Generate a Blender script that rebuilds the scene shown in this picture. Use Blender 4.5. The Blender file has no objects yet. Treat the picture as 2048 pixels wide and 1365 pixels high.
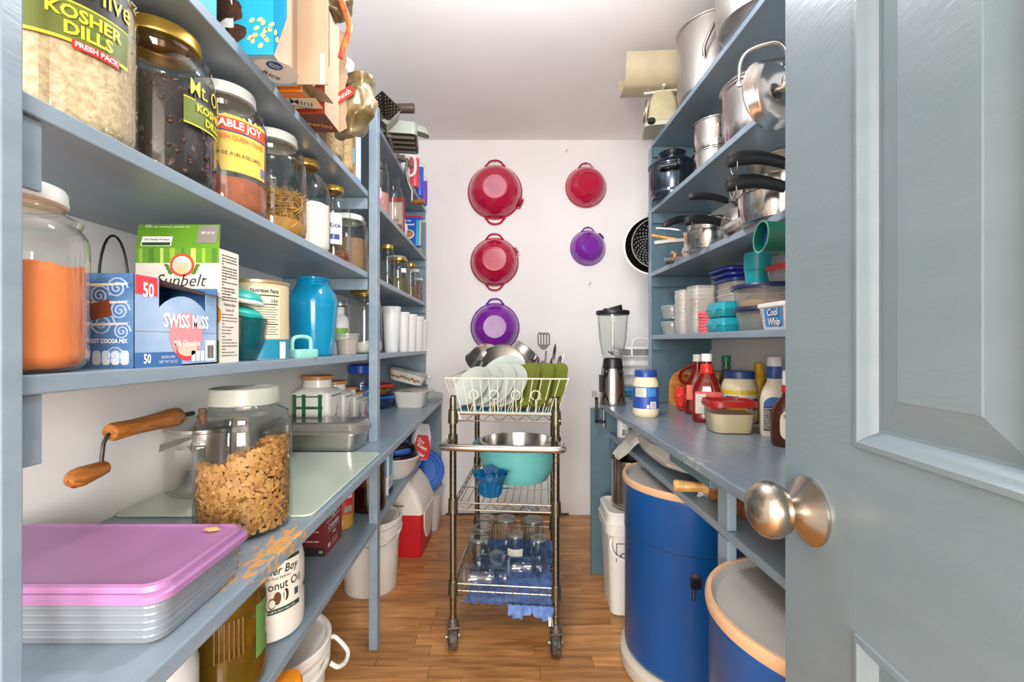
import bpy, bmesh, math, random
from mathutils import Vector, Matrix, noise
random.seed(7)
S = bpy.context.scene
COL = S.collection
pi = math.pi
R = math.radians

# ------------------------------------------------------------------ camera
CAMZ, F, VX, VY = 1.12, 910.0, 1002.0, 686.0
cd = bpy.data.cameras.new('camera'); cam = bpy.data.objects.new('camera', cd); COL.objects.link(cam)
cam.location = (0, 0, CAMZ); cam.rotation_euler = (pi/2, 0, 0)
cd.sensor_width = 36; cd.lens = 36*F/2048; cd.clip_start = .02
cd.shift_x = (1024-VX)/2048; cd.shift_y = (VY-682.5)/2048
S.camera = cam
# ------------------------------------------------------------------ light
w = bpy.data.worlds.new('world'); S.world = w; w.use_nodes = True
w.node_tree.nodes['Background'].inputs[0].default_value = (.86, .93, 1, 1)
w.node_tree.nodes['Background'].inputs[1].default_value = .6
def area(name, loc, target, sx, sy, power, col=(1, 1, 1)):
    l = bpy.data.lights.new(name, 'AREA'); l.shape = 'RECTANGLE'; l.size = sx; l.size_y = sy
    l.energy = power; l.color = col
    o = bpy.data.objects.new(name, l); COL.objects.link(o); o.location = loc
    o.rotation_euler = (Vector(target)-Vector(loc)).to_track_quat('-Z', 'Y').to_euler()
    return o
area('window_light_right', (1.25, -3.35, 1.45), (.2, 1.5, 1.3), 1.5, 1.5, 165, (1, .985, .965))
area('window_light_left', (-1.2, -3.35, 1.45), (-.1, 1.5, 1.2), 1.5, 1.5, 150, (.99, .985, .98))
S.view_settings.view_transform = 'Standard'; S.view_settings.look = 'None'
S.view_settings.exposure = 0.50; S.view_settings.gamma = 1; S.view_settings.use_curve_mapping = False
S.cycles.transparent_max_bounces = 40
S.cycles.max_bounces = 10; S.cycles.diffuse_bounces = 6
S.cycles.sample_clamp_indirect = 6

# ------------------------------------------------------------------ materials
def lin(h):
    if isinstance(h, str):
        h = h.lstrip('#'); c = [int(h[i:i+2], 16)/255 for i in (0, 2, 4)]
    else: c = list(h)
    return tuple((x/12.92 if x <= .04045 else ((x+.055)/1.055)**2.4) for x in c)+(1,)
_m = {}
def mat(h, rough=.5, metal=0, name=None, var=0, vscale=20, bump=0, bscale=60, stretch=None, spec=.5, coat=0, h2=None, trans=0, emit=0, aniso=None):
    key = (h, rough, metal, name, var, vscale, bump, bscale, stretch, spec, coat, h2, trans, emit)
    if key in _m: return _m[key]
    m = bpy.data.materials.new(name or 'finish'); m.use_nodes = True
    nt = m.node_tree; b = nt.nodes['Principled BSDF']; c = lin(h)
    b.inputs['Base Color'].default_value = c; b.inputs['Roughness'].default_value = rough
    b.inputs['Metallic'].default_value = metal; b.inputs['Specular IOR Level'].default_value = spec
    b.inputs['Coat Weight'].default_value = coat
    if coat: b.inputs['Coat Roughness'].default_value = .08
    if emit:
        b.inputs['Emission Color'].default_value = c; b.inputs['Emission Strength'].default_value = emit
    if var or bump:
        tc = nt.nodes.new('ShaderNodeTexCoord'); mp = nt.nodes.new('ShaderNodeMapping')
        nt.links.new(tc.outputs['Object'], mp.inputs[0])
        if stretch: mp.inputs['Scale'].default_value = stretch
        if var:
            n = nt.nodes.new('ShaderNodeTexNoise'); n.inputs['Scale'].default_value = vscale; n.inputs['Detail'].default_value = 4
            nt.links.new(mp.outputs[0], n.inputs['Vector'])
            r = nt.nodes.new('ShaderNodeValToRGB'); r.color_ramp.elements[0].position = .35; r.color_ramp.elements[1].position = .65
            d = lin(h2) if h2 else tuple(x*(1-var) for x in c[:3])+(1,)
            r.color_ramp.elements[0].color = d; r.color_ramp.elements[1].color = c
            nt.links.new(n.outputs['Fac'], r.inputs[0]); nt.links.new(r.outputs[0], b.inputs['Base Color'])
        if bump:
            n2 = nt.nodes.new('ShaderNodeTexNoise'); n2.inputs['Scale'].default_value = bscale; n2.inputs['Detail'].default_value = 3
            nt.links.new(mp.outputs[0], n2.inputs['Vector'])
            bp = nt.nodes.new('ShaderNodeBump'); bp.inputs['Strength'].default_value = bump; bp.inputs['Distance'].default_value = .004
            nt.links.new(n2.outputs['Fac'], bp.inputs['Height']); nt.links.new(bp.outputs[0], b.inputs['Normal'])
    if trans: 
        tr = nt.nodes.new('ShaderNodeBsdfTransparent'); tr.inputs[0].default_value = tuple(.5+.5*x for x in c[:3])+(1,)
        mx = nt.nodes.new('ShaderNodeMixShader'); mx.inputs[0].default_value = trans
        nt.links.new(b.outputs[0], mx.inputs[1]); nt.links.new(tr.outputs[0], mx.inputs[2])
        nt.links.new(mx.outputs[0], nt.nodes['Material Output'].inputs[0])
    _m[key] = m
    return m
def glass(tint='#ffffff', ior=1.5, rough=.02, haze=0, hz='#ffffff', name='clear_glass'):
    key = ('glass', tint, ior, rough, haze, hz)
    if key in _m: return _m[key]
    m = bpy.data.materials.new(name); m.use_nodes = True; nt = m.node_tree
    nt.nodes.remove(nt.nodes['Principled BSDF']); out = nt.nodes['Material Output']
    tr = nt.nodes.new('ShaderNodeBsdfTransparent')
    gl = nt.nodes.new('ShaderNodeBsdfGlossy'); gl.inputs['Roughness'].default_value = rough
    lw = nt.nodes.new('ShaderNodeLayerWeight'); lw.inputs[0].default_value = .5
    tm = nt.nodes.new('ShaderNodeMixRGB'); tc_ = lin(tint); tm.inputs[1].default_value = tc_; tm.inputs[2].default_value = tuple(c*.42 for c in tc_[:3])+(1,)
    p3 = nt.nodes.new('ShaderNodeMath'); p3.operation = 'POWER'; p3.inputs[1].default_value = 5; nt.links.new(lw.outputs['Facing'], p3.inputs[0])
    nt.links.new(p3.outputs[0], tm.inputs[0]); nt.links.new(tm.outputs[0], tr.inputs[0])
    pw = nt.nodes.new('ShaderNodeMath'); pw.operation = 'POWER'; pw.inputs[1].default_value = 3.2; nt.links.new(lw.outputs['Facing'], pw.inputs[0])
    fr = nt.nodes.new('ShaderNodeMath'); fr.operation = 'MULTIPLY_ADD'; fr.inputs[1].default_value = .75; fr.inputs[2].default_value = .05; nt.links.new(pw.outputs[0], fr.inputs[0])
    mx = nt.nodes.new('ShaderNodeMixShader')
    src = tr.outputs[0]
    if haze:
        df = nt.nodes.new('ShaderNodeBsdfDiffuse'); df.inputs[0].default_value = lin(hz)
        m2 = nt.nodes.new('ShaderNodeMixShader'); m2.inputs[0].default_value = haze
        nt.links.new(tr.outputs[0], m2.inputs[1]); nt.links.new(df.outputs[0], m2.inputs[2]); src = m2.outputs[0]
    nt.links.new(fr.outputs[0], mx.inputs[0]); nt.links.new(src, mx.inputs[1]); nt.links.new(gl.outputs[0], mx.inputs[2])
    nt.links.new(mx.outputs[0], out.inputs[0])
    _m[key] = m
    return m
def wood(h1, h2, name='wood', scale=8, stretch=(1, 14, 14), rough=.4, rnd=0, bump=.1):
    key = ('wood', h1, h2, scale, stretch, rough, rnd)
    if key in _m: return _m[key]
    m = bpy.data.materials.new(name); m.use_nodes = True; nt = m.node_tree; b = nt.nodes['Principled BSDF']
    tc = nt.nodes.new('ShaderNodeTexCoord'); mp = nt.nodes.new('ShaderNodeMapping'); mp.inputs['Scale'].default_value = stretch
    nt.links.new(tc.outputs['Object'], mp.inputs[0])
    n = nt.nodes.new('ShaderNodeTexNoise'); n.inputs['Scale'].default_value = scale; n.inputs['Detail'].default_value = 6; n.inputs['Distortion'].default_value = .6
    nt.links.new(mp.outputs[0], n.inputs['Vector'])
    r = nt.nodes.new('ShaderNodeValToRGB'); r.color_ramp.elements[0].position = .3; r.color_ramp.elements[1].position = .62
    r.color_ramp.elements[0].color = lin(h2); r.color_ramp.elements[1].color = lin(h1)
    nt.links.new(n.outputs['Fac'], r.inputs[0]); src = r.outputs[0]
    if rnd:
        oi = nt.nodes.new('ShaderNodeObjectInfo'); hs = nt.nodes.new('ShaderNodeHueSaturation')
        mr = nt.nodes.new('ShaderNodeMapRange'); mr.inputs['To Min'].default_value = 1-rnd; mr.inputs['To Max'].default_value = 1+rnd*.5
        nt.links.new(oi.outputs['Random'], mr.inputs[0]); nt.links.new(mr.outputs[0], hs.inputs['Value']); nt.links.new(src, hs.inputs['Color']); src = hs.outputs[0]
        va = nt.nodes.new('ShaderNodeVectorMath'); va.operation = 'ADD'
        sc = nt.nodes.new('ShaderNodeVectorMath'); sc.operation = 'SCALE'; sc.inputs['Scale'].default_value = 37
        cmb = nt.nodes.new('ShaderNodeCombineXYZ')
        nt.links.new(oi.outputs['Random'], cmb.inputs[0]); nt.links.new(oi.outputs['Random'], cmb.inputs[1])
        nt.links.new(cmb.outputs[0], sc.inputs[0]); nt.links.new(mp.outputs[0], va.inputs[0]); nt.links.new(sc.outputs[0], va.inputs[1])
        nt.links.new(va.outputs[0], n.inputs['Vector'])
    nt.links.new(src, b.inputs['Base Color']); b.inputs['Roughness'].default_value = rough
    _m[key] = m
    return m

# ------------------------------------------------------------------ mesh builder
def link(o, parent=None):
    COL.objects.link(o)
    if parent is not None: o.parent = parent
    return o
class MB:
    def __init__(s, M=None): s.v = []; s.f = []; s.M = M or Matrix.Identity(4)
    def add(s, vs, fs):
        k = len(s.v); M = s.M
        s.v += [tuple(M @ Vector(p)) for p in vs]; s.f += [tuple(i+k for i in f) for f in fs]; return s
    def box(s, x0, x1, y0, y1, z0, z1):
        return s.add([(x0,y0,z0),(x1,y0,z0),(x1,y1,z0),(x0,y1,z0),(x0,y0,z1),(x1,y0,z1),(x1,y1,z1),(x0,y1,z1)],
                     [(0,3,2,1),(4,5,6,7),(0,1,5,4),(1,2,6,5),(2,3,7,6),(3,0,4,7)])
    def cbox(s, c, d): return s.box(c[0]-d[0]/2, c[0]+d[0]/2, c[1]-d[1]/2, c[1]+d[1]/2, c[2]-d[2]/2, c[2]+d[2]/2)
    def loft(s, rings, cap0=True, cap1=True, closed=False):
        n = len(rings[0]); vs = [p for r in rings for p in r]; fs = []
        m = len(rings)
        for j in range(m if closed else m-1):
            a = j*n; b = ((j+1) % m)*n
            for i in range(n):
                i2 = (i+1) % n; fs.append((a+i, a+i2, b+i2, b+i))
        if cap0 and not closed: fs.append(tuple(reversed(range(n))))
        if cap1 and not closed: fs.append(tuple(range((m-1)*n, m*n)))
        return s.add(vs, fs)
    def lathe(s, prof, n=28, cap0=False, cap1=False):
        rings = [[(r*math.cos(2*pi*i/n), r*math.sin(2*pi*i/n), z) for i in range(n)] for r, z in prof]
        return s.loft(rings, cap0, cap1)
    def cyl(s, r, z0, z1, n=24, r2=None): return s.lathe([(r, z0), (r if r2 is None else r2, z1)], n, True, True)
    def tube(s, pts, r, n=8, closed=False, r2=None):
        pts = [Vector(p) for p in pts]; rings = []; m = len(pts); up = None
        for i, p in enumerate(pts):
            if closed: t = (pts[(i+1) % m]-pts[i-1])
            else: t = pts[min(i+1, m-1)]-pts[max(i-1, 0)]
            t.normalize()
            if up is None:
                up = Vector((0, 0, 1)) if abs(t.z) < .9 else Vector((1, 0, 0))
            a = t.cross(up)
            if a.length < 1e-4: a = t.cross(Vector((1, .3, 0)))
            a.normalize(); b = a.cross(t); up = b
            q = r if r2 is None else r+(r2-r)*i/(m-1)
            rings.append([tuple(p+a*q*math.cos(2*pi*k/n)+b*q*math.sin(2*pi*k/n)) for k in range(n)])
        return s.loft(rings, True, True, closed)
    def ctube(s, pts, r, n=8, k=6):
        p = [Vector(q) for q in pts]; out = []
        for i in range(len(p)-1):
            a, b, c, d = p[max(i-1, 0)], p[i], p[i+1], p[min(i+2, len(p)-1)]
            for j in range(k):
                t = j/k; out.append(.5*((2*b)+(c-a)*t+(2*a-5*b+4*c-d)*t*t+(3*b-a-3*c+d)*t**3))
        return s.tube(out+[p[-1]], r, n)
    def cylpatch(s, r, a0, a1, z0, z1, n=14, nz=1):
        vs = []; fs = []
        for j in range(nz+1):
            for i in range(n+1):
                a = a0+(a1-a0)*i/n; vs.append((r*math.cos(a), r*math.sin(a), z0+(z1-z0)*j/nz))
        for j in range(nz):
            for i in range(n):
                k = j*(n+1)+i; fs.append((k, k+1, k+n+2, k+n+1))
        return s.add(vs, fs)
    def prism(s, poly, z0, z1):
        n = len(poly)
        return s.loft([[(x, y, z0) for x, y in poly], [(x, y, z1) for x, y in poly]])
    def sphere(s, c, r, n=16, m=10, sq=(1, 1, 1)):
        rings = [[(c[0]+sq[0]*r*math.sin(pi*j/m)*math.cos(2*pi*i/n), c[1]+sq[1]*r*math.sin(pi*j/m)*math.sin(2*pi*i/n), c[2]-sq[2]*r*math.cos(pi*j/m)) for i in range(n)] for j in range(1, m)]
        return s.loft(rings, True, True)
    def build(s, name, m, parent=None, smooth=True, ang=38, bevel=0, kind=None, seg=2):
        me = bpy.data.meshes.new(name); me.from_pydata(s.v, [], s.f); me.update()
        if smooth: me.shade_smooth(); me.set_sharp_from_angle(angle=R(ang))
        me.materials.append(m)
        o = bpy.data.objects.new(name, me); link(o, parent)
        if bevel:
            b = o.modifiers.new('edge', 'BEVEL'); b.width = bevel; b.segments = seg; b.limit_method = 'ANGLE'; b.angle_limit = R(40)
        if kind: o['kind'] = kind
        return o
def rr(w, d, r, n=5, cx=0, cy=0, z=None):
    p = []
    for k, (sx, sy) in enumerate(((1, 1), (-1, 1), (-1, -1), (1, -1))):
        for i in range(n+1):
            a = k*pi/2+i*pi/2/n
            q = (cx+sx*(w/2-r)+r*math.cos(a), cy+sy*(d/2-r)+r*math.sin(a))
            p.append(q if z is None else q+(z,))
    return p
def rring(spec, n=5): return [rr(w, d, r, n, z=z) for w, d, r, z in spec]
def T(name, label, cat, loc=(0, 0, 0), rz=0, group=None, rot=None):
    o = bpy.data.objects.new(name, None); link(o); o.location = loc; o.empty_display_size = .05
    o.rotation_euler = rot or (0, 0, rz)
    o['label'] = label; o['category'] = cat
    if group: o['group'] = group
    return o
def tag(o, label, cat, group=None):
    o['label'] = label; o['category'] = cat
    if group: o['group'] = group
    return o
def struct(o): o['kind'] = 'structure'; return o
def dup(root, label, loc, rz=None, rot=None, scale=None):
    c = root.copy(); link(c); c.location = loc
    if rz is not None: c.rotation_euler = (0, 0, rz)
    if rot: c.rotation_euler = rot
    if scale: c.scale = scale
    c['label'] = label
    for ch in list(root.children):
        d = ch.copy(); link(d, c)
        for g in ch.children: e = g.copy(); link(e, d)
    return c
def axis(loc, direction, roll=0):
    q = Vector(direction).normalized().to_track_quat('Z', 'Y')
    return Matrix.Translation(Vector(loc)) @ q.to_matrix().to_4x4() @ Matrix.Rotation(roll, 4, 'Z')
def P(px, py, d): return ((px-VX)/F*d, d, CAMZ-(py-VY)/F*d)
def tan2(l, r_, rad):
    a = math.atan((l-VX)/F); b = math.atan((r_-VX)/F); h = abs(b-a)/2; q = (a+b)/2; D = rad/math.sin(h)
    return D*math.sin(q), D*math.cos(q)
def rtan(px, cx, rad):      # depth of a round thing at cx whose aisle-side outline falls on this column
    a = math.atan((px-VX)/F); s = 1 if cx < 0 else -1
    return (cx*math.cos(a)+s*rad)/math.sin(a)
def acam(x, y): return math.atan2(-y, -x)
# ------------------------------------------------------------------ lettering
_t = {}
def tmesh(s, bold=0, shear=0):
    k = (s, bold, shear)
    if k not in _t:
        c = bpy.data.curves.new('lettering', 'FONT'); c.body = s; c.size = 1; c.align_x = 'CENTER'; c.align_y = 'CENTER'
        c.resolution_u = 2; c.offset = bold; c.shear = shear; c.space_line = .85
        o = bpy.data.objects.new('lettering', c); me = bpy.data.meshes.new_from_object(o)
        _t[k] = ([tuple(v.co) for v in me.vertices], [tuple(p.vertices) for p in me.polygons])
        bpy.data.objects.remove(o); bpy.data.meshes.remove(me)
    return _t[k]
def txt(s, m, parent, o, right, up, size, bold=0, xs=1, shear=0, off=.0008, name='lettering', arc=0):
    vs, fs = tmesh(s, bold, shear); o = Vector(o); r = Vector(right).normalized(); u = Vector(up).normalized(); nn = r.cross(u)
    b = MB(); b.add([tuple(o+r*(x*size*xs)+u*(y*size-arc*(x*size*xs)**2)+nn*off) for x, y, z in vs], fs)
    return b.build(name, m, parent, smooth=False)
def tcyl(s, m, parent, r, a0, z, size, bold=0, xs=1, shear=0, off=.0012, slope=0, name='lettering', arc=0):
    vs, fs = tmesh(s, bold, shear); b = MB()
    q = []
    for x, y, _ in vs:
        u = x*size*xs; a = a0+u/r
        q.append(((r+off)*math.cos(a), (r+off)*math.sin(a), z+y*size+u*slope-arc*u*u))
    b.add(q, fs); return b.build(name, m, parent, smooth=False)
def lines(m, parent, o, right, up, w_, h_, n, seed=1, th=.35, off=.0008, name='fine_print'):
    """rows of tiny unreadable print as thin bars"""
    rnd = random.Random(seed); o = Vector(o); r = Vector(right).normalized(); u = Vector(up).normalized(); nn = r.cross(u); b = MB()
    for i in range(n):
        y = h_/2-h_*(i+.5)/n; x = -w_/2; t = h_/n*th/2
        while x < w_/2-.001:
            q = min(x+w_*rnd.uniform(.08, .3), w_/2)
            b.add([tuple(o+r*a+u*c+nn*off) for a, c in ((x, y-t), (q, y-t), (q, y+t), (x, y+t))], [(0, 1, 2, 3)]); x = q+w_*.03
            if rnd.random() < .12: break
    return b.build(name, m, parent, smooth=False)
def quad(m, parent, o, right, up, w_, h_, name='print_patch', off=.0005, r=0, n=4):
    o = Vector(o); rg = Vector(right).normalized(); u = Vector(up).normalized(); nn = rg.cross(u); b = MB()
    p = rr(w_, h_, r, n) if r else [(-w_/2, -h_/2), (w_/2, -h_/2), (w_/2, h_/2), (-w_/2, h_/2)]
    b.add([tuple(o+rg*a+u*c+nn*off) for a, c in p], [tuple(range(len(p)))]); return b.build(name, m, parent, smooth=False)
def disc(m, parent, o, right, up, w_, h_, name='print_disc', off=.0006, n=28):
    return quad(m, parent, o, right, up, w_, h_, name, off) if n < 5 else poly(m, parent, o, right, up, [(w_/2*math.cos(2*pi*i/n), h_/2*math.sin(2*pi*i/n)) for i in range(n)], name, off)
def poly(m, parent, o, right, up, pts, name='print_shape', off=.0007):
    o = Vector(o); rg = Vector(right).normalized(); u = Vector(up).normalized(); nn = rg.cross(u); b = MB()
    b.add([tuple(o+rg*a+u*c+nn*off) for a, c in pts], [tuple(range(len(pts)))]); return b.build(name, m, parent, smooth=False)
def bars(m, parent, o, right, up, w_, h_, n=14, seed=3, off=.001, name='barcode'):
    rnd = random.Random(seed); o = Vector(o); rg = Vector(right).normalized(); u = Vector(up).normalized(); nn = rg.cross(u); b = MB()
    for i in range(n):
        x = -w_/2+w_*(i+.5)/n; t = w_/n*rnd.uniform(.2, .42)
        b.add([tuple(o+rg*a+u*c+nn*off) for a, c in ((x-t, -h_/2), (x+t, -h_/2), (x+t, h_/2), (x-t, h_/2))], [(0, 1, 2, 3)])
    return b.build(name, m, parent, smooth=False)
def blob(c, rad, amp, freq, seed=0, n=28, m=18, M=None):
    b = MB(M); off = Vector((seed*7.3, seed*3.1, seed*5.7)); rings = []
    for j in range(1, m):
        ring = []
        for i in range(n):
            d = Vector((math.sin(pi*j/m)*math.cos(2*pi*i/n), math.sin(pi*j/m)*math.sin(2*pi*i/n), -math.cos(pi*j/m)))
            k = 1+amp*(noise.noise(d*freq+off)+.5*noise.noise(d*freq*2.7+off))
            ring.append((c[0]+d.x*rad[0]*k, c[1]+d.y*rad[1]*k, c[2]+d.z*rad[2]*k))
        rings.append(ring)
    return b.loft(rings, True, True)

# common finishes
STEEL = mat('#c9c6c2', .18, 1, name='polished_steel')
BRUSH = mat('#b9b5ae', .32, 1, name='brushed_steel', bump=.05, bscale=200, stretch=(1, 1, .05))
ALU = mat('#c4c0bb', .38, 1, name='aluminium', var=.12, vscale=6, stretch=(1, 1, .1))
CHROME = mat('#b8b4a6', .22, 1, name='chrome_wire')
BLACKP = mat('#17181a', .38, name='black_plastic')
WHITEP = mat('#e9e8e4', .4, name='white_plastic')
GL = glass('#f6f8f6')
CLEARP = glass('#f1f2f0', 1.45, .12, haze=.22, hz='#e8e8e4', name='clear_plastic')
# ================================================================== the setting
XL, XR, YB, YF, ZC = -.80, 1.01, 2.96, -.20, 2.44
WHITE = mat('#efeeec', .6, name='white_wall_paint', var=.05, vscale=2.2, bump=.03, bscale=40)
CEIL = mat('#f6f5f3', .8, name='ceiling_paint', var=.03, vscale=2)
def paint(name='blue_paint', worn=None, h='#8798a4', h2='#7b8d9a', rough=.3):
    m = bpy.data.materials.new(name); m.use_nodes = True; nt = m.node_tree; b = nt.nodes['Principled BSDF']
    g = nt.nodes.new('ShaderNodeNewGeometry')
    mp = nt.nodes.new('ShaderNodeMapping'); mp.inputs['Scale'].default_value = (9, 1.6, 9)
    nt.links.new(g.outputs['Position'], mp.inputs[0])
    n = nt.nodes.new('ShaderNodeTexNoise'); n.inputs['Scale'].default_value = 3; n.inputs['Detail'].default_value = 5
    nt.links.new(mp.outputs[0], n.inputs['Vector'])
    r = nt.nodes.new('ShaderNodeValToRGB'); r.color_ramp.elements[0].position = .3; r.color_ramp.elements[1].position = .7
    r.color_ramp.elements[0].color = lin(h2); r.color_ramp.elements[1].color = lin(h)
    nt.links.new(n.outputs['Fac'], r.inputs[0]); src = r.outputs[0]
    b.inputs['Roughness'].default_value = rough
    bp = nt.nodes.new('ShaderNodeBump'); bp.inputs['Strength'].default_value = .06; bp.inputs['Distance'].default_value = .004
    n2 = nt.nodes.new('ShaderNodeTexNoise'); n2.inputs['Scale'].default_value = 22
    nt.links.new(mp.outputs[0], n2.inputs['Vector']); nt.links.new(n2.outputs['Fac'], bp.inputs['Height']); nt.links.new(bp.outputs[0], b.inputs['Normal'])
    if worn:      # chipped paint: bare wood shows in streaks around one spot of the edge
        (wx, wy, wz), (sx, sy, sz), wood_h, thr = worn
        vs = nt.nodes.new('ShaderNodeVectorMath'); vs.operation = 'SUBTRACT'; vs.inputs[1].default_value = (wx, wy, wz)
        nt.links.new(g.outputs['Position'], vs.inputs[0])
        dv = nt.nodes.new('ShaderNodeVectorMath'); dv.operation = 'DIVIDE'; dv.inputs[1].default_value = (sx, sy, sz)
        nt.links.new(vs.outputs[0], dv.inputs[0])
        ln = nt.nodes.new('ShaderNodeVectorMath'); ln.operation = 'LENGTH'; nt.links.new(dv.outputs[0], ln.inputs[0])
        m3 = nt.nodes.new('ShaderNodeMapping'); m3.inputs['Scale'].default_value = (110, 34, 110); nt.links.new(g.outputs['Position'], m3.inputs[0])
        n3 = nt.nodes.new('ShaderNodeTexNoise'); n3.inputs['Scale'].default_value = 1.2; n3.inputs['Detail'].default_value = 4
        nt.links.new(m3.outputs[0], n3.inputs['Vector'])
        ad = nt.nodes.new('ShaderNodeMath'); ad.operation = 'MULTIPLY_ADD'; ad.inputs[1].default_value = .28; nt.links.new(ln.outputs['Value'], ad.inputs[0])
        inv = nt.nodes.new('ShaderNodeMath'); inv.operation = 'SUBTRACT'; inv.inputs[0].default_value = 1; nt.links.new(n3.outputs['Fac'], inv.inputs[1])
        nt.links.new(inv.outputs[0], ad.inputs[2])
        lt = nt.nodes.new('ShaderNodeMath'); lt.operation = 'LESS_THAN'; lt.inputs[1].default_value = thr; nt.links.new(ad.outputs[0], lt.inputs[0])
        mx = nt.nodes.new('ShaderNodeMixRGB'); nt.links.new(lt.outputs[0], mx.inputs[0]); nt.links.new(src, mx.inputs[1]); mx.inputs[2].default_value = lin(wood_h)
        src = mx.outputs[0]
    nt.links.new(src, b.inputs['Base Color'])
    return m
BLUE = paint()
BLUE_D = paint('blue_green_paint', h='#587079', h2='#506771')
BLUE_W = paint('worn_blue_paint', ((-.395, .80, .762), (.05, .17, .05), '#cf9d60', .605))
def plane(name, pts, m):
    b = MB(); b.add(pts, [(0, 1, 2, 3)]); return struct(b.build(name, m, smooth=False))
KX, KY = 2.4, -3.6
def slab(name, x0, x1, y0, y1, z0, z1, m): return struct(MB().box(x0, x1, y0, y1, z0, z1).build(name, m, smooth=False))
slab('wall_back', XL-.1, XR+.1, YB, YB+.08, -.05, ZC+.05, WHITE)
slab('wall_left', XL-.08, XL, YF, YB, -.05, ZC+.05, WHITE)
slab('wall_right', XR, XR+.08, YF, YB, -.05, ZC+.05, WHITE)
slab('ceiling', -KX, KX, KY, YB, ZC, ZC+.06, CEIL)
# wall with the doorway the camera stands in, and the bright room behind it
fw = MB(); fw.box(-KX, -.62, YF-.1, YF, 0, ZC); fw.box(.52, KX, YF-.1, YF, 0, ZC); fw.box(-.62, .52, YF-.1, YF, 2.1, ZC)
struct(fw.build('wall_doorway', WHITE, smooth=False))
KW = mat('#ece8e0', .7, name='kitchen_wall_paint')
kb = MB(); kb.box(-KX, KX, KY-.08, KY, 0, .7); kb.box(-KX, KX, KY-.08, KY, 2.2, ZC); kb.box(-KX, -2.0, KY-.08, KY, .7, 2.2); kb.box(-.45, .5, KY-.08, KY, .7, 2.2); kb.box(2.0, KX, KY-.08, KY, .7, 2.2)
struct(kb.build('wall_kitchen_windows', KW, smooth=False))
slab('wall_kitchen_left', -KX-.08, -KX, KY, YF-.1, 0, ZC, KW)
slab('wall_kitchen_right', KX, KX+.08, KY, YF-.1, 0, ZC, KW)
# floor: narrow boards laid across the aisle
FW = wood('#cf9558', '#9a6432', 'floor_wood', 3.2, (1.6, 14, 14), .33, .3)
fl = struct(MB().box(-KX, KX, KY, YB, -.04, -.004).build('floor', mat('#5d3a1c', .6, name='floor_gap'), smooth=False))
rnd = random.Random(11); y = YF; row = 0; meshes = {}
PW = .0572
while y < YB-.001:
    x = XL-rnd.uniform(0, .5)
    y2 = min(y+PW, YB)
    while x < XR:
        L = rnd.choice((.38, .5, .62, .76, .9)); a, b_ = max(x, XL), min(x+L, XR)
        x += L
        if b_-a < .03: continue
        key = (round(b_-a, 3), round(y2-y, 4))
        if key not in meshes:
            mb = MB(); mb.box(-(key[0])/2+.0008, key[0]/2-.0008, -key[1]/2+.0006, key[1]/2-.0006, -.01, 0)
            me = bpy.data.meshes.new('floor_plank'); me.from_pydata(mb.v, [], mb.f); me.materials.append(FW); meshes[key] = me
        o = bpy.data.objects.new('floor_plank', meshes[key]); link(o, fl); o.location = ((a+b_)/2, (y+y2)/2, rnd.uniform(-.0006, 0))
    y = y2
kf = struct(MB().box(-KX, KX, KY, YF, -.01, 0).build('floor_kitchen', FW, smooth=False))
# skirting gap of the back wall
struct(MB().box(-.36, .44, YB-.006, YB, 0, .012).build('trim_back', mat('#5b4a38', .7), smooth=False))
# little screws and hooks left in the back wall
def hook(px, py, label, bent=0):
    x, y, z = P(px, py, YB); b = MB(axis((x, YB, z), (0, -1, .2)))
    b.cyl(.0018, -.004, .012, 8); b.M = Matrix.Identity(4)
    b.tube([(x, YB-.011, z+.002), (x+.004, YB-.016, z+.001), (x+.010, YB-.016, z+.016)], .0016, 6)
    return tag(b.build('wall_hook', mat('#8d8a86', .35, 1)), label, 'hook')
hook(1177, 570, 'small bare wire hook on the back wall below the small purple bowl')
hook(1131, 305, 'tiny hook high on the back wall left of the small red bowl')

# ------------------------------------------------------------------ left shelving
XS = -.484            # front of the shelves
LZ = {'a': 1.984, 'b': 1.672, 'c': 1.3765, 'd': 1.079, 'e': .462}
TH = .021
sh = T('wall_shelving', 'blue painted wooden shelving built along the left wall', 'shelving', (XL, .4, 0))
sh.location = (0, 0, 0)
YN = .436
for k in 'abc': MB().box(XL+.001, XS, YN, YB-.002, LZ[k]-TH, LZ[k]).build('shelf_board', BLUE, sh, smooth=False, bevel=.002)
b = MB(); zn, zf = 1.087, 1.068
b.add([(XL+.001, YN, zn-TH), (XS, YN, zn-TH), (XS, YB-.002, zf-TH), (XL+.001, YB-.002, zf-TH), (XL+.001, YN, zn), (XS, YN, zn), (XS, YB-.002, zf), (XL+.001, YB-.002, zf)],
      [(0,3,2,1),(4,5,6,7),(0,1,5,4),(1,2,6,5),(2,3,7,6),(3,0,4,7)]); b.build('shelf_board', BLUE, sh, smooth=False, bevel=.002)
def z3(y): return zn+(zf-zn)*(y-YN)/(YB-YN)
MB().box(XL+.001, -.452, YN, YB-.002, LZ['e']-.022, LZ['e']).build('shelf_board', BLUE, sh, smooth=False, bevel=.002)
MB().box(-.4815, -.4505, 1.655, 1.695, 0, 1.99).build('post', BLUE, sh, smooth=False, bevel=.002)
MB().box(-.50, -.4735, .430, .4515, 0, 2.3).build('post', BLUE, sh, smooth=False, bevel=.002)
MB().box(XL+.001, XS-.002, YB-.022, YB-.002, .762, 1.9).build('end_panel', BLUE, sh, smooth=False)
MB().box(XL+.001, -.385, YB-.022, YB-.002, 0, .738).build('end_panel', BLUE, sh, smooth=False)
for z in (LZ['a'], LZ['b'], LZ['c'], zf):
    MB().box(XL+.001, XS-.003, YB-.042, YB-.022, z-TH-.045, z-TH-.001).build('cleat', BLUE, sh, smooth=False, bevel=.001)
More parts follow.
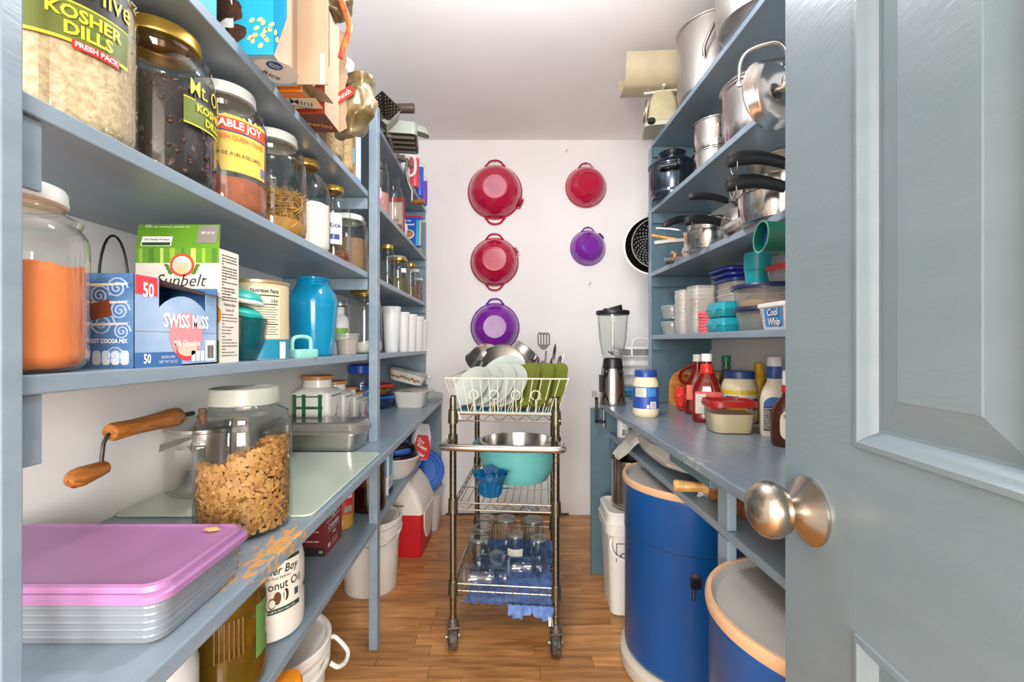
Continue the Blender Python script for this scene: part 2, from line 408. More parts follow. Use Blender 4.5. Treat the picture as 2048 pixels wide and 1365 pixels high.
MB().box(XL+.001, -.39, YB-.042, YB-.022, .69, .737).build('cleat', BLUE, sh, smooth=False, bevel=.001)
MB().box(XL+.001, -.40, YB-.042, YB-.022, .39, .438).build('cleat', BLUE, sh, smooth=False, bevel=.001)
for z in (LZ['a'], LZ['b'], LZ['c']):
    MB().box(XL+.001, XS-.003, 1.66, 1.68, z-TH-.042, z-TH-.001).build('cleat', BLUE, sh, smooth=False, bevel=.001)
for z, dz in ((LZ['c'], .075), (zn, .075), (LZ['b'], .06)):
    MB().box(XS-.012, XS-.008+.002, YN+.012, YN+.05, z-TH-dz, z-TH-.0005).build('cleat', BLUE, sh, smooth=False, bevel=.001)
# screw heads on the end panel and post
b = MB()
for x, z in ((-.62, .63), (-.5, .66), (-.55, .41), (-.47, .41)):
    b.M = axis((x, YB-.0222, z), (0, -1, 0)); b.cyl(.004, -.002, .0012, 10)
for z in (.95, 1.2, 1.6, 1.93): b.M = axis((-.4504, 1.675, z), (1, 0, 0)); b.cyl(.003, -.002, .0006, 8)
b.build('screw_head', mat('#5c6a77', .5), sh, kind='stuff')
wt = tag(MB().box(XL+.001, -.377, .40, YB-.024, .737, .762).build('worktop', BLUE_W, smooth=False, bevel=.003), 'blue painted wooden worktop with chipped edge along the left wall', 'worktop')

# ------------------------------------------------------------------ right shelving and worktop
RS = .725; RZ = {'a': 2.083, 'b': 1.765, 'c': 1.46, 'd': 1.156}
YE = 2.20
rs = T('wall_shelving', 'blue painted wooden shelving built above the right worktop', 'shelving')
for k in 'abcd': MB().box(RS, XR-.001, .72, YE, RZ[k]-TH, RZ[k]).build('shelf_board', BLUE, rs, smooth=False, bevel=.002)
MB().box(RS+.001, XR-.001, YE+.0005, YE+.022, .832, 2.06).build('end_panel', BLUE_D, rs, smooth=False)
MB().box(RS-.004, RS+.0005, YE-.004, YE+.024, .832, 2.061).build('edge_strip', BLUE, rs, smooth=False)
for k in 'abcd':
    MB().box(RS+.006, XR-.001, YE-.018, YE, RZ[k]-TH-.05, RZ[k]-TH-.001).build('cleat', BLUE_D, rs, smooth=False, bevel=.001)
RW = .83
rb = MB(); o_ = [(.475, .72), (XR-.001, .72), (XR-.001, YB-.002), (.66, YB-.002), (.66, YE), (.475, YE)]
rb.prism(o_, RW-.024, RW)
tag(rb.build('worktop', paint('worn_blue_paint', ((.48, 1.15, .83), (.04, .1, .05), '#8f9a94', .62), h='#7c8994', h2='#6f7d89', rough=.24), smooth=False, bevel=.003), 'blue painted glossy worktop along the right wall under the shelves', 'worktop')
us = T('under_counter_frame', 'blue painted shelf and supports under the right worktop', 'shelving')
MB().box(.52, XR-.001, .72, YE-.003, .666, .687).build('shelf_board', BLUE, us, smooth=False, bevel=.002)
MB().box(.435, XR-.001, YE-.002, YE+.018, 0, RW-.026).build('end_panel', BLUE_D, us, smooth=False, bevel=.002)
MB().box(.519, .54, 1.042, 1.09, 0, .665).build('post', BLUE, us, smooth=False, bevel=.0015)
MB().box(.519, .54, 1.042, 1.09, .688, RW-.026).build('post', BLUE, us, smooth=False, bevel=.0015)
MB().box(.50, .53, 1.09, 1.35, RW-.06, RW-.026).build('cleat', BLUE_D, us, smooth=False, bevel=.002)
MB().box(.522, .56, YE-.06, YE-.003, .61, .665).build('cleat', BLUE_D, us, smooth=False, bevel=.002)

# ------------------------------------------------------------------ door (open, near the camera)
DH = Matrix.Translation((.400, .640, .008)) @ Matrix.Rotation(math.atan2(-.9964, -.0843), 4, 'Z')
DP = paint('door_paint', h='#77878f', h2='#718289', rough=.3)
W, H, D2 = .76, 2.03, .035
door = struct(MB().box(.002, W-.002, .010, D2-.010, .002, H-.002).build('door_1', DP, smooth=False)); door.matrix_world = DH
st = [(0, .143), (.34, .42), (.617, W)]
rl = [(0, .215), (.795, .998), (1.6, 1.7), (1.92, H)]
for a, c in st: MB().box(a, c, 0, D2, 0, H).build('stile', DP, door, smooth=False)
for a, c in rl:
    for p0, p1 in ((.1432, .3398), (.4202, .6168)): MB().box(p0, p1, .0001, D2-.0001, a, c).build('rail', DP, door, smooth=False)
def rect(x0, x1, z0, z1, o, y): return [(x0+o, y, z0+o), (x1-o, y, z0+o), (x1-o, y, z1-o), (x0+o, y, z1-o)]
for p0, p1 in ((.143, .34), (.42, .617)):
    for q0, q1 in ((.215, .795), (.998, 1.6), (1.7, 1.92)):
        for f_ in (0, 1):
            Y = (lambda t: t) if not f_ else (lambda t: D2-t)
            MB().loft([rect(p0, p1, q0, q1, o, Y(t)) for o, t in ((0, 0), (.001, -.003), (.007, -.004), (.010, -.001), (.013, .001), (.017, .006), (.020, .0095), (.0205, .0105))], False, False).build('moulding', DP, door, smooth=True, ang=25)
            MB().loft([rect(p0, p1, q0, q1, o, Y(t)) for o, t in ((.012, .0102), (.024, .0095), (.055, .002), (.0565, .0012))], False, True).build('panel', DP, door, smooth=False)
NI = mat('#b5ad9f', .27, 1, name='satin_nickel')
kn = MB(axis((.058, 0, .897), (0, -1, 0))); kn.lathe([(.0, .0005), (.043, .0005), (.043, .004), (.040, .006), (.018, .022), (.0135, .027), (.0135, .032), (.015, .034)], 48)
knob = kn.build('knob_rosette', NI, door)
k2 = MB(axis((.058, 0, .897), (0, -1, 0))); k2.lathe([(.0125, .020), (.0125, .026), (.020, .0285), (.030, .034), (.0352, .044), (.036, .051), (.0325, .062), (.0235, .0705), (.011, .0752), (0.001, .0762)], 48)
k2.build('knob', NI, knob)
hs = MB()
for z in (.2, 1.0, 1.8): hs.M = Matrix.Translation((W+.004, -.004, z)); hs.cyl(.007, -.045, .045, 12)
hs.build('hinge', mat('#a89878', .35, 1), door)
# pendant added as fill to brighten the ceiling, out of frame
lf = T('fill_pendant', 'added unseen globe pendant that brightens the pantry ceiling', 'lamp', (.10, 1.15, ZC))
MB().lathe([(.001, 0), (.05, 0), (.05, -.012), (.03, -.02), (.001, -.02)], 32).build('ceiling_rose', WHITEP, lf)
MB().cyl(.004, -.29, -.018, 10).build('stem', WHITEP, lf)
MB().sphere((0, 0, -.335), .06, 24, 14).build('globe', mat('#f6f8ff', .5, name='fill_glow', emit=150), lf)
# ================================================================== jars
def gprof(r, H, nr, shoulder=.70, neck=.86):
    return [(r*.80, .0), (r*.90, .003), (r*.985, H*.05), (r, H*.09), (r, H*shoulder), (r*.975, H*(shoulder+.045)), (r*.90, H*(shoulder+.09)), ((r*.75+nr*.25), H*(shoulder+.125)), (nr*1.03, H*neck), (nr, H*(neck+.015)), (nr, H*.975)]
def inner(prof, t, zt):
    out = []
    for (r, z) in prof:
        if z > zt: break
        out.append((max(r-t, .001), z+.003))
    r0 = out[-1][0]
    if zt > out[-1][1]+.001:
        # radius at zt by interpolation
        for (a, b) in zip(prof, prof[1:]):
            if a[1] <= zt <= b[1]:
                k = (zt-a[1])/max(b[1]-a[1], 1e-6); r0 = a[0]+(b[0]-a[0])*k-t
        out.append((r0, zt))
    return out, r0
def jar(name, label, x, y, z, r, H, nr, lidm, fill=None, fm=None, gl=None, lid_h=.09, shoulder=.70, group=None, cat='jar', lidx=1.06, bumps=.006, neck=.86, n=36, lid=True):
    t = T(name, label, cat, (x, y, z), group=group)
    pr = gprof(r, H, nr, shoulder, neck)
    b = MB(); b.lathe([(.001, .0)]+pr, n); b.build('glass_body', gl or GL, t)
    bb = MB(); bb.lathe([(.001, .004), (r*.78, .004), (r*.86, .008), (r*.86, .010), (.001, .010)], n); bb.build('base_ring', gl or GL, t)
    if fill:
        ip, r0 = inner(pr, .0035, H*fill); rings = []
        for q, (rr_, zz) in enumerate(ip): rings.append([(rr_*math.cos(2*pi*i/n), rr_*math.sin(2*pi*i/n), zz+(bumps*noise.noise((math.cos(2*pi*i/n)*2+x*9, math.sin(2*pi*i/n)*2, y*7)) if q == len(ip)-1 else 0)) for i in range(n)])
        zt = ip[-1][1]
        for k in (.75, .45, .2): rings.append([(r0*k*math.cos(2*pi*i/n), r0*k*math.sin(2*pi*i/n), zt+bumps*noise.noise((math.cos(2*pi*i/n)*2*k+x*9, math.sin(2*pi*i/n)*2*k, y*7))) for i in range(n)])
        MB().loft(rings, True, True).build('contents', fm, t)
    if lid:
        lr = nr*lidx; z0 = H*(1-lid_h)
        MB().lathe([(nr*.9, z0-.001), (lr, z0), (lr*1.015, z0+.003), (lr, z0+.006), (lr, H-.005), (lr*.97, H-.001), (lr*.9, H), (lr*.86, H-.0015), (.001, H-.001)], n).build('lid', lidm, t)
    # moulded thread ring
    MB().lathe([(nr+.0005, H*(.905-lid_h*.2)), (nr+.0025, H*(.91-lid_h*.2)), (nr+.0005, H*(.915-lid_h*.2))], n).build('thread', gl or GL, t)
    return t
def grains(parent, name, m, n, r, z0, z1, ln, wd, seed=1, shell=.7, top=True, amin=None):
    rnd = random.Random(seed); b = MB()
    for i in range(n):
        if top and i < n*.2:
            q = r*math.sqrt(rnd.random()); a = rnd.uniform(0, 2*pi); c = Vector((q*math.cos(a), q*math.sin(a), z1+rnd.uniform(-.002, .003)))
        else:
            a = rnd.uniform(0, 2*pi); q = r*rnd.uniform(shell, 1.0); c = Vector((q*math.cos(a), q*math.sin(a), rnd.uniform(z0, z1)))
        d = Vector((rnd.gauss(0, 1), rnd.gauss(0, 1), rnd.gauss(0, .6))).normalized()
        if q > r*.6 and not (top and i < n*.2):
            rad = Vector((math.cos(a), math.sin(a), 0)); d = (d-rad*d.dot(rad)); d.normalize()
        s_ = d.cross(Vector((.3, .5, .8))).normalized(); u = d.cross(s_)
        L = ln*rnd.uniform(.7, 1.2)/2; w2 = wd*rnd.uniform(.8, 1.2)/2
        b.add([tuple(c-d*L), tuple(c+s_*w2), tuple(c+u*w2), tuple(c-s_*w2), tuple(c-u*w2), tuple(c+d*L)], [(0,2,1),(0,3,2),(0,4,3),(0,1,4),(5,1,2),(5,2,3),(5,3,4),(5,4,1)])
    return b.build(name, m, parent, smooth=True, ang=80, kind='stuff')
WLID = mat('#dfe2dc', .35, name='white_metal_lid'); GOLD = mat('#c9a44c', .3, .8, name='gold_lid'); SILV = mat('#cfcfcf', .3, .9)
K = mat('#20201c', .5); Y_ = mat('#e7cf2f', .5); GRN = mat('#5c6b1e', .5); WH = mat('#f4f3ee', .5); RED = mat('#c8231c', .45); NAVY = mat('#1d2f7a', .45); ORG = mat('#d96f22', .5)
zc = LZ['c']
# rice in a pickle jar
x = -.572; yy = rtan(278, x, .081)
t = jar('storage_jar', 'big glass pickle jar full of white rice with green label, nearest on the middle shelf', x, yy, zc, .081, .258, .056, GOLD, .86, mat('#d8c7a4', .7, var=.3, vscale=150, h2='#b79f78'))
grains(t, 'rice_grains', mat('#e6d8ba', .55), 2600, .0788, .01, .21, .008, .0026, 3)
a = acam(x, yy)+.28
MB().cylpatch(.0822, a-.72, a+.62, .100, .207).build('paper_label', GRN, t)
MB().cylpatch(.0826, a-.72, a+.62, .148, .205).build('label_band', K, t)
MB().cylpatch(.0826, a-.72, a+.62, .099, .103).build('label_stripe', Y_, t); MB().cylpatch(.0826, a-.72, a+.62, .146, .1485).build('label_stripe', Y_, t)
tcyl('Mt. Olive', Y_, t, .0828, a, .172, .040, .004, .72); tcyl('KOSHER', Y_, t, .0828, a+.02, .133, .021, .03, .95); tcyl('DILLS', Y_, t, .0828, a+.05, .114, .021, .03, .95)
MB().cylpatch(.0829, a-.15, a+.45, .093, .1035).build('label_badge', RED, t); tcyl('FRESH PACK', WH, t, .083, a+.15, .098, .0085, .03, .95)
# raisins
yy = rtan(433, x, .081)
t = jar('storage_jar', 'glass pickle jar of dark raisins with gold lid beside the rice jar', x, yy, zc, .081, .258, .056, GOLD, .60, mat('#231713', .6, var=.5, vscale=90))
grains(t, 'raisins', mat('#54382b', .4, var=.5, vscale=60), 1300, .0785, .01, .155, .015, .010, 4)
a = acam(x, yy)+.80
MB().cylpatch(.0822, a-.42, a+.55, .096, .136).build('paper_label', GRN, t); MB().cylpatch(.0822, a-.22, a+.55, .136, .174).build('paper_label', K, t)
MB().cylpatch(.0826, a-.42, a+.55, .094, .0965).build('label_stripe', Y_, t); MB().cylpatch(.0826, a-.42, a-.2, .135, .137).build('label_stripe', Y_, t)
tcyl('Mt. Olive', Y_, t, .0828, a+.25, .154, .036, .004, .7); tcyl('KOSHER', Y_, t, .0828, a+.2, .125, .017, .03); tcyl('DILLS', Y_, t, .0828, a+.26, .107, .017, .03)
# olive jar
yy = rtan(535, x, .081)
t = jar('storage_jar', 'glass olive jar with torn yellow and red label and white lid', x, yy, zc, .081, .258, .056, WLID, .26, mat('#b0603f', .6, var=.3, vscale=30))
a = acam(x, yy)+.38
YL = mat('#d9bd52', .4, name='gold_paper_label', var=.1, vscale=40)
b = MB(); n = 22; top = []; 
for i in range(n+1): top.append(.182+.006*noise.noise((i*.9, 2, 1))-.00012*abs(i-11)**2*0)
vs = []; fs = []
for i in range(n+1):
    q = a-.85+1.55*i/n; lo = .074 if i > 5 else (.092 if i > 2 else .12)
    for zz in (lo, top[i]): vs.append((.0824*math.cos(q), .0824*math.sin(q), zz))
for i in range(n): fs.append((2*i, 2*i+2, 2*i+3, 2*i+1))
b.add(vs, fs).build('paper_label', YL, t)
MB().cylpatch(.0828, a-.85, a+.7, .152, .176).build('label_band', mat('#d2451c', .45), t); MB().cylpatch(.0828, a-.85, a+.7, .1495, .152).build('label_stripe', NAVY, t)
tcyl('TABLE JOY', WH, t, .083, a-.06, .164, .0205, .03, .95); tcyl('SPANISH QUEEN OLIVES', ORG, t, .083, a-.05, .1385, .0118, .025, .85)
tcyl('68 OZ. (5 LBS. 8 OZ.) 2499 g', K, t, .083, a-.02, .107, .0088, .01, .8)
MB().cylpatch(.0829, a+.52, a+.68, .08, .098).build('label_patch', mat('#6a6aa0', .5), t)
# pasta
yy = rtan(614, x, .081)
t = jar('storage_jar', 'glass jar half full of short thin golden pasta with white lid', x, yy, zc, .081, .258, .056, WLID, .16, mat('#a9792f', .6))
grains(t, 'pasta_sticks', mat('#c8973f', .45, var=.45, vscale=25), 2400, .0780, .012, .105, .045, .0030, 5, shell=.45)
# sugar
x5 = -.56; yy = rtan(661, x5, .067)
jar('storage_jar', 'glass jar of white sugar with small gold lid on the middle shelf', x5, yy, zc, .067, .262, .036, GOLD, .52, mat('#e9e4d6', .8), lid_h=.07, shoulder=.64, neck=.88)
# pretzel bits
x6 = -.552; yy = rtan(702, x6, .056)
t = jar('storage_jar', 'narrow glass jar with a printed bag inside, red-brown bits at the bottom and gold lid', x6, yy, zc, .056, .255, .032, GOLD, .10, mat('#6b3317', .6), lid_h=.07, shoulder=.66, neck=.88)
grains(t, 'snack_bits', mat('#8a4a22', .5), 260, .052, .008, .035, .022, .006, 6, shell=.4)
a = acam(x6, yy)+.1
MB().cylpatch(.045, a-.55, a+.55, .06, .16).build('inner_bag', WH, t); tcyl('Rice', NAVY, t, .0455, a, .12, .022, .02); MB().cylpatch(.0456, a-.4, a+.35, .075, .092).build('bag_print', mat('#3a3f8f', .5), t)
# brown powder behind the post
jar('storage_jar', 'glass jar of brown powder with white lid behind the blue post', -.575, 1.70, zc, .075, .215, .058, WLID, .58, mat('#8c6f4e', .85, var=.15, vscale=30), lid_h=.1, shoulder=.78)
# jars beyond the post
jar('storage_jar', 'slim empty glass jar with gold lid just past the blue post', -.532, 2.13, zc, .036, .20, .026, GOLD, None, None, shoulder=.68)
x = -.548; yy = rtan(818, x, .056)
t = jar('storage_jar', 'squat glass jar of dried herbs with a spoon and blank white sticker', x, yy, zc, .058, .195, .044, GOLD, .42, mat('#6f6a44', .8, var=.4, vscale=90), shoulder=.72)
grains(t, 'dried_herbs', mat('#8a835a', .7, var=.5, vscale=80), 500, .053, .008, .08, .009, .004, 8, shell=.8)
a = acam(x, yy); MB().cylpatch(.0588, a+.25, a+.75, .112, .134).build('sticker', WH, t)
MB().tube([(-.02, -.03, .02), (.0, -.045, .09), (.004, -.05, .1)], .002, 6).build('spoon', STEEL, t)
jar('storage_jar', 'tall glass jar with white lid behind the herb jar', -.60, 2.63, zc, .058, .242, .047, WLID, .28, mat('#7b7350', .8, var=.3, vscale=60))
jar('storage_jar', 'slim glass jar of seeds with small gold lid near the back wall', -.528, 2.66, zc, .033, .205, .024, GOLD, .35, mat('#7d7148', .8, var=.4, vscale=80))
jar('storage_jar', 'slim glass jar with white lid near the far end of the middle shelf', -.525, 2.775, zc, .033, .19, .026, WLID, .12, mat('#b05a3a', .7))
jar('storage_jar', 'small jar of pink and red spices at the very end of the middle shelf', -.522, 2.87, zc, .03, .15, .026, WLID, .8, mat('#a9807c', .8, var=.5, vscale=90, h2='#5e2a28'))

# ================================================================== lower left shelf (d)
x = -.565; yy = rtan(182, x, .083)
t = jar('storage_jar', 'big glass jar of bright orange powder with white lid, nearest on its shelf', x, yy, z3(yy), .083, .212, .060, WLID, .57, mat('#f08a4c', .85, var=.12, vscale=14))
# cocoa box
BL = mat('#335f94', .45, name='blue_carton', var=.35, vscale=26, h2='#5880ad'); LBL = mat('#86a8cc', .45, name='pale_blue_carton', var=.25, vscale=14, h2='#a9c2de')
y0, y1, x0, x1, zb = .607, .786, -.665, -.490, z3(.7)
t = T('cocoa_box', 'opened blue cocoa mix carton beside the orange powder jar', 'box', (0, 0, 0))
hh = .128
b = MB(); b.box(x0, x0+.002, y0, y1, zb, zb+hh); b.box(x0, x1, y1-.002, y1, zb, zb+hh); b.box(x0, x1, y0, y1, zb, zb+.002); b.box(x0, x1-.055, y0, y1, zb+hh-.002, zb+hh)
b.build('carton_body', BL, t, smooth=False)
MB().box(x0, x1, y0-.0005, y0+.0015, zb, zb+hh).build('end_panel', BL, t, smooth=False)
# front panel with the torn arched opening
L = y1-y0; pts = [(y0, zb), (y1, zb), (y1, zb+hh*.9), (y1-.03, zb+hh*.93), (y1-.03, zb+hh*.66)]
for i in range(9): k = i/8; pts.append((y1-.03-(L-.075)*k, zb+hh*.66+.022*math.sin(pi*k)**.8))
pts += [(y0+.045, zb+hh), (y0, zb+hh)]
b = MB(); b.loft([[(x1, p, q) for p, q in pts], [(x1-.0015, p, q) for p, q in pts]]); b.build('front_panel', LBL, t, smooth=False)
b = MB(); b.add([(x1-.055, y0+.0, zb+hh), (x1-.055, y1, zb+hh), (x1+.012, y1+.012, zb+hh*.86), (x1-.002, y0+.05, zb+hh-.003)], [(0, 1, 2, 3)]); b.add([(x1-.055, y0, zb+hh+.001), (x1-.055, y1, zb+hh+.001), (x1+.012, y1+.012, zb+hh*.86+.001), (x1-.002, y0+.05, zb+hh-.002)], [(3, 2, 1, 0)])
b.build('torn_flap', mat('#7d9cc0', .5, var=.3, vscale=30, h2='#b9793f'), t, smooth=False)
MB().box(x0+.004, x1-.06, y0+.01, y1-.01, zb+.004, zb+hh*.5).build('sachets', mat('#3b2a22', .6), t, smooth=False)
rg, up = (0, 1, 0), (0, 0, 1)
def fr(y, z): return (x1, y, z)
PK = mat('#d9939a', .5); RD = mat('#d5404a', .5)
disc(PK, t, fr(y0+L*.57, zb+.046), rg, up, .074, .072, off=.0004); disc(RD, t, fr(y0+L*.58, zb+.021), rg, up, .05, .028, off=.0005); disc(mat('#e3c9b6', .5), t, fr(y0+L*.58, zb+.025), rg, up, .044, .022, off=.0007)
quad(mat('#3a6ca6', .5), t, fr(y0+L*.26, zb+.011), rg, up, .09, .021, off=.0003)
txt('SWISS MISS', WH, t, fr(y0+L*.575, zb+.067), rg, up, .0285, .035, .72, off=.0012); txt('Milk Chocolate', WH, t, fr(y0+L*.57, zb+.034), rg, (0, -.1, 1), .0125, .02, .78, .25, off=.0012)
quad(RD, t, fr(y0+.022, zb+.114), rg, up, .04, .026, off=.0004); txt('50', WH, t, fr(y0+.024, zb+.107), rg, up, .027, .03, .75, off=.0012); txt('50', WH, t, fr(y0+.022, zb+.012), rg, up, .018, .03, .75, off=.0012)
txt('ENVELOPES', mat('#cfdcee', .5), t, fr(y0+.062, zb+.014), rg, up, .006, .01, .9, off=.0012); txt('NET WT 69 OZ', mat('#cfdcee', .5), t, fr(y0+.062, zb+.007), rg, up, .006, .01, .9, off=.0012)
quad(WH, t, fr(y1-.02, zb+.022), rg, up, .026, .034, off=.0006); bars(K, t, fr(y1-.02, zb+.02), rg, up, .016, .022, 12, off=.001)
for i in range(3): quad(mat('#d7e0ec', .5), t, fr(y1-.062+i*.011, zb+.014), rg, up, .0095, .017, off=.0007, r=.002)
MB().box(x1-.0002, x1+.0003, y0+.001, y1-.001, zb+.0505, zb+.0512).build('fold_line', mat('#8d6a5a', .6), t, smooth=False)
rg2 = (1, 0, 0)
def en(x_, z): return (x_, y0-.0006, z)
SW = mat('#9fb9d6', .5); CRM = mat('#d9cdbd', .5)
for cx_, cz_, s_ in ((-.512, .108, .015), (-.532, .060, .018), (-.508, .078, .014), (-.60, .095, .024), (-.535, .098, .014), (-.505, .05, .012), (-.515, .018, .012)):
    b = MB(); b.tube([(cx_+s_*(1-k/26)*math.cos(k*.6), y0-.0006, zb+cz_+s_*(1-k/26)*math.sin(k*.6)) for k in range(26)], .0012, 5); b.build('swirl_print', SW, t)
for zz in (.108, .084, .055): poly(CRM, t, en(-.545, zb+zz), rg2, up, [(-.05, -.002), (-.01, .002), (.045, .004), (.05, .007), (0, .006), (-.05, .003)])
txt('HOT COCOA MIX', WH, t, en(-.523, zb+.037), rg2, up, .0078, .03, .8)
for i in range(4): quad(mat('#c9d6e6', .5), t, en(-.5385+i*.0125, zb+.015), rg2, up, .0112, .019, off=.0007, r=.004); disc(CRM, t, en(-.5385+i*.0125, zb+.0085), rg2, up, .009, .005, off=.001)
b = MB(Matrix.Translation((-.541, y0-.001, zb+.077)) @ Matrix.Rotation(R(-14), 4, 'Y')); b.box(-.022, .022, -.001, .0, -.011, .011); b.build('chocolate_print', mat('#7a3d20', .5), t, smooth=False)
# granola bar box
t = T('granola_box', 'tall green and white granola bar box with open top flap behind the blue carton', 'box')
x0, x1, y0, y1 = -.645, -.497, .803, .862; zb = z3(.83); zt = 1.287
b = MB(); b.box(x0, x1, y0, y1, zb, zt); b.build('carton_body', mat('#ddd8cb', .5, name='white_carton'), t, smooth=False)
b = MB(); b.add([(x0, y0, zt), (x1, y0, zt), (x1-.006, y0+.012, zt+.045), (x0-.004, y0+.012, zt+.045)], [(0, 1, 2, 3)]); b.add([(x0, y0+.0012, zt), (x1, y0+.0012, zt), (x1-.006, y0+.0132, zt+.045), (x0-.004, y0+.0132, zt+.045)], [(3, 2, 1, 0)])
b.build('top_flap', mat('#5f9420', .5, name='green_carton'), t, smooth=False)
fu = (0, .26, 1)
def ff(x_, z): return (x_, y0-.0002, z)
G1, G2, G3 = mat('#5f9420', .5), mat('#8fb53a', .5), mat('#4a7a18', .5)
quad(G1, t, ff((x0+x1)/2, zt-.013), rg2, up, x1-x0, .026, off=.0004)
for i in range(8): quad((G2, G3, mat('#b9cc63', .5))[i % 3], t, ff(x0+.01+i*.0185, zt-.013), rg2, up, .009 if i % 2 else .006, .026, off=.0007)
quad(G1, t, ff(x1-.006, zb+.02), rg2, up, .012, .04, off=.0004)
disc(mat('#c9421f', .5), t, ff(x0+.083, zt-.03), rg2, up, .043, .041, off=.001); disc(mat('#a9bfc4', .5), t, ff(x0+.083, zt-.03), rg2, up, .034, .032, off=.0013)
for i in range(7): txt('|', mat('#d9b36a', .5), t, ff(x0+.072+i*.0036, zt-.033), rg2, (.1*(i-3), 0, 1), .02, .02, off=.0016)
for s_ in (-1, 1):
    for j in range(3): disc(G3, t, ff(x0+.083+s_*(.021+.003*j), zt-.043+.006*j), (1, 0, .5*s_), (-.5*s_, 0, 1), .009, .006, off=.0014)
txt('Sunbelt', K, t, ff(x0+.079, zt-.058), rg2, up, .031, -.004, .95, .3, off=.001)
quad(WH, t, (x0+.036, y0+.0028, zt+.0125), rg2, fu, .054, .0185, off=.001); quad(mat('#27441a', .5), t, (x0+.036, y0+.0015, zt+.0075), rg2, fu, .05, .006, off=.0014); txt('Our Family Promise', K, t, (x0+.036, y0+.0036, zt+.0155), rg2, fu, .0062, .01, .88, off=.0016)
quad(mat('#84807a', .5), t, (x1-.024, y0+.0064, zt+.026), rg2, fu, .036, .034, off=.001); txt('SEP 22 24', WH, t, (x1-.024, y0+.0070, zt+.028), rg2, fu, .006, .01, off=.0016); lines(WH, t, (x0+.05, y0+.0104, zt+.041), rg2, fu, .08, .006, 2, 4, off=.001)
disc(mat('#c08a35', .5), t, ff(x1-.004, zb+.085), rg2, up, .016, .03, off=.0008)
lines(K, t, (x1, (y0+y1)/2, zt-.05), rg, up, .046, .085, 16, 8, .3); lines(K, t, (x1, (y0+y1)/2, zb+.05), rg, up, .046, .08, 14, 9, .22); txt('Nutrition Facts', K, t, (x1, (y0+y1)/2, zb+.105), rg, up, .0072, .02, .8); txt('Calories 130', K, t, (x1, (y0+y1)/2, zb+.095), rg, up, .0062, .02, .8)
# pail with wire handle, packet
t = T('tin_pail', 'small tin pail with black wire handle behind the blue carton', 'pail', (-.715, .845, z3(.84)))
MB().lathe([(.001, 0), (.045, 0), (.055, .10), (.057, .102), (.053, .1), (.043, .004), (.001, .004)], 24).build('body', mat('#8f8f8c', .4, .8), t)
MB().tube([(.012*math.sin(-.3), -.054*math.cos(pi*k/14)*.62, .1+.135*math.sin(pi*k/14)**.7) for k in range(15)], .0022, 6).build('wire_handle', mat('#2b2c2e', .4, .5), t)
t = T('snack_packet', 'white snack packet with dark red berries print behind the blue carton', 'packet', (-.655, .90, z3(.9)))
b = MB(); b.loft(rring([(.07, .03, .01, 0), (.085, .035, .012, .06), (.075, .012, .004, .155), (.072, .003, .001, .17)])); b.build('pouch', mat('#e5e1da', .4), t)
disc(mat('#8a2a2a', .4), t, (.015, -.0185, .14), (1, 0, 0), (0, .2, 1), .02, .014); disc(mat('#3a2a2a', .4), t, (.03, -.019, .12), (1, 0, 0), (0, .2, 1), .018, .02)
# teal bowl with lids
TEAL = glass('#2f9fa6', 1.5, .03, haze=.25, hz='#1f8f98', name='teal_glass'); TEALP = mat('#1fa69c', .35, name='teal_plastic'); MINT = mat('#8fd0c4', .35, name='mint_plastic')
yb = .955; t = T('teal_bowl', 'teal glass bowl holding a teal lid on the left shelf', 'bowl', (-.552, yb, z3(yb)))
MB().lathe([(.001, 0), (.032, 0), (.036, .004), (.050, .04), (.056, .088), (.054, .088), (.047, .04), (.034, .007), (.001, .006)], 32).build('glass_body', TEAL, t)
b = MB(Matrix.Translation((-.006, -.006, .04)) @ Matrix.Rotation(R(62), 4, 'X') @ Matrix.Rotation(R(20), 4, 'Y')); b.lathe([(.001, .012), (.02, .012), (.03, .006), (.037, 0), (.034, -.003), (.001, .002)], 28); b.cyl(.010, .010, .02, 16); b.build('inner_lid', TEALP, t)
t = T('teal_cover', 'two teal plastic lids tilted on top of the teal bowl', 'lid', (-.556, .952, z3(yb)+.100)); t.rotation_euler = (R(-4), R(9), 0)
MB().lathe([(.001, .016), (.03, .015), (.045, .010), (.052, .002), (.052, -.006), (.049, -.006), (.049, 0), (.001, .006)], 32).build('lower_lid', TEALP, t)
b = MB(Matrix.Translation((-.004, 0, .021)) @ Matrix.Rotation(R(-6), 4, 'Y')); b.lathe([(.05, -.004), (.0535, -.001), (.0535, .003), (.05, .005)], 32); b.build('white_seal', mat('#dfe8e0', .4), t)
b = MB(Matrix.Translation((-.004, 0, .025)) @ Matrix.Rotation(R(-6), 4, 'Y')); b.lathe([(.001, .022), (.032, .021), (.044, .016), (.051, .004), (.05, -.002), (.001, .0)], 32); b.build('upper_lid', TEALP, t)
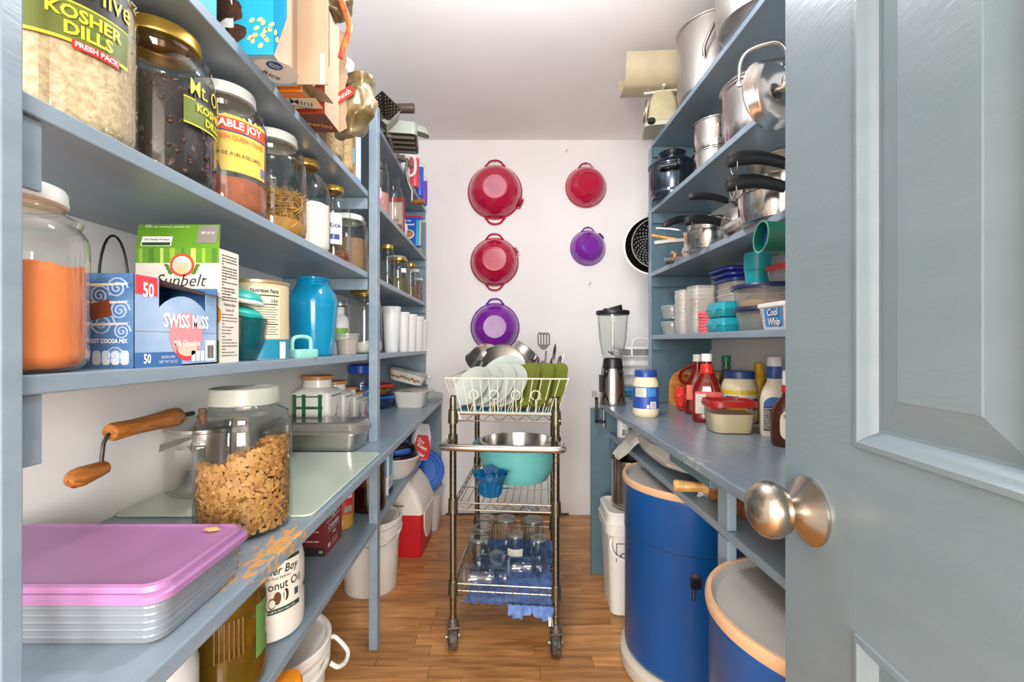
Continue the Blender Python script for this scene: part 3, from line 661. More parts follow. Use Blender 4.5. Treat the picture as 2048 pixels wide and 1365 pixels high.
# can
xc = -.555; yy = rtan(578, xc, .066); t = T('food_can', 'large tan paper can with nutrition facts panel behind the teal bowl', 'can', (xc, yy, z3(yy)))
MB().lathe([(.001, .001), (.066, .001), (.066, .17)], 40).build('body', mat('#c5b896', .5, name='tan_paper'), t)
MB().lathe([(.0655, .166), (.0675, .168), (.0675, .174), (.065, .175), (.062, .171), (.001, .171)], 40).build('rim', mat('#b9a27a', .35, .6), t)
MB().lathe([(.0664, .002), (.0664, .045)], 40).build('label_band', mat('#1f7f9c', .4), t)
a = acam(xc, yy)+.18; MB().cylpatch(.0666, a-.42, a+.55, .048, .158).build('facts_panel', mat('#d8ceb2', .5), t)
tcyl('Nutrition Facts', K, t, .0668, a+.06, .150, .0118, .03, .8); tcyl('150', K, t, .0668, a+.34, .128, .0105, .02)
for i in range(13): MB().cylpatch(.0669, a-.38+(.2 if i % 3 else 0), a+.5-(.1 if i % 2 else .02), .120-i*.0054, .1212-i*.0054+(.001 if i in (0, 8) else 0), 10).build('fine_print', K, t, smooth=False)
MB().cylpatch(.0669, a-.4, a+.53, .139, .1415).build('rule', K, t); MB().cylpatch(.0668, a+.55, a+.85, .002, .04).build('label_patch', mat('#cfdce2', .4), t)
# blue jar
AQ = glass('#5cc8e4', 1.45, .1, haze=.42, hz='#14b4e2', name='aqua_plastic')
xx, yy = tan2(575, 676, .071); t = T('plastic_jar', 'big translucent turquoise plastic jar on the left shelf', 'jar', (xx, yy, z3(yy)))
MB().lathe([(.001, 0), (.052, 0), (.058, .006), (.071, .15), (.0715, .165), (.066, .185), (.050, .212), (.047, .216), (.047, .236), (.045, .237), (.045, .214), (.001, .213)], 40).build('body', AQ, t)
for z_ in (.221, .228): MB().lathe([(.047, z_-.002), (.0492, z_), (.047, z_+.002)], 40).build('thread', AQ, t)
a = acam(xx, yy)+.12; tcyl('Tupper', mat('#1b8fb8', .35), t, .0712, a+.25, .152, .019, .005, 1.05)
# mint handle lid
xx, yy, _ = P(606, 700, 1.17); t = T('mint_lid', 'pale mint plastic lid with arched handle in front of the turquoise jar', 'lid', (-.513, yy, z3(yy)), R(68))
b = MB(); b.loft(rring([(.07, .05, .012, 0), (.074, .054, .012, .004), (.074, .054, .012, .02), (.07, .05, .012, .022)])); b.build('base', MINT, t)
MB().ctube([(-.03, 0, .018), (-.03, 0, .04), (-.024, 0, .05), (-.01, 0, .054), (.012, 0, .054), (.026, 0, .05), (.031, 0, .04), (.031, 0, .018)], .0052, 10).build('handle', MINT, t)
# deli cup, bottle, jars
xx, yy, _ = P(691, 700, 1.60); t = T('deli_cup', 'small clear cup of brown sauce beside the turquoise jar', 'cup', (-.541, yy, z3(yy)))
MB().lathe([(.001, 0), (.032, 0), (.040, .068), (.043, .07), (.043, .074), (.040, .075), (.001, .074)], 28).build('cup', CLEARP, t)
MB().lathe([(.001, .002), (.031, .002), (.0375, .052), (.001, .056)], 28).build('contents', mat('#a08a72', .5), t)
t = T('white_bottle', 'white plastic bottle with green label behind the clear cup', 'bottle', (-.632, 1.78, z3(1.78)))
MB().lathe([(.001, 0), (.034, 0), (.036, .004), (.036, .125), (.03, .145), (.017, .155), (.017, .165)], 28).build('body', WHITEP, t); MB().lathe([(.019, .158), (.019, .18), (.018, .182), (.001, .182)], 24).build('cap', WHITEP, t)
a = acam(-.632, 1.78)+.2; MB().cylpatch(.0364, a-.9, a+.9, .045, .1).build('paper_label', mat('#7da83c', .5), t); MB().cylpatch(.0367, a-.1, a+.7, .042, .062).build('barcode_patch', WH, t)
t = jar('storage_jar', 'big clear glass jar with gold lid and white bits inside, behind the post', -.562, 1.87, z3(1.87), .071, .262, .052, GOLD, .17, mat('#e6e3d6', .9, var=.2, vscale=60), bumps=.015)
jar('storage_jar', 'small empty glass jar with grey lid near the left wall', -.70, 1.98, z3(1.98), .045, .225, .034, SILV)
# white tumblers
def tumbler(px, d, r, h_, label):
    x_ = (px-VX)/F*d; t = T('white_tumbler', label, 'tumbler', (x_, d, z3(d)))
    MB().lathe([(.001, 0), (r*.66, 0), (r*.70, .003), (r*.94, h_*.93), (r*.94, h_*.935), (r*1.0, h_*.94), (r*1.0, h_*.985), (r*.97, h_), (r*.9, h_-.002), (.001, h_-.003)], 32).build('body', mat('#f0f0ee', .32, name='white_tumbler_plastic'), t)
    MB().lathe([(r*.945, h_*.88), (r*.985, h_*.885), (r*.985, h_*.9), (r*.945, h_*.905)], 32).build('rim_ring', mat('#f0f0ee', .32, name='white_tumbler_plastic'), t)
tumbler(783, 2.33, .048, .232, 'widest of the white lidded tumblers, nearest the post')
tumbler(806, 2.46, .036, .213, 'second white tumbler from the post, slim with a plain rim')
tumbler(821, 2.58, .038, .21, 'third white tumbler from the post, in the middle of the row')
tumbler(835, 2.72, .041, .206, 'fourth white tumbler from the post, one before the last')
tumbler(845, 2.85, .034, .195, 'last white tumbler at the back wall end of the row')

# ================================================================== upper left shelf (b): cereal boxes overhanging the edge
zb = LZ['b']
def obox(name, label, y0, y1, x0, x1, h_, mats, cat='box'):
    t = T(name, label, cat); f, u, s_ = mats
    MB().box(x0, x1, y0, y1, zb, zb+h_).build('carton_body', s_, t, smooth=False)
    quad(f, t, ((x0+x1)/2, y0, zb+h_/2), (1, 0, 0), (0, 0, 1), x1-x0, h_, 'front_print', .0006)
    quad(u, t, ((x0+x1)/2, (y0+y1)/2, zb), (1, 0, 0), (0, -1, 0), x1-x0, y1-y0, 'bottom_print', .0006)
    return t
CARD = mat('#b39a80', .75, name='brown_cardboard', var=.08, vscale=10)
CB = mat('#1f9fc6', .45, name='blue_cereal_carton'); LB = mat('#a9cfe2', .45)
t = obox('cereal_box', 'large blue cereal box with almonds print overhanging the upper left shelf', .872, .977, -.64, -.436, .285, (CB, LB, CARD))
Yf = .872
quad(mat('#dcdcd8', .45), t, (-.567, Yf, zb+.142), (1, 0, 0), (-.06, 0, 1), .10, .28, off=.001)
for px, py, s_ in ((440, 14, .07), (458, 26, .06), (470, 66, .05), (436, 34, .06)):
    c = P(px, py, Yf); b = blob(c, (s_*.55, .0012, s_*.45), .25, 2.2, px, 14, 8); b.build('chocolate_print', mat('#4a2a1a', .5, var=.5, vscale=120), t)
AL = mat('#e3bd84', .5, name='almond_print')
rnd = random.Random(4)
for px, py in ((505, 41), (521, 40), (527, 46), (514, 57), (511, 71), (531, 62), (539, 60), (527, 72), (534, 80), (501, 76), (506, 82), (522, 92), (544, 50)):
    c = P(px, py, Yf); g = rnd.uniform(0, 3); disc(AL, t, c, (math.cos(g), 0, math.sin(g)), (-math.sin(g), 0, math.cos(g)), .0125, .0085, 'almond_print', .0014, 12)
def un(px, py): c = P(px, py, (zb-CAMZ)*F/(VY-py)); return (c[0], c[1], zb)
uq, ur = (0, 1, 0), (1, 0, 0)
disc(WH, t, un(551, 143), ur, (0, -1, 0), .085, .085, off=.0012); disc(mat('#1d4f9c', .5), t, un(549, 130), ur, (0, -1, 0), .030, .030, off=.0016)
txt('Great\nValue', WH, t, un(549, 130), (.6, .55, 0), (.55, -.6, 0), .009, .02, off=.002); txt('Rice', mat('#1d2a5a', .5), t, un(543, 149), (.55, .6, 0), (.6, -.55, 0), .021, .005, off=.002)
b = MB(); b.add([(-.436, .8715, zb), (-.436, .8715, zb+.28), (-.409, .868, zb+.28), (-.409, .868, zb+.068), (-.414, .868, zb+.055)], [(0, 4, 3, 2, 1)]); b.add([(-.436, .8727, zb), (-.436, .8727, zb+.28), (-.409, .8692, zb+.28), (-.409, .8692, zb+.068), (-.414, .8692, zb+.055)], [(0, 1, 2, 3, 4)])
b.build('side_flap', mat('#1788b4', .45), t, smooth=False)
for k in (0, 1):
    c = P(552+k*3, 66+k*14, .868); disc(AL, t, c, (1, 0, 0), (0, 0, 1), .006, .012, 'almond_print', .0012, 10)
b = MB(); b.box(-.436, -.370, .973, .976, zb+.001, zb+.285); b.build('open_flap', CARD, t, smooth=False)
b = MB(); b.box(-.386, -.376, .9715, .973, zb+.0, zb+.065); b.build('torn_edge', mat('#d9c9ae', .8), t, smooth=False)
t2 = T('teal_carton', 'corner of a teal carton at the near end of the upper left shelf', 'box')
MB().box(-.66, -.50, .75, .80, zb, zb+.2).build('carton_body', mat('#2f9c9a', .5), t2, smooth=False)
OR = mat('#e8841f', .45, name='orange_carton')
t = obox('cereal_box', 'orange cereal box with blue lettering on its bottom, second of the overhanging boxes', .999, 1.071, -.62, -.438, .26, (OR, OR, mat('#c9a67a', .6)))
quad(mat('#f0deae', .5), t, un(602, 206), ur, (0, -1, 0), .085, .046, off=.0012); txt('Mini', mat('#2a5f9a', .5), t, un(602, 204), (.9, .3, 0), (.3, -.9, 0), .030, .004, off=.002); txt('Wheats', mat('#2a5f9a', .5), t, un(604, 213), (.95, .25, 0), (.25, -.95, 0), .014, .01, off=.002)
b = MB(); b.add([(-.438, 1.0, zb+.02), (-.40, 1.012, zb+.012), (-.394, 1.07, zb+.01), (-.438, 1.07, zb+.02)], [(0, 1, 2, 3)]); b.add([(-.438, 1.0, zb+.022), (-.40, 1.012, zb+.014), (-.394, 1.07, zb+.012), (-.438, 1.07, zb+.022)], [(3, 2, 1, 0)]); b.build('open_flap', mat('#b7a48e', .6), t, smooth=False)
t = obox('cereal_box', 'dark red cereal box with gold lettering, third of the overhanging boxes', 1.095, 1.192, -.60, -.424, .27, (mat('#a3371f', .45), mat('#6f3322', .45), CARD))
txt('Cheerios', mat('#e0a23f', .5), t, un(628, 247), (.9, .35, 0), (.35, -.9, 0), .030, .02, .8, off=.002)
b = MB(); pts = [(0, 0), (0, .27)]
for i in range(12): pts.append((-.016-.004*(i % 2)-.005*noise.noise((i*.7, 0, 0)), .27-.27*(i+.5)/12))
b.loft([[(-.424-p[0], 1.193, zb+p[1]) for p in pts], [(-.424-p[0], 1.195, zb+p[1]) for p in pts]]); b.build('torn_flap', CARD, t, smooth=False)
# snack bags sticking out
def bag(name, label, c, rad, mt, seed, amp=.22, f=2.1, rot=(0, 0, 0), cat='bag'):
    M = Matrix.Translation(c) @ Matrix.Rotation(rot[2], 4, 'Z') @ Matrix.Rotation(rot[0], 4, 'X') @ Matrix.Rotation(rot[1], 4, 'Y')
    t = T(name, label, cat); blob((0, 0, 0), rad, amp, f, seed, 64, 48, M).build('crumpled_bag', mt, t, ang=60); return t, M
FO = mat('#7d6a3e', .28, .55, name='foil_inside', var=.4, vscale=18)
def pouch(spec, seed, amp=.006, n=48, fr=26):
    rings = []
    for (cx_, cy_, z_, w_, d_) in spec:
        ring = []
        for i in range(n):
            g = 2*pi*i/n; p = Vector((cx_+w_/2*math.copysign(abs(math.cos(g))**.7, math.cos(g)), cy_+d_/2*math.sin(g), z_))
            q = noise.noise(p*fr+Vector((seed, 0, 0)))+.5*noise.noise(p*fr*2.3+Vector((0, seed, 0)))
            ring.append((p.x+amp*q, p.y+amp*1.4*noise.noise(p*fr+Vector((9, seed, 3))), p.z+amp*.7*noise.noise(p*fr*1.3+Vector((3, 1, seed)))))
        rings.append(ring)
    return rings
def dens(spec, k=5):
    out = []
    for a_, b_ in zip(spec, spec[1:]):
        for i in range(k): out.append(tuple(p+(q-p)*i/k for p, q in zip(a_, b_)))
    return out+[spec[-1]]
FO = mat('#6f6040', .3, .45, name='foil_inside', var=.45, vscale=22)
t = T('snack_bag', 'open foil snack bag with a red printed edge standing above the dark red box', 'bag')
MB().loft(pouch(dens([(-.44, 1.15, zb+.272, .07, .05), (-.425, 1.15, zb+.30, .085, .07), (-.415, 1.15, zb+.36, .095, .08), (-.405, 1.15, zb+.43, .10, .07)]), 3, .012), True, False).build('crumpled_bag', FO, t, ang=40)
MB().ctube([P(674, -30, 1.12), P(684, 5, 1.12), P(697, 42, 1.12), P(698, 62, 1.12), P(688, 92, 1.12), P(681, 116, 1.12)], .0075, 8).build('printed_edge', mat('#cf2a1c', .35, name='red_bag_print', var=.5, vscale=70, h2='#e2802a'), t)
t = T('snack_bag', 'crumpled foil bag with red lettering hanging over the upper left shelf edge', 'bag')
FO2 = mat('#a39676', .25, .45, name='foil', var=.4, vscale=16, h2='#6a5a34')
MB().loft(pouch(dens([(-.43, 1.245, zb+.012, .05, .03), (-.415, 1.245, zb+.03, .08, .07), (-.40, 1.245, zb+.07, .10, .09), (-.395, 1.245, zb+.115, .105, .085), (-.395, 1.245, zb+.145, .085, .06), (-.385, 1.245, zb+.17, .075, .075)]), 9, .011), True, False).build('crumpled_bag', FO2, t, ang=40)
c = P(686, 190, 1.19)
quad(mat('#c8352a', .4), t, (c[0], 1.188, c[2]-.004), (.75, 0, .5), (-.5, -.1, .75), .066, .024, off=.002, r=.008); txt('Crunch', WH, t, (c[0], 1.188, c[2]-.004), (.75, 0, .5), (-.5, -.1, .75), .018, .02, .9, off=.003)
# clear canisters and oats
OATS = mat('#d2b48a', .8, var=.35, vscale=120, h2='#a9875a')
t = jar('canister', 'tall clear canister of oats in front on the upper left shelf', -.515, 1.37, zb, .040, .25, .036, CLEARP, .35, OATS, gl=glass('#f3f4f2'), shoulder=.85, neck=.93, cat='canister')
t = jar('canister', 'tall clear canister of puffed grains next to the blue oat box', -.515, 1.475, zb, .036, .24, .033, CLEARP, .62, mat('#d9bb84', .8, var=.4, vscale=110, h2='#b08d52'), gl=glass('#f3f4f2'), shoulder=.85, neck=.93, cat='canister')
t = T('oat_box', 'blue and white oat box with picture beside the blue post', 'box')
MB().box(-.60, -.492, 1.535, 1.60, zb, zb+.2).build('carton_body', mat('#58a9d6', .5), t, smooth=False)
quad(mat('#e7e3e0', .5), t, (-.52, 1.535, zb+.085), ur, up, .05, .09, off=.0008); disc(mat('#1d66b0', .5), t, (-.515, 1.535, zb+.142), ur, up, .03, .03, off=.0012); quad(mat('#c79a62', .6, var=.4, vscale=120), t, (-.503, 1.535, zb+.03), ur, up, .025, .05, off=.0013); quad(mat('#c79a62', .6, var=.4, vscale=120), t, (-.497, 1.535, zb+.135), ur, up, .012, .06, off=.0014)
quad(mat('#dfe6ea', .5), t, (-.492, 1.5675, zb+.1), (0, 1, 0), up, .05, .17, off=.0008)
jar('storage_jar', 'glass jar with pink filling just past the post on the upper shelf', -.535, 1.99, zb, .045, .235, .036, GL, .42, mat('#cf8f8c', .8, var=.2, vscale=40), lid=False)
x = -.532; yy = rtan(806, x, .044)
jar('storage_jar', 'open mouthed glass jar in front of the cake mix box on the upper shelf', x, yy, zb, .044, .275, .028, GL, .12, mat('#8a7440', .8, var=.5, vscale=60), lid=False, shoulder=.66, neck=.8)
t = T('cake_mix_box', 'pale cake mix box with dark red edge on the upper left shelf', 'box')
MB().box(-.63, -.50, 2.32, 2.36, zb, zb+.19).build('carton_body', mat('#e0c3b4', .5), t, smooth=False)
MB().box(-.5005, -.4985, 2.319, 2.361, zb, zb+.191).build('edge_print', mat('#b02a25', .5), t, smooth=False); txt('Moist', mat('#7a1f1a', .5), t, (-.555, 2.32, zb+.075), ur, up, .030, .01); MB().box(-.631, -.5005, 2.3185, 2.3195, zb+.165, zb+.19).build('edge_print', mat('#b02a25', .5), t, smooth=False)
t = T('white_packet', 'small white plastic packet between the cake mix box and the oatmeal pouch', 'packet', (-.535, 2.46, zb))
blob((0, 0, .05), (.03, .03, .055), .25, 2, 5).build('pouch', mat('#e9eaea', .3), t); MB().tube([(.005+.012*math.cos(k*pi/4), 0, .11+.014*math.sin(k*pi/4)) for k in range(8)], .003, 6, True).build('ring', WHITEP, t)
t = T('oatmeal_pouch', 'blue oatmeal pouch with red top and a bowl picture near the back wall', 'pouch', (-.515, 2.62, zb), R(-4))
b = MB(); b.loft(rring([(.115, .04, .008, 0), (.12, .045, .01, .05), (.118, .02, .006, .16), (.12, .003, .001, .178)])); b.build('pouch', mat('#2b55b8', .3), t)
quad(RED, t, (0, -.0035, .172), ur, up, .122, .014, off=.001); quad(mat('#3fa9d8', .35), t, (.042, -.0235, .075), ur, (0, .12, 1), .02, .15, off=.001); quad(mat('#e6d28a', .35), t, (.056, -.0215, .075), ur, (0, .12, 1), .008, .15, off=.001)
disc(WH, t, (-.012, -.0245, .068), ur, (0, .1, 1), .07, .055, off=.001); disc(mat('#b98a52', .6, var=.5, vscale=120), t, (-.012, -.0245, .07), ur, (0, .1, 1), .06, .045, off=.0016); disc(G3, t, (-.014, -.0245, .082), ur, (0, .1, 1), .02, .01, off=.0022)
txt('Oatmeal', WH, t, (-.012, -.0185, .125), ur, (0, .16, 1), .019, .02); txt('real', WH, t, (-.012, -.0155, .147), ur, (0, .16, 1), .017, .02)
t = T('paper_packet', 'small striped paper packet at the end of the upper shelf', 'packet'); MB().box(-.54, -.495, 2.78, 2.83, zb, zb+.075).build('packet', mat('#cfc3b6', .6), t, smooth=False); quad(mat('#a5543c', .6), t, (-.515, 2.78, zb+.035), ur, up, .008, .07)
# ================================================================== top left shelf (a)
za = LZ['a']
t = T('box_grater', 'steel box grater lying on the top left shelf above the post', 'grater', (-.475, 1.86, za), R(12))
GR = mat('#8f887c', .4, 1, name='worn_steel', var=.25, vscale=30)
b = MB(); b.M = Matrix.Rotation(R(-90), 4, 'X') @ Matrix.Rotation(R(42), 4, 'Z')
b.M = Matrix.Translation((0, 0, .062)) @ b.M
b.loft(rring([(.098, .086, .006, -.07), (.072, .06, .006, .11)]), False, False); b.build('body', GR, t)
b2 = MB(b.M)
b2.loft([rr(.1005, .0885, .006, 5, z=-.072), rr(.1005, .0885, .006, 5, z=-.064)], False, False); b2.build('rim', STEEL, t)
b3 = MB(); HM = mat('#d3cec4', .6)  # pale discs paint the light seen through the grater holes
for i in range(5):
    for j in range(7):
        zz = -.055+j*.023; wd = .098-.026*(zz+.07)/.18; dd = .086-.026*(zz+.07)/.18
        b3.M = b.M @ axis((-wd/2-.0004, (i-2)*dd*.17, zz), (-1, 0, 0)); b3.cyl(.0032, -.001, .0006, 8)
        b3.M = b.M @ axis(((i-2)*wd*.17, -dd/2-.0004, zz), (0, -1, 0)); b3.cyl(.0032, -.001, .0006, 8)
b3.build('lit_hole_discs', HM, t, kind='stuff')
t = T('wooden_roller', 'dark brown wooden roller handle sticking out above the grater', 'roller'); b = MB(axis(P(790, 217, 2.0), (1, 0, 0))); b.lathe([(.001, -.12), (.019, -.12), (.020, .02), (.021, .078), (.019, .084), (.005, .085), (.001, .083)], 24); b.build('handle', mat('#4a3632', .45), t)
b = MB(); b.box(-.62, -.56, 1.97, 2.03, za, za+.17); b.build('stand', mat('#3f3a38', .5), t, smooth=False)
t = T('food_slicer', 'old pale green metal slicer body overhanging the top left shelf', 'slicer', (-.45, 2.0, za+.0), R(8))
PG = mat('#8f978a', .35, name='pale_green_enamel')
b = MB(); b.loft(rring([(.165, .21, .02, .012), (.17, .215, .022, .03), (.165, .21, .02, .062)]), False, True); b.build('housing', PG, t)
b = MB(); b.loft(rring([(.165, .21, .02, .012), (.150, .195, .016, .012), (.150, .195, .016, .05)]), False, True); b.build('underside', mat('#77756c', .35, .7), t)
for i in range(4): MB().box(-.072, .072, -.075+i*.048, -.063+i*.048, .006, .045).build('rib', mat('#a8a598', .3, .8), t, smooth=False)
for sx in (-.06, -.03): MB().box(sx-.006, sx+.006, -.09, .09, 0, .03).build('foot_rail', mat('#8f8d84', .3, .8), t, smooth=False)
b = MB(axis((.055, -.02, .06), (.25, 0, 1))); b.loft([rr(.05, .16, .02, 5, z=0), rr(.045, .15, .02, 5, z=.018), rr(.03, .12, .014, 5, z=.03)]); b.build('motor_hump', PG, t)
t = T('white_container', 'white plastic container behind the bags on the top left shelf', 'container', (-.57, 1.60, za)); MB().lathe([(.001, 0), (.045, 0), (.05, .11), (.053, .112), (.053, .12), (.001, .122)], 28).build('body', WHITEP, t)
t = T('meat_grinder', 'hand crank meat grinder hanging over the far top left shelf', 'grinder')
IR = mat('#9b948a', .42, .9, name='cast_iron_tinned', var=.3, vscale=40)
c0 = Vector(P(806, 320, 2.24))
b = MB(); b.M = axis((c0.x-.07, 2.26, za+.045), (1, 0, .1)); b.lathe([(.001, -.05), (.03, -.05), (.032, -.03), (.026, -.01), (.026, .05), (.018, .055), (.018, .075), (.001, .075)], 20); b.M = Matrix.Identity(4); b.box(c0.x-.085, c0.x-.065, 2.25, 2.27, za, za+.03); b.build('body', IR, t)
b = MB(); b.tube([(c0.x-.03, 2.24, za+.05), P(815, 322, 2.22), P(822, 335, 2.21)], .011, 10); b.tube([P(815, 322, 2.21), P(811, 345, 2.2), P(816, 365, 2.2), P(824, 384, 2.2), P(823, 405, 2.2)], .0085, 8, r2=.006); b.build('crank_arm', IR, t)
b = MB(axis(P(822, 405, 2.2), (1, -.1, .02))); b.lathe([(.001, -.002), (.008, 0), (.0085, .01), (.012, .03), (.0135, .05), (.012, .063), (.006, .068), (.001, .068)], 16); b.build('wood_grip', wood('#9a5f33', '#6e3f1d'), t)
def tcup(px, d, r, h_, c, label, x_=None):
    x_ = (px-VX)/F*d; t = T('drink_bottle', label, 'bottle', (x_, d, za)); MB().lathe([(.001, 0), (r*.85, 0), (r*.92, .006), (r, h_*.3), (r, h_*.92), (r*.9, h_*.94)], 24).build('body', mat(c, .35), t)
    MB().lathe([(r*.95, h_*.92), (r*1.02, h_*.93), (r*1.02, h_*.98), (r*.6, h_*1.03), (.001, h_*1.03)], 24).build('cap', WHITEP, t)
    MB().ctube([(r*1.0, 0, h_*.9), (r*1.3, -.01, h_*.97), (r*.4, -.02, h_*1.12), (-r*.8, -.01, h_*1.0)], .004, 6).build('strap', WHITEP, t)
tcup(829, 2.53, .026, .17, '#d84a55', 'red drink bottle overhanging the far end of the top left shelf')
tcup(839, 2.68, .024, .18, '#3f62d2', 'blue drink bottle between the red and purple ones on the top shelf')
tcup(848, 2.86, .021, .16, '#7a4fc8', 'purple drink bottle last on the top left shelf')
t = T('white_jug', 'white plastic jug behind the drink bottles on the top left shelf', 'jug', (-.575, 2.50, za)); MB().lathe([(.001, 0), (.07, 0), (.075, .02), (.075, .12), (.06, .17), (.03, .19), (.001, .19)], 28).build('body', WHITEP, t); MB().ctube([(.06, 0, .05), (.1, 0, .07), (.1, 0, .15), (.06, 0, .17)], .008, 8).build('handle', WHITEP, t)

# ================================================================== left worktop
zw = .762
# lavender lidded tray box
t = T('storage_tray', 'flat clear grey storage box with lavender lid, nearest on the left worktop', 'container', (-.575, .6225, zw))
GB = glass('#cfd3d8', 1.45, .15, haze=.42, hz='#aab2bb', name='smoky_plastic')
b = MB(); b.loft(rring([(.335, .165, .018, 0), (.343, .174, .02, .004), (.352, .183, .022, .052), (.362, .193, .024, .0525), (.364, .195, .024, .058)]), True, False); b.build('body', GB, t)
for i in range(5): MB().loft(rring([(.3445+.0016*i, .1755+.0016*i, .02, .009+i*.009), (.3465+.0016*i, .1775+.0016*i, .021, .011+i*.009), (.3452+.0016*i, .1762+.0016*i, .02, .013+i*.009)]), False, False).build('ridge', GB, t)
LV = mat('#9a6c99', .38, name='lavender_plastic', var=.05, vscale=6)
b = MB(); b.loft(rring([(.362, .193, .024, .0555), (.368, .199, .026, .0555), (.368, .199, .026, .063), (.362, .193, .026, .066), (.356, .187, .024, .066), (.354, .185, .024, .0725), (.346, .177, .022, .0745), (.338, .169, .020, .0725), (.334, .165, .02, .0715)]), False, True); b.build('lid', LV, t)
MB().loft([rr(.32, .155, .01, z=.004), rr(.326, .16, .01, z=.046)]).build('folded_contents', mat('#8d949b', .7, var=.3, vscale=10), t)
tag(blob(P(424, 1050, .69)[:2]+(zw+.0755,), (.011, .007, .0025), .4, 3, 2, 12, 8).build('granola_crumb', mat('#c99a5c', .7)), 'granola crumb lying on the lavender lid', 'crumb')
# cereal jar
xx, yy = tan2(383, 585, .085)
GN = mat('#a87637', .75, name='granola', var=.45, vscale=70, h2='#8a5a26', bump=.6, bscale=120)
t = jar('cereal_jar', 'large glass jar of oat granola clusters with white lid on the left worktop', xx, yy, zw, .085, .272, .058, mat('#989d92', .35), None, None, shoulder=.70, lid_h=.115, cat='jar')
rnd = random.Random(21); b = MB()
for i in range(620):
    an = rnd.uniform(0, 2*pi); q = .070*math.sqrt(rnd.random()); h_ = .138+.036*math.cos(an-.1)*(q/.07)+.012*rnd.random()
    h_ = min(h_, .178)
    z_ = rnd.uniform(.012, h_)
    if rnd.random() < .55: q = .069
    s_ = rnd.uniform(.006, .012)
    bl = blob((q*math.cos(an), q*math.sin(an), z_), (s_, s_, s_*.85), .45, 2.2, i, 10, 7); b.add(bl.v, bl.f)
b.build('granola_clusters', GN, t, ang=50, kind='stuff')
b = MB()
for i in range(3600):
    an = rnd.uniform(0, 2*pi); q = .0795-rnd.uniform(0, .004); hm = .14+.036*math.cos(an-.1)
    z_ = rnd.uniform(.012, max(.03, min(hm, .18))); rad = Vector((math.cos(an), math.sin(an), 0)); tn = Vector((-math.sin(an), math.cos(an), 0)); c = rad*q+Vector((0, 0, z_))
    g = rnd.uniform(0, pi); d_ = tn*math.cos(g)+Vector((0, 0, math.sin(g))); e = rad.cross(d_); d_ = (d_+rad*rnd.uniform(-.4, .4)).normalized(); L1 = rnd.uniform(.003, .006); L2 = L1*.7
    b.add([tuple(c+d_*L1*math.cos(k*pi/3)+e*L2*math.sin(k*pi/3)) for k in range(6)], [tuple(range(6))])
b.build('oat_flakes', mat('#bd8f50', .7, var=.35, vscale=60, h2='#a8763a'), t, smooth=False, kind='stuff')
# glass cutting board
b = MB(); b.loft([rr(.405, .535, .018, z=zw+.0006, cx=-.592, cy=1.198), rr(.409, .539, .02, z=zw+.003, cx=-.592, cy=1.198), rr(.405, .535, .018, z=zw+.0054, cx=-.592, cy=1.198)])
tag(b.build('cutting_board', mat('#b6c2b4', .16, name='frosted_green_glass')), 'pale green glass cutting board under the granola jar', 'cutting board')
# popcorn popper
t = T('popcorn_popper', 'steel stovetop popper with wooden handle and hand crank against the left wall', 'popper')
xp, yp = -.708, 1.10; zp = zw+.0056
b = MB(Matrix.Translation((xp, yp, zp))); b.lathe([(.001, 0), (.078, 0), (.084, .006), (.086, .02), (.086, .145), (.089, .147), (.089, .151), (.084, .15), (.083, .02), (.001, .006)], 36); b.build('pot', STEEL, t)
b = MB(Matrix.Translation((xp, yp, zp+.151))); b.lathe([(.088, 0), (.088, .004), (.06, .014), (.02, .02), (.001, .021)], 36); b.build('lid', STEEL, t)
b = MB(Matrix.Translation((xp+.0, yp-.02, zp+.17))); b.cyl(.009, 0, .026, 14); b.build('lid_knob', wood('#a5602c', '#7a431c'), t)
W1 = wood('#c07a34', '#8c4f1c', 'varnished_wood', 10, (14, 2, 14), .3)
b = MB(axis((-.69, .975, .963), (0, -1, -.01))); b.lathe([(.001, 0), (.014, 0), (.0195, .008), (.0195, .03), (.0165, .07), (.015, .12), (.0165, .165), (.014, .172), (.001, .174)], 24); b.build('handle', W1, t)
MB().tube([(-.69, 1.02, .962), (-.69, .97, .963)], .005, 8).build('lid_rod', mat('#55534f', .4, .9), t); b = MB(); b.tube([(-.69, .815, .962), (-.69, .798, .958), (-.69, .79, .945), (-.69, .787, .925), (-.69, .785, .905), (-.69, .78, .901)], .0032, 8); b.build('crank_rod', mat('#55534f', .4, .9), t)
b = MB(axis((-.69, .792, .903), (0, -1, -.06))); b.lathe([(.001, 0), (.0115, 0), (.013, .01), (.0165, .045), (.015, .058), (.010, .065), (.001, .067)], 22); b.build('crank_knob', W1, t)
b = MB(); b.box(-.705, -.66, .985, 1.012, zp+.075, zp+.12); b.box(-.70, -.665, .975, .99, zp+.115, zp+.122); b.build('latch', STEEL, t, smooth=False)
b = MB(); b.add([(-.72, .96, .905), (-.70, .93, .895), (-.66, .98, .915), (-.67, 1.02, .92)], [(0, 1, 2, 3), (3, 2, 1, 0)]); b.build('vent_flap', STEEL, t, smooth=False)
# baking pan with lid
t = T('baking_pan', 'rectangular steel baking pan with clear grey plastic lid in front of the canisters', 'pan', (-.628, 1.558, zw))
b = MB(); b.loft(rring([(.29, .135, .03, 0), (.302, .147, .03, .004), (.316, .158, .03, .055), (.332, .172, .034, .057), (.332, .172, .034, .061), (.316, .158, .03, .061), (.30, .145, .03, .006)]), True, True); b.build('pan', BRUSH, t)
b = MB(); b.loft(rring([(.334, .174, .034, .060), (.338, .178, .036, .060), (.338, .178, .036, .069), (.326, .166, .032, .0705), (.312, .154, .03, .092), (.296, .138, .026, .095), (.24, .09, .02, .0945)]), False, True); b.build('lid', glass('#d8d6d2', 1.45, .1, haze=.30, hz='#b9b5ae', name='grey_clear_plastic'), t)
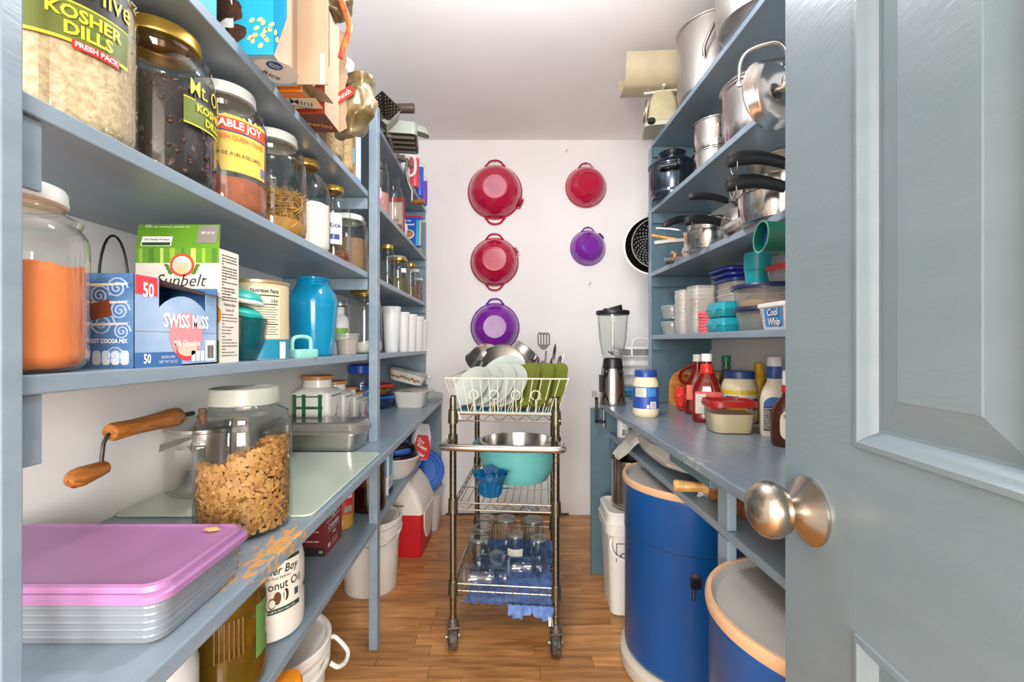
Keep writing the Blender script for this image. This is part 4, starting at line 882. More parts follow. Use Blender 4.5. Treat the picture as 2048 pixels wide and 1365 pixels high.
# canister set
CER = mat('#e9e6de', .2, name='white_ceramic'); PL = mat('#2f5f42', .4); LID = wood('#c58a44', '#9a5f26', 'light_wood', 10, (1, 1, 1), .35)
def canister(label, x_, y_, w_, h_, fruit):
    t = T('canister', label, 'canister', (x_, y_, zw), 0, 'ceramic canister set')
    hb = h_*.72
    b = MB(); b.loft(rring([(w_*.94, w_*.94, w_*.10, 0), (w_, w_, w_*.11, .005), (w_, w_, w_*.11, hb), (w_*.92, w_*.92, w_*.26, hb+h_*.045), (w_*.72, w_*.72, w_*.33, hb+h_*.09), (w_*.70, w_*.70, w_*.34, h_*.93)], 6)); b.build('body', CER, t)
    b = MB(); b.loft(rring([(w_*.70, w_*.70, w_*.34, h_*.925), (w_*.84, w_*.84, w_*.40, h_*.935), (w_*.86, w_*.86, w_*.42, h_*.96), (w_*.82, w_*.82, w_*.40, h_*.995), (w_*.6, w_*.6, w_*.29, h_)], 6)); b.build('lid', LID, t)
    f0 = (0, -w_/2, 0)
    for k in (-.40, -.16, .26): quad(PL, t, (w_*k, -w_/2, hb*.5), (1, 0, 0), (0, 0, 1), w_*.10, hb*.96, 'plaid_stripe', .0006)
    for k in (.30, .68, .93): quad(PL, t, (-w_*.06, -w_/2, hb*k), (1, 0, 0), (0, 0, 1), w_*.78, hb*(.06 if k < .9 else .03), 'plaid_stripe', .0008)
    # painted fruit sprig on the aisle side
    for j in range(4): disc(PL, t, (w_/2, -w_*.16+w_*.11*j, hb*(.35+.13*(j % 3))), (0, 1, .6), (0, -.6, 1), w_*.13, w_*.05, 'leaf_print', .0008, 10)
    MB().tube([(w_/2+.0005, -w_*.1, hb*.2), (w_/2+.0005, w_*.02, hb*.45), (w_/2+.0005, w_*.08, hb*.75)], .0008, 4).build('stem_print', mat('#8a5a4a', .5), t)
    disc(mat(fruit, .4), t, (w_/2, w_*.14, hb*.22), (0, 1, 0), (0, 0, 1), w_*.24, w_*.28, 'fruit_print', .001)
    quad(PL, t, (w_/2, 0, hb*.93), (0, 1, 0), (0, 0, 1), w_*.7, hb*.03, 'plaid_stripe', .0008)
canister('largest white ceramic canister with green plaid and wooden lid', -.715, 1.775, .145, .232, '#b0405a')
canister('second largest plaid ceramic canister with a yellow pear', -.705, 1.925, .125, .198, '#d9b84a')
canister('third plaid ceramic canister with blue plums', -.695, 2.055, .105, .160, '#54507a')
canister('smallest plaid ceramic canister with red fruit, last in the row', -.69, 2.168, .088, .128, '#b8324a')
def bluejar(label, x_, y_):
    t = T('snack_jar', label, 'jar', (x_, y_, zw)); MB().lathe([(.001, 0), (.058, 0), (.062, .006), (.062, .19), (.055, .205), (.053, .215)], 32).build('body', glass('#eef2f6', 1.45), t)
    MB().lathe([(.057, .205), (.060, .207), (.060, .243), (.057, .246), (.001, .246)], 32).build('lid', mat('#1f55c4', .35), t)
    a = acam(x_, y_); b = MB(); rq = random.Random(5)
    for i in range(13):
        for j in range(7):
            if rq.random() < .72: a0 = a-.1+j*.13; b.cylpatch(.0626, a0, a0+.1, .045+i*.0088, .0515+i*.0088, 2)
    b.build('blue_print', mat('#2457b8', .4), t, smooth=False, kind='stuff'); MB().lathe([(.001, .004), (.05, .004), (.05, .12), (.001, .13)], 24).build('contents', mat('#dfe3ea', .7, var=.3, vscale=40, h2='#b9c4dd'), t)
bluejar('clear plastic jar with royal blue lid and blue checks beside the post', -.705, 2.29); bluejar('second blue lidded plastic jar behind the first near the wall', -.738, 2.43)
# glass ware past the post
def rbowl(name, label, loc, r, h_, m, lid=None, cat='bowl', br=.6):
    t = T(name, label, cat, loc); MB().lathe([(.001, 0), (r*br, 0), (r*(br+.06), .003), (r*.92, h_*.55), (r*.985, h_), (r*.96, h_), (r*.89, h_*.55), (r*(br), .006), (.001, .005)], 36).build('bowl', m, t)
    if lid: MB().lathe([(r*.96, h_-.004), (r*1.04, h_-.003), (r*1.045, h_+.007), (r*1.0, h_+.011), (r*.9, h_+.008), (.001, h_+.009)], 36).build('lid', lid, t)
    return t
BG = glass('#9fc4e6', 1.5, haze=.08, hz='#5f8fc8', name='blue_tint_glass')
t = rbowl('glass_bowl', 'blue tinted glass bowl with blue lid at the bottom of its stack', (-.672, 2.50, zw), .092, .062, BG, glass('#4f90dd', 1.45, .15, haze=.6, hz='#2f74cf', name='blue_lid'))
tcyl('1QT', mat('#22304a', .4), t, .082, acam(-.672, 2.5)+.3, .03, .022, .02)
t = rbowl('glass_bowl', 'glass bowl with red lid and red fruit stacked on the blue lid', (-.672, 2.50, zw+.072), .08, .05, GL, mat('#d6392c', .4)); MB().lathe([(.001, .006), (.05, .006), (.068, .035), (.001, .038)], 24).build('contents', mat('#b9402a', .5, var=.6, vscale=40, h2='#c7a23a'), t)
rbowl('glass_bowl', 'large clear glass bowl under the flowered casserole', (-.575, 2.76, zw), .135, .10, glass('#eef1ef', 1.5, haze=.06), None)
t = T('casserole_dish', 'white casserole with brown flower pattern and glass lid tilted on a glass bowl', 'casserole', (-.575, 2.76, zw+.118)); t.rotation_euler = (0, R(15), R(6))
b = MB(); b.loft(rring([(.17, .14, .04, 0), (.19, .16, .05, .006), (.225, .19, .06, .062), (.235, .20, .06, .066), (.225, .19, .06, .066), (.19, .16, .05, .012)]), True, True); b.build('dish', CER, t)
b = MB(); b.loft(rring([(.228, .193, .06, .066), (.235, .20, .06, .07), (.2, .165, .06, .082), (.12, .1, .04, .086)]), False, True); b.build('glass_lid', glass('#e9ece9', 1.5, haze=.1), t); MB().ctube([(.11, -.02, .066), (.135, -.02, .066), (.135, .02, .066), (.11, .02, .066)], .006, 8).build('handle', CER, t)
rq = random.Random(9)
for i in range(16): disc(mat(rq.choice(('#b8692c', '#a2522a', '#c79a4a', '#8a8a6a')), .4), t, (-.085+i*.0105, -.0885-.002*0-.0, .026+.012*rq.random()), (1, 0, 0), (0, -.27, 1), .012+.008*rq.random(), .012+.006*rq.random(), 'flower_print', .002, 9)
t = T('casserole_dish', 'plain white square casserole with glass lid on the left worktop', 'casserole', (-.503, 2.56, zw), R(-4))
b = MB(); b.loft(rring([(.135, .135, .03, 0), (.147, .147, .036, .006), (.178, .178, .045, .083), (.184, .184, .046, .086), (.178, .178, .045, .088), (.16, .16, .04, .07)]), True, True); b.build('dish', CER, t)
b = MB(); b.loft(rring([(.172, .172, .044, .088), (.176, .176, .045, .091), (.15, .15, .04, .098), (.06, .06, .02, .099)]), False, True); b.build('glass_lid', glass('#e6e4de', 1.5, haze=.25, hz='#cfcbc2'), t)
t = T('glass_cover', 'round clear glass lid lying at the far end of the left worktop', 'lid', (-.44, 2.82, zw)); MB().lathe([(.06, 0), (.078, .004), (.08, .03), (.085, .035), (.07, .048), (.03, .055), (.001, .056)], 32).build('glass_body', glass('#e4e8e6', 1.5, haze=.12), t); MB().tube([(.03*math.cos(k*pi/5)+.0, .0+.008*math.sin(k*pi/5), .055+.018*math.sin(k*pi/5)) for k in range(6)], .005, 8).build('handle', GL, t)

# ================================================================== under the left worktop
ze = LZ['e']
def jug(name, label, px, m, cap=None, H_=.262, r=.077, cx=-.54, fill=None):
    yy = rtan(px, cx, r); t = T(name, label, 'jug', (cx, yy, ze)); b = MB(); b.loft([rr(2*r*k, 2*r*k, r*q, 7, z=z_) for k, q, z_ in ((.84, .78, 0), (.97, .9, .006), (1, .95, .02), (1, .95, H_*.30), (.955, .9, H_*.33), (.955, .9, H_*.36), (1, .95, H_*.40), (1, .95, H_*.62), (.9, .85, H_*.76), (.55, .5, H_*.88), (.34, .32, H_*.92), (.34, .32, H_*.985))]); b.build('body', m, t)
    if cap: MB().cyl(r*.42, H_*.93, H_, 24).build('cap', cap, t)
    return t, yy
jug('milk_jug', 'plain white plastic jug, nearest on the shelf under the left worktop', 397, mat('#d5dadb', .35, name='milky_plastic'), mat('#3b66c0', .4))
OIL = glass('#c9a02c', 1.47, .03, haze=.35, hz='#8a6a10', name='cooking_oil')
t, yy = jug('oil_jug', 'big clear jug of golden cooking oil under the left worktop', 533, OIL, mat('#e0c93a', .4))
for k in range(7): 
    a = acam(-.54, yy)-.15+k*.1; MB().tube([(.0775*math.cos(a), .0775*math.sin(a), .085), (.0775*math.cos(a), .0775*math.sin(a), .155)], .003, 6).build('grip_rib', OIL, t)
a = acam(-.54, yy)+.95; MB().cylpatch(.078, a-.16, a+.3, .06, .16).build('paper_label', mat('#5f8f4a', .5), t)
t, yy = jug('coconut_oil_jug', 'white plastic coconut oil tub with coconut label under the left worktop', 608, mat('#dfdcd0', .4, name='cream_plastic'), None, .25)
MB().cyl(.055, .225, .255, 28).build('cap', WHITEP, t)
a = acam(-.54, yy)+.22; LBc = mat('#e4e0d2', .5); DG = mat('#20402c', .5); r_ = .0785
MB().cylpatch(r_, a-.72, a+.72, .068, .182).build('paper_label', LBc, t); MB().cylpatch(r_+.0004, a-.72, a+.72, .176, .183).build('label_stripe', DG, t); MB().cylpatch(r_+.0004, a-.72, a+.72, .066, .077).build('label_stripe', DG, t)
tcyl('Butcher Boy', K, t, r_, a-.06, .159, .025, .012, .85, .2); tcyl('100% Pure Refined', K, t, r_, a, .1435, .0085, .0, .9); tcyl('Coconut Oil', K, t, r_, a+.02, .126, .026, .008, .85); tcyl('CONTENTS 128 FL OZ (1 GAL) 3.78 L', WH, t, r_, a, .0715, .0052, .01)
for (da, zz, sa, sz, c) in ((.02, .099, .2, .028, '#5f3a1c'), (.25, .102, .15, .026, '#4a2c16'), (-.12, .09, .2, .024, '#6a4425'), (-.12, .09, .165, .018, '#e6e2d8'), (.21, .101, .085, .021, '#e9e6dc')):
    b = MB(); q = a+da; b.add([((r_+.0012+.0003*len(c)*0+.0004*(sa < .19))*math.cos(q+sa*.5*math.cos(k*pi/9)), (r_+.0012+.0004*(sa < .19))*math.sin(q+sa*.5*math.cos(k*pi/9)), zz+sz*.5*math.sin(k*pi/9)) for k in range(18)], [tuple(range(18))]); b.build('coconut_print', mat(c, .6), t, smooth=False)
MB().cylpatch(r_+.001, a+.52, a+.66, .09, .105).build('label_badge', mat('#3a4a5a', .5), t)
# coffee carton
t = T('coffee_box', 'dark red coffee pod carton with white lettering under the left worktop', 'box')
x0, x1, y0, y1 = -.70, -.541, 1.40, 1.545; CR = mat('#7c2420', .45, name='dark_red_carton')
MB().box(x0, x1, y0, y1, ze, ze+.205).build('carton_body', CR, t, smooth=False); quad(mat('#5c1512', .45), t, ((x0+x1)/2, y0, ze+.1), (1, 0, 0), (0, 0, 1), x1-x0, .205, off=.0004)
txt('Folgers', WH, t, (x1, (y0+y1)/2, ze+.118), (0, 1, 0), (0, 0, 1), .042, -.002, .78); quad(WH, t, (x1, (y0+y1)/2, ze+.097), (0, 1, 0), (0, 0, 1), .12, .0016); txt('Colombian', WH, t, (x1, (y0+y1)/2, ze+.078), (0, 1, 0), (0, 0, 1), .024, 0, .9); quad(WH, t, (x1, (y0+y1)/2, ze+.064), (0, 1, 0), (0, 0, 1), .1, .0012); txt('100%', WH, t, (x1, (y0+y1)/2, ze+.050), (0, 1, 0), (0, 0, 1), .012, .02); txt('48', WH, t, (x1, y0+.03, ze+.022), (0, 1, 0), (0, 0, 1), .02, .02); quad(mat('#9b5a55', .5), t, (x1, y0+.08, ze+.022), (0, 1, 0), (0, 0, 1), .05, .022)
quad(mat('#191512', .5), t, ((x0+x1)/2, y0, ze+.013), (1, 0, 0), (0, 0, 1), x1-x0, .026, off=.0008); lines(mat('#c9a59a', .5), t, (-.605, y0, ze+.065), (1, 0, 0), (0, 0, 1), .09, .05, 5, 3); txt('48', mat('#c9a59a', .5), t, (-.555, y0, ze+.013), (1, 0, 0), (0, 0, 1), .012, .0, off=.0012); quad(WH, t, (-.56, y0, ze+.185), (1, 0, 0), (0, 0, 1), .025, .03)
# sauce jar
t = T('sauce_bottle', 'small amber jar with red label between the coffee carton and dark jug', 'bottle', (-.570, 1.63, ze)); MB().lathe([(.001, 0), (.036, 0), (.041, .004), (.043, .03), (.041, .036), (.043, .042), (.043, .17), (.03, .19), (.02, .2), (.02, .22)], 28).build('glass_body', glass('#e2b765', 1.45, haze=.55, hz='#c9973f'), t)
a = acam(-.57, 1.63)+.3; MB().cylpatch(.0435, a-.9, a+.7, .055, .15).build('paper_label', mat('#a01f1a', .45), t); MB().cylpatch(.0437, a-.1, a+.6, .06, .085).build('label_print', mat('#8f8a7a', .5, var=.5, vscale=60), t); tcyl('LIQUID', WH, t, .0438, a+.15, .132, .014, .01, .8); tcyl('SMOKE', WH, t, .0438, a+.15, .115, .014, .01, .8); MB().cylpatch(.0438, a-.1, a+.7, .145, .15).build('label_stripe', ORG, t)
t = T('syrup_jug', 'large glass jar half full of dark syrup behind the blue leg', 'jug', (-.525, 1.80, ze)); MB().lathe([(.001, 0), (.058, 0), (.066, .01), (.068, .04), (.068, .2), (.05, .235), (.03, .245), (.03, .26)], 36).build('glass_body', glass('#e9d9c4', 1.5), t); MB().lathe([(.001, .003), (.056, .003), (.0645, .012), (.0655, .04), (.0655, .105), (.001, .105)], 36).build('syrup', mat('#2a0f0a', .12, name='dark_syrup'), t); MB().lathe([(.0655, .106), (.0655, .16), (.064, .19)], 36).build('syrup_film', glass('#a98566', 1.3, haze=.3, hz='#8a674a'), t); MB().cyl(.034, .25, .272, 20).build('cap', BLACKP, t)
t = T('milk_carton', 'white and light blue drink carton just behind the blue leg', 'carton', (-.515, 2.0, ze)); MB().box(-.045, .03, -.04, .04, 0, .215).build('carton_body', WHITEP, t, smooth=False); quad(mat('#4fb0dd', .4), t, (.03, 0, .14), (0, 1, 0), (0, 0, 1), .05, .13); quad(NAVY, t, (.03, 0, .012), (0, 1, 0), (0, 0, 1), .08, .024); quad(mat('#4fb0dd', .4), t, (.01, -.04, .14), (1, 0, 0), (0, 0, 1), .03, .13); lines(NAVY, t, (.03, 0, .05), (0, 1, 0), (0, 0, 1), .06, .03, 4)
t = T('mixing_bowl', 'white mixing bowl holding a blue bag and black strap under the left worktop', 'bowl', (-.515, 2.24, ze)); MB().lathe([(.001, 0), (.055, 0), (.06, .004), (.09, .04), (.108, .095), (.115, .1), (.115, .106), (.108, .106), (.085, .045), (.055, .01), (.001, .008)], 40).build('bowl', mat('#e2e0da', .35, name='offwhite_plastic'), t)
t = T('blue_bag', 'folded blue cooler bag with black strap in the white mixing bowl', 'bag', (-.515, 2.245, ze+.10)); b = MB(); b.lathe([(.001, 0), (.085, 0), (.1, .006), (.1, .014), (.085, .02)], 36); b.build('black_rim', BLACKP, t); blob((-.005, .01, .035), (.085, .07, .05), .2, 1.8, 6).build('cloth', mat('#3c6fc4', .6), t); MB().ctube([(-.09, -.03, .02), (-.03, -.07, .045), (.04, -.055, .06), (.075, -.02, .055), (.08, 0, .03)], .014, 8).build('strap', BLACKP, t)
t = T('peanut_bag', 'red and clear bag of roasted peanuts leaning at the far end of the lower shelf', 'bag', (-.472, 2.58, ze)); t.rotation_euler = (0, R(10), R(20))
b = MB(); b.loft(rring([(.10, .05, .02, 0), (.12, .07, .03, .05), (.11, .05, .02, .13), (.06, .012, .004, .2)])); b.build('pouch', mat('#d5d5d8', .25, name='clear_film'), t)
poly(mat('#cf2c2a', .35), t, (.01, -.0345, .05), (1, 0, 0), (0, .12, 1), [(-.05, -.045), (.04, -.04), (.045, .02), (.02, .09), (-.04, .09), (-.052, .02)], off=.003); txt('Dry', WH, t, (-.005, -.028, .105), (.9, 0, -.4), (.4, .1, .9), .026, .03, off=.006); txt('Roast', WH, t, (.005, -.032, .075), (.9, 0, -.4), (.4, .1, .9), .027, .03, off=.006); txt('Salted', WH, t, (.0, -.034, .035), (.9, 0, -.4), (.4, .1, .9), .02, .03, off=.007)
# ------------------------------------------------------------------ floor, left
BK = mat('#dedbd2', .42, name='white_bucket_plastic')
def bucket(label, x_, y_, r, h_, rz, hand=(0, 1)):
    t = T('bucket', label, 'bucket', (x_, y_, 0), rz)
    MB().lathe([(.001, .003), (r*.86, .0), (r*.88, .004), (r*.97, h_*.78), (r*1.05, h_*.785), (r*1.05, h_*.81), (r*.98, h_*.815), (r*.985, h_*.87), (r*1.06, h_*.875), (r*1.06, h_*.9), (r*.99, h_*.905), (r, h_*.95)], 48).build('body', BK, t)
    MB().lathe([(r*1.0, h_*.93), (r*1.07, h_*.935), (r*1.075, h_*.99), (r*1.05, h_), (r*1.0, h_*.995), (r*.96, h_*.965), (.001, h_*.96)], 48).build('lid', BK, t)
    pts = [(r*1.06*math.cos(a_), r*1.06*math.sin(a_)-.0, h_*.86+dz) for a_, dz in [(math.radians(-160+i*14), -.055*math.sin(pi*i/10)) for i in range(11)]]
    MB().tube(pts, .003, 6).build('bail_handle', mat('#c9c6bd', .4), t)
    return t
bucket('white lidded bucket behind the blue leg under the left shelves', -.60, 2.10, .132, .325, R(30))
t = bucket('white lidded bucket in the foreground under the left worktop', -.605, 1.20, .138, .335, R(20))
MB().ctube([(.145, -.03, .26), (.165, -.03, .245), (.185, .0, .235), (.19, .03, .245), (.16, .06, .27), (.145, .06, .275)], .006, 8).build('grip', BK, t)
t = T('orange_bottle', 'orange plastic bottle top at the lower edge in front of the bucket', 'bottle', (-.462, .985, 0)); MB().lathe([(.001, 0), (.028, 0), (.03, .01), (.03, .31), (.024, .34)], 24).build('body', mat('#d9791e', .4), t); MB().lathe([(.026, .33), (.03, .335), (.03, .385), (.026, .395), (.001, .396)], 24).build('cap', mat('#e58a1f', .4), t)
# cooler
t = T('cooler', 'red and white picnic cooler on the floor under the left shelves', 'cooler', (-.525, 2.51, 0), R(-3))
w2, l2 = .125, .15
b = MB(); b.loft([rr(2*w2*.92, 2*l2*.92, .02, z=0), rr(2*w2*.95, 2*l2*.95, .022, z=.01), rr(2*w2, 2*l2, .024, z=.225)]); b.build('body', mat('#c21d26', .4, name='red_cooler_plastic'), t)
LW = mat('#e3ded2', .42, name='cream_cooler_plastic')
b = MB(); b.loft([rr(2*w2+.004, 2*l2+.004, .024, z=.225), rr(2*w2+.004, 2*l2+.004, .024, z=.25), rr(2*w2*.80, 2*l2*.98, .03, z=.33), rr(2*w2*.48, 2*l2*.95, .03, z=.385), rr(2*w2*.40, 2*l2*.92, .03, z=.395)]); b.build('lid', LW, t)
pts = [(-.118, .232), (-.10, .14), (-.05, .075), (0, .065), (.05, .075), (.10, .14), (.118, .232)]
b = MB(); b.loft([[(w2*.985+.006+(.004 if z_ > .15 else 0), y_, z_) for y_, z_ in pts], [(w2*.90, y_, z_) for y_, z_ in pts]]); b.build('side_shield', LW, t)
b = MB(); b.loft([rr(.055, .17, .02, z=.392), rr(.05, .165, .02, z=.402)]); b.build('lid_button', mat('#cf2f2c', .4), t)
b = MB(); b.loft([[(x_, -l2-.004+.02*(z_ > .28), z_) for x_, z_ in ((-.06, .27), (.03, .27), (.02, .30), (-.05, .30))], [(x_, -l2+.02, z_) for x_, z_ in ((-.06, .27), (.03, .27), (.02, .30), (-.05, .30))]]); b.build('grip_recess', mat('#6a665e', .6), t)
t = T('storage_tub', 'white plastic tub with round blue lid behind the cooler', 'tub', (-.475, 2.80, 0))
b = MB(); b.loft(rring([(.19, .19, .03, 0), (.22, .22, .03, .20), (.235, .235, .035, .205), (.235, .235, .035, .215)])); b.build('tub', mat('#d3d4d4', .4), t)
t = T('round_cover', 'large blue ridged round lid leaning behind the cooler', 'lid', (-.49, 2.80, .335)); t.rotation_euler = (R(52), 0, R(14))
MB().lathe([(.001, .0), (.09, .0), (.093, .006), (.1, .006), (.104, .0), (.112, .0), (.116, .007), (.124, .007), (.128, 0), (.136, 0), (.14, .006), (.142, -.004), (.13, -.010), (.001, -.006)], 48).build('lid', mat('#1c66c8', .35, name='bright_blue_plastic'), t)
# ================================================================== bowls hung on the back wall
RB = mat('#b60c3a', .16, name='red_bowl_plastic', coat=.8); PB = mat('#7a1f9e', .16, name='purple_bowl_plastic', coat=.8)
def wbowl(label, px, py, r, dep, m, m2, bottom, tab, br=.42, foot=None):
    x_, _, z_ = P(px, py, YB-.02); t = T('mixing_bowl', label, 'bowl', (x_, YB-.006, z_), 0, 'plastic bowls hung on the back wall'); M = axis((0, 0, 0), (0, -1, 0))
    b = MB(M); b.lathe([(r*1.0, 0), (r*1.02, .003), (r*1.02, .009), (r*.985, .012), (r*.975, .02), (r*.93, dep*.35), (r*.83, dep*.62), (r*.68, dep*.82), (r*.52, dep*.94), (r*(br+.012), dep*.975), (r*(br+.008), dep*.99), (r*br, dep), (r*(br-.025), dep), (r*(br-.035), dep*.93), (.001, dep*.925)], 56); b.build('bowl', m, t)
    if foot: b = MB(M); b.lathe([(.001, dep*.928), (r*(br-.04), dep*.932)], 40); b.build('base_disc', foot, t)
    def loop(sg):
        pts = []; n = 10
        for i in range(n+1):
            g = pi*i/n; pts.append((r*.30*math.cos(g)*(1 if i not in (0, n) else 1.25), -.007, sg*(r*.955+r*.24*math.sin(g)**.8)))
        return MB().tube(pts, r*.035, 8)
    loop(1).build('hanging_loop', m2, t)
    if bottom: loop(-1).build('hanging_loop', m2, t)
    if tab:
        b = MB()
        for k in range(4):
            g = R(tab)+(k-1.5)*.085; b.M = axis((r*1.05*math.cos(g), -.004, r*1.05*math.sin(g)), (0, -1, 0)); b.cyl(r*.075, -.003, .004, 14)
        b.build('grip_tab', m2, t)
    b = MB(axis((0, .004, r*1.14), (0, -1, .25))); b.cyl(.0025, 0, .03, 8); b.build('nail', mat('#8a8680', .3, 1), t)
    return t
RB2 = mat('#b00a34', .25); PB2 = mat('#7a1fa0', .25)
wbowl('largest red plastic bowl with a pale base, top left on the back wall', 990, 384, .173, .135, RB, RB2, True, -24, .46, mat('#cf7a8c', .4, var=.2, vscale=20))
wbowl('medium red plastic bowl with two loops in the left column', 989, 524, .153, .12, RB, RB2, True, 28, .48)
wbowl('large purple plastic bowl at the bottom of the left column', 990, 655, .155, .12, PB, PB2, False, 0, .46)
wbowl('small red plastic bowl at the upper right of the back wall', 1172, 374, .130, .105, RB, RB2, False, 0, .50)
wbowl('smallest purple plastic bowl on the right of the back wall', 1176, 496, .112, .095, PB, PB2, False, 42, .48)

# ================================================================== wire cart
CT = T('wire_cart', 'chrome wire shelf cart on black casters in the aisle', 'cart', (-.174, 1.65, 0), R(-5.4))
CW, CLn = .371, .60
posts = [(0, 0), (CW, 0), (0, CLn), (CW, CLn)]
for px_, py_ in posts:
    p_ = MB(Matrix.Translation((px_, py_, 0))).cyl(.0125, .105, .925, 16).build('post', mat('#8d8775', .25, 1, name='chrome_post'), CT)
    g = MB(Matrix.Translation((px_, py_, 0)))
    for i in range(32): z_ = .13+i*.0245; g.lathe([(.0125, z_-.0012), (.0117+.0014, z_), (.0125, z_+.0012)], 14)
    g.build('groove_ring', mat('#6f6a58', .3, 1), p_, kind='stuff')
    for z_ in (.855, .532, .235): MB(Matrix.Translation((px_, py_, z_))).lathe([(.013, -.028), (.0185, -.026), (.0165, .022), (.013, .025)], 18).build('sleeve', mat('#6e6a55', .35, .9), p_)
    MB(Matrix.Translation((px_, py_, .925))).cyl(.0128, 0, .004, 14).build('post_cap', BLACKP, p_)
def truss(z0, z1, basket=0, name='wire_shelf'):
    b = MB(); rw = .0028
    for z_ in (z0, z1):
        b.tube([(.014, 0, z_), (CW-.014, 0, z_)], rw, 6); b.tube([(.014, CLn, z_), (CW-.014, CLn, z_)], rw, 6); b.tube([(0, .014, z_), (0, CLn-.014, z_)], rw, 6); b.tube([(CW, .014, z_), (CW, CLn-.014, z_)], rw, 6)
    def zig(p, q, n): 
        p = Vector(p); q = Vector(q); b.tube([tuple(p.lerp(q, i/n)+Vector((0, 0, z0 if i % 2 else z1))) for i in range(n+1)], .0016, 5)
    for yy in (0, CLn): zig((.014, yy, 0), (CW-.014, yy, 0), 11)
    for xx in (0, CW): zig((xx, .014, 0), (xx, CLn-.014, 0), 18)
    if not basket:
        for i in range(1, 14): xx = CW*i/14; b.tube([(xx, 0, z1+.002), (xx, CLn, z1+.002)], .0015, 5)
        for yy in (.18, .42): b.tube([(0, yy, z1), (CW, yy, z1)], .0022, 6)
    else:
        zb_ = z0-basket
        for i in range(1, 12): xx = CW*i/12; b.tube([(xx, -.004, z1), (xx, -.004, zb_), (xx, CLn+.004, zb_), (xx, CLn+.004, z1)], .0014, 5)
        for i in range(1, 18): yy = CLn*i/18; b.tube([(-.004, yy, z1), (-.004, yy, zb_), (CW+.004, yy, zb_), (CW+.004, yy, z1)], .0014, 5)
    return b.build(name, CHROME, CT)
truss(.838, .862); truss(.515, .540); truss(.222, .247, .055, 'wire_basket')
hb = MB(); hb.ctube([(0, .0, .765), (-.014, -.03, .765), (-.012, -.075, .762), (.012, -.095, .762), (CW-.012, -.095, .762), (CW+.012, -.075, .762), (CW+.014, -.03, .765), (CW, 0, .765)], .0125, 14); hb.build('push_handle', STEEL, CT)
for px_, py_ in ((0, 0), (CW, 0)): MB(Matrix.Translation((px_, py_, .765))).cyl(.0175, -.022, .022, 16).build('handle_clamp', mat('#55523f', .35, .8), CT)
for i, (px_, py_) in enumerate(posts):
    M = Matrix.Translation((px_, py_, 0)) @ Matrix.Rotation((R(18), R(8), R(-30), R(40))[i], 4, 'Z')
    c = MB(M); c.cyl(.021, .098, .112, 20); c.cyl(.016, .108, .125, 16)
    for s_ in (-1, 1): c.loft([[(s_*.020, -.022, .1), (s_*.020, .022, .1), (s_*.020, .028, .03), (s_*.020, .01, .03)], [(s_*.0175, -.022, .1), (s_*.0175, .022, .1), (s_*.0175, .028, .03), (s_*.0175, .01, .03)]])
    c.box(-.02, .02, -.022, .022, .094, .1); c = c.build('caster_fork', mat('#8b877e', .4, .9), CT, smooth=False)
    w_ = MB(M @ axis((0, .02, .0435), (1, 0, 0))); w_.lathe([(.001, -.014), (.028, -.014), (.03, -.015), (.040, -.015), (.0432, -.011), (.0432, .011), (.040, .015), (.03, .015), (.028, .014), (.001, .014)], 30); w_.build('caster_wheel', mat('#2a2724', .6, name='black_rubber', var=.5, vscale=50, h2='#5e564b'), c)
    h_ = MB(M @ axis((0, .02, .0435), (1, 0, 0))); h_.cyl(.008, -.026, .026, 12); h_.build('axle', mat('#a29e94', .35, .9), c)
def C(x_, y_, z_): q = R(-5.4); return (-.174+x_*math.cos(q)-y_*math.sin(q), 1.65+x_*math.sin(q)+y_*math.cos(q), z_)
CR_ = R(-5.4)
# blue towel in the basket
t = T('towel', 'crumpled blue dish towel lining the bottom cart basket', 'towel', C(0, 0, 0), CR_)
nx, ny = 44, 60; vs = []; fs = []
for j in range(ny+1):
    for i in range(nx+1):
        u, v = i/nx, j/ny; x_ = .035+.33*u+.01*math.sin(v*9); y_ = .004+.50*v; z_ = .1745+.010*abs(noise.noise((u*7, v*9, 3)))+.006*abs(math.sin(u*40+4*noise.noise((u*3, v*4, 1))))*(.5+.5*noise.noise((u*2, v*3, 8)))
        if v > .9: z_ += (v-.9)*.2
        vs.append((x_, y_, z_))
for j in range(ny):
    for i in range(nx): k = j*(nx+1)+i; fs.append((k, k+1, k+nx+2, k+nx+1))
TW = mat('#6f8fc6', .9, name='blue_towel_cloth', var=.25, vscale=35, h2='#4f6fae', bump=.5, bscale=300)
MB().add(vs, fs).build('cloth', TW, t, ang=80)
vs = []; fs = []
for j in range(9):
    for i in range(23):
        u = i/22; x_ = .20+.165*u+.006*math.sin(u*30)*j/8; z_ = .186-.046*(j/8)*(.5+.6*abs(math.sin(u*5+.6))) ; y_ = .003-.008+.005*math.sin(u*38)*(.4+j/8)
        vs.append((x_, y_-.004, z_))
for j in range(8):
    for i in range(22): k = j*23+i; fs.append((k, k+1, k+24, k+23))
MB().add(vs, fs).build('hanging_edge', TW, t, ang=80)
b = MB(); rq = random.Random(2)
for i in range(9): x_ = .345+.012*rq.random(); b.tube([(x_, -.010, .150), (x_+.004*rq.random()-.002, -.012, .122-.006*rq.random())], .0009, 4)
b.build('fringe', WH, t, kind='stuff')
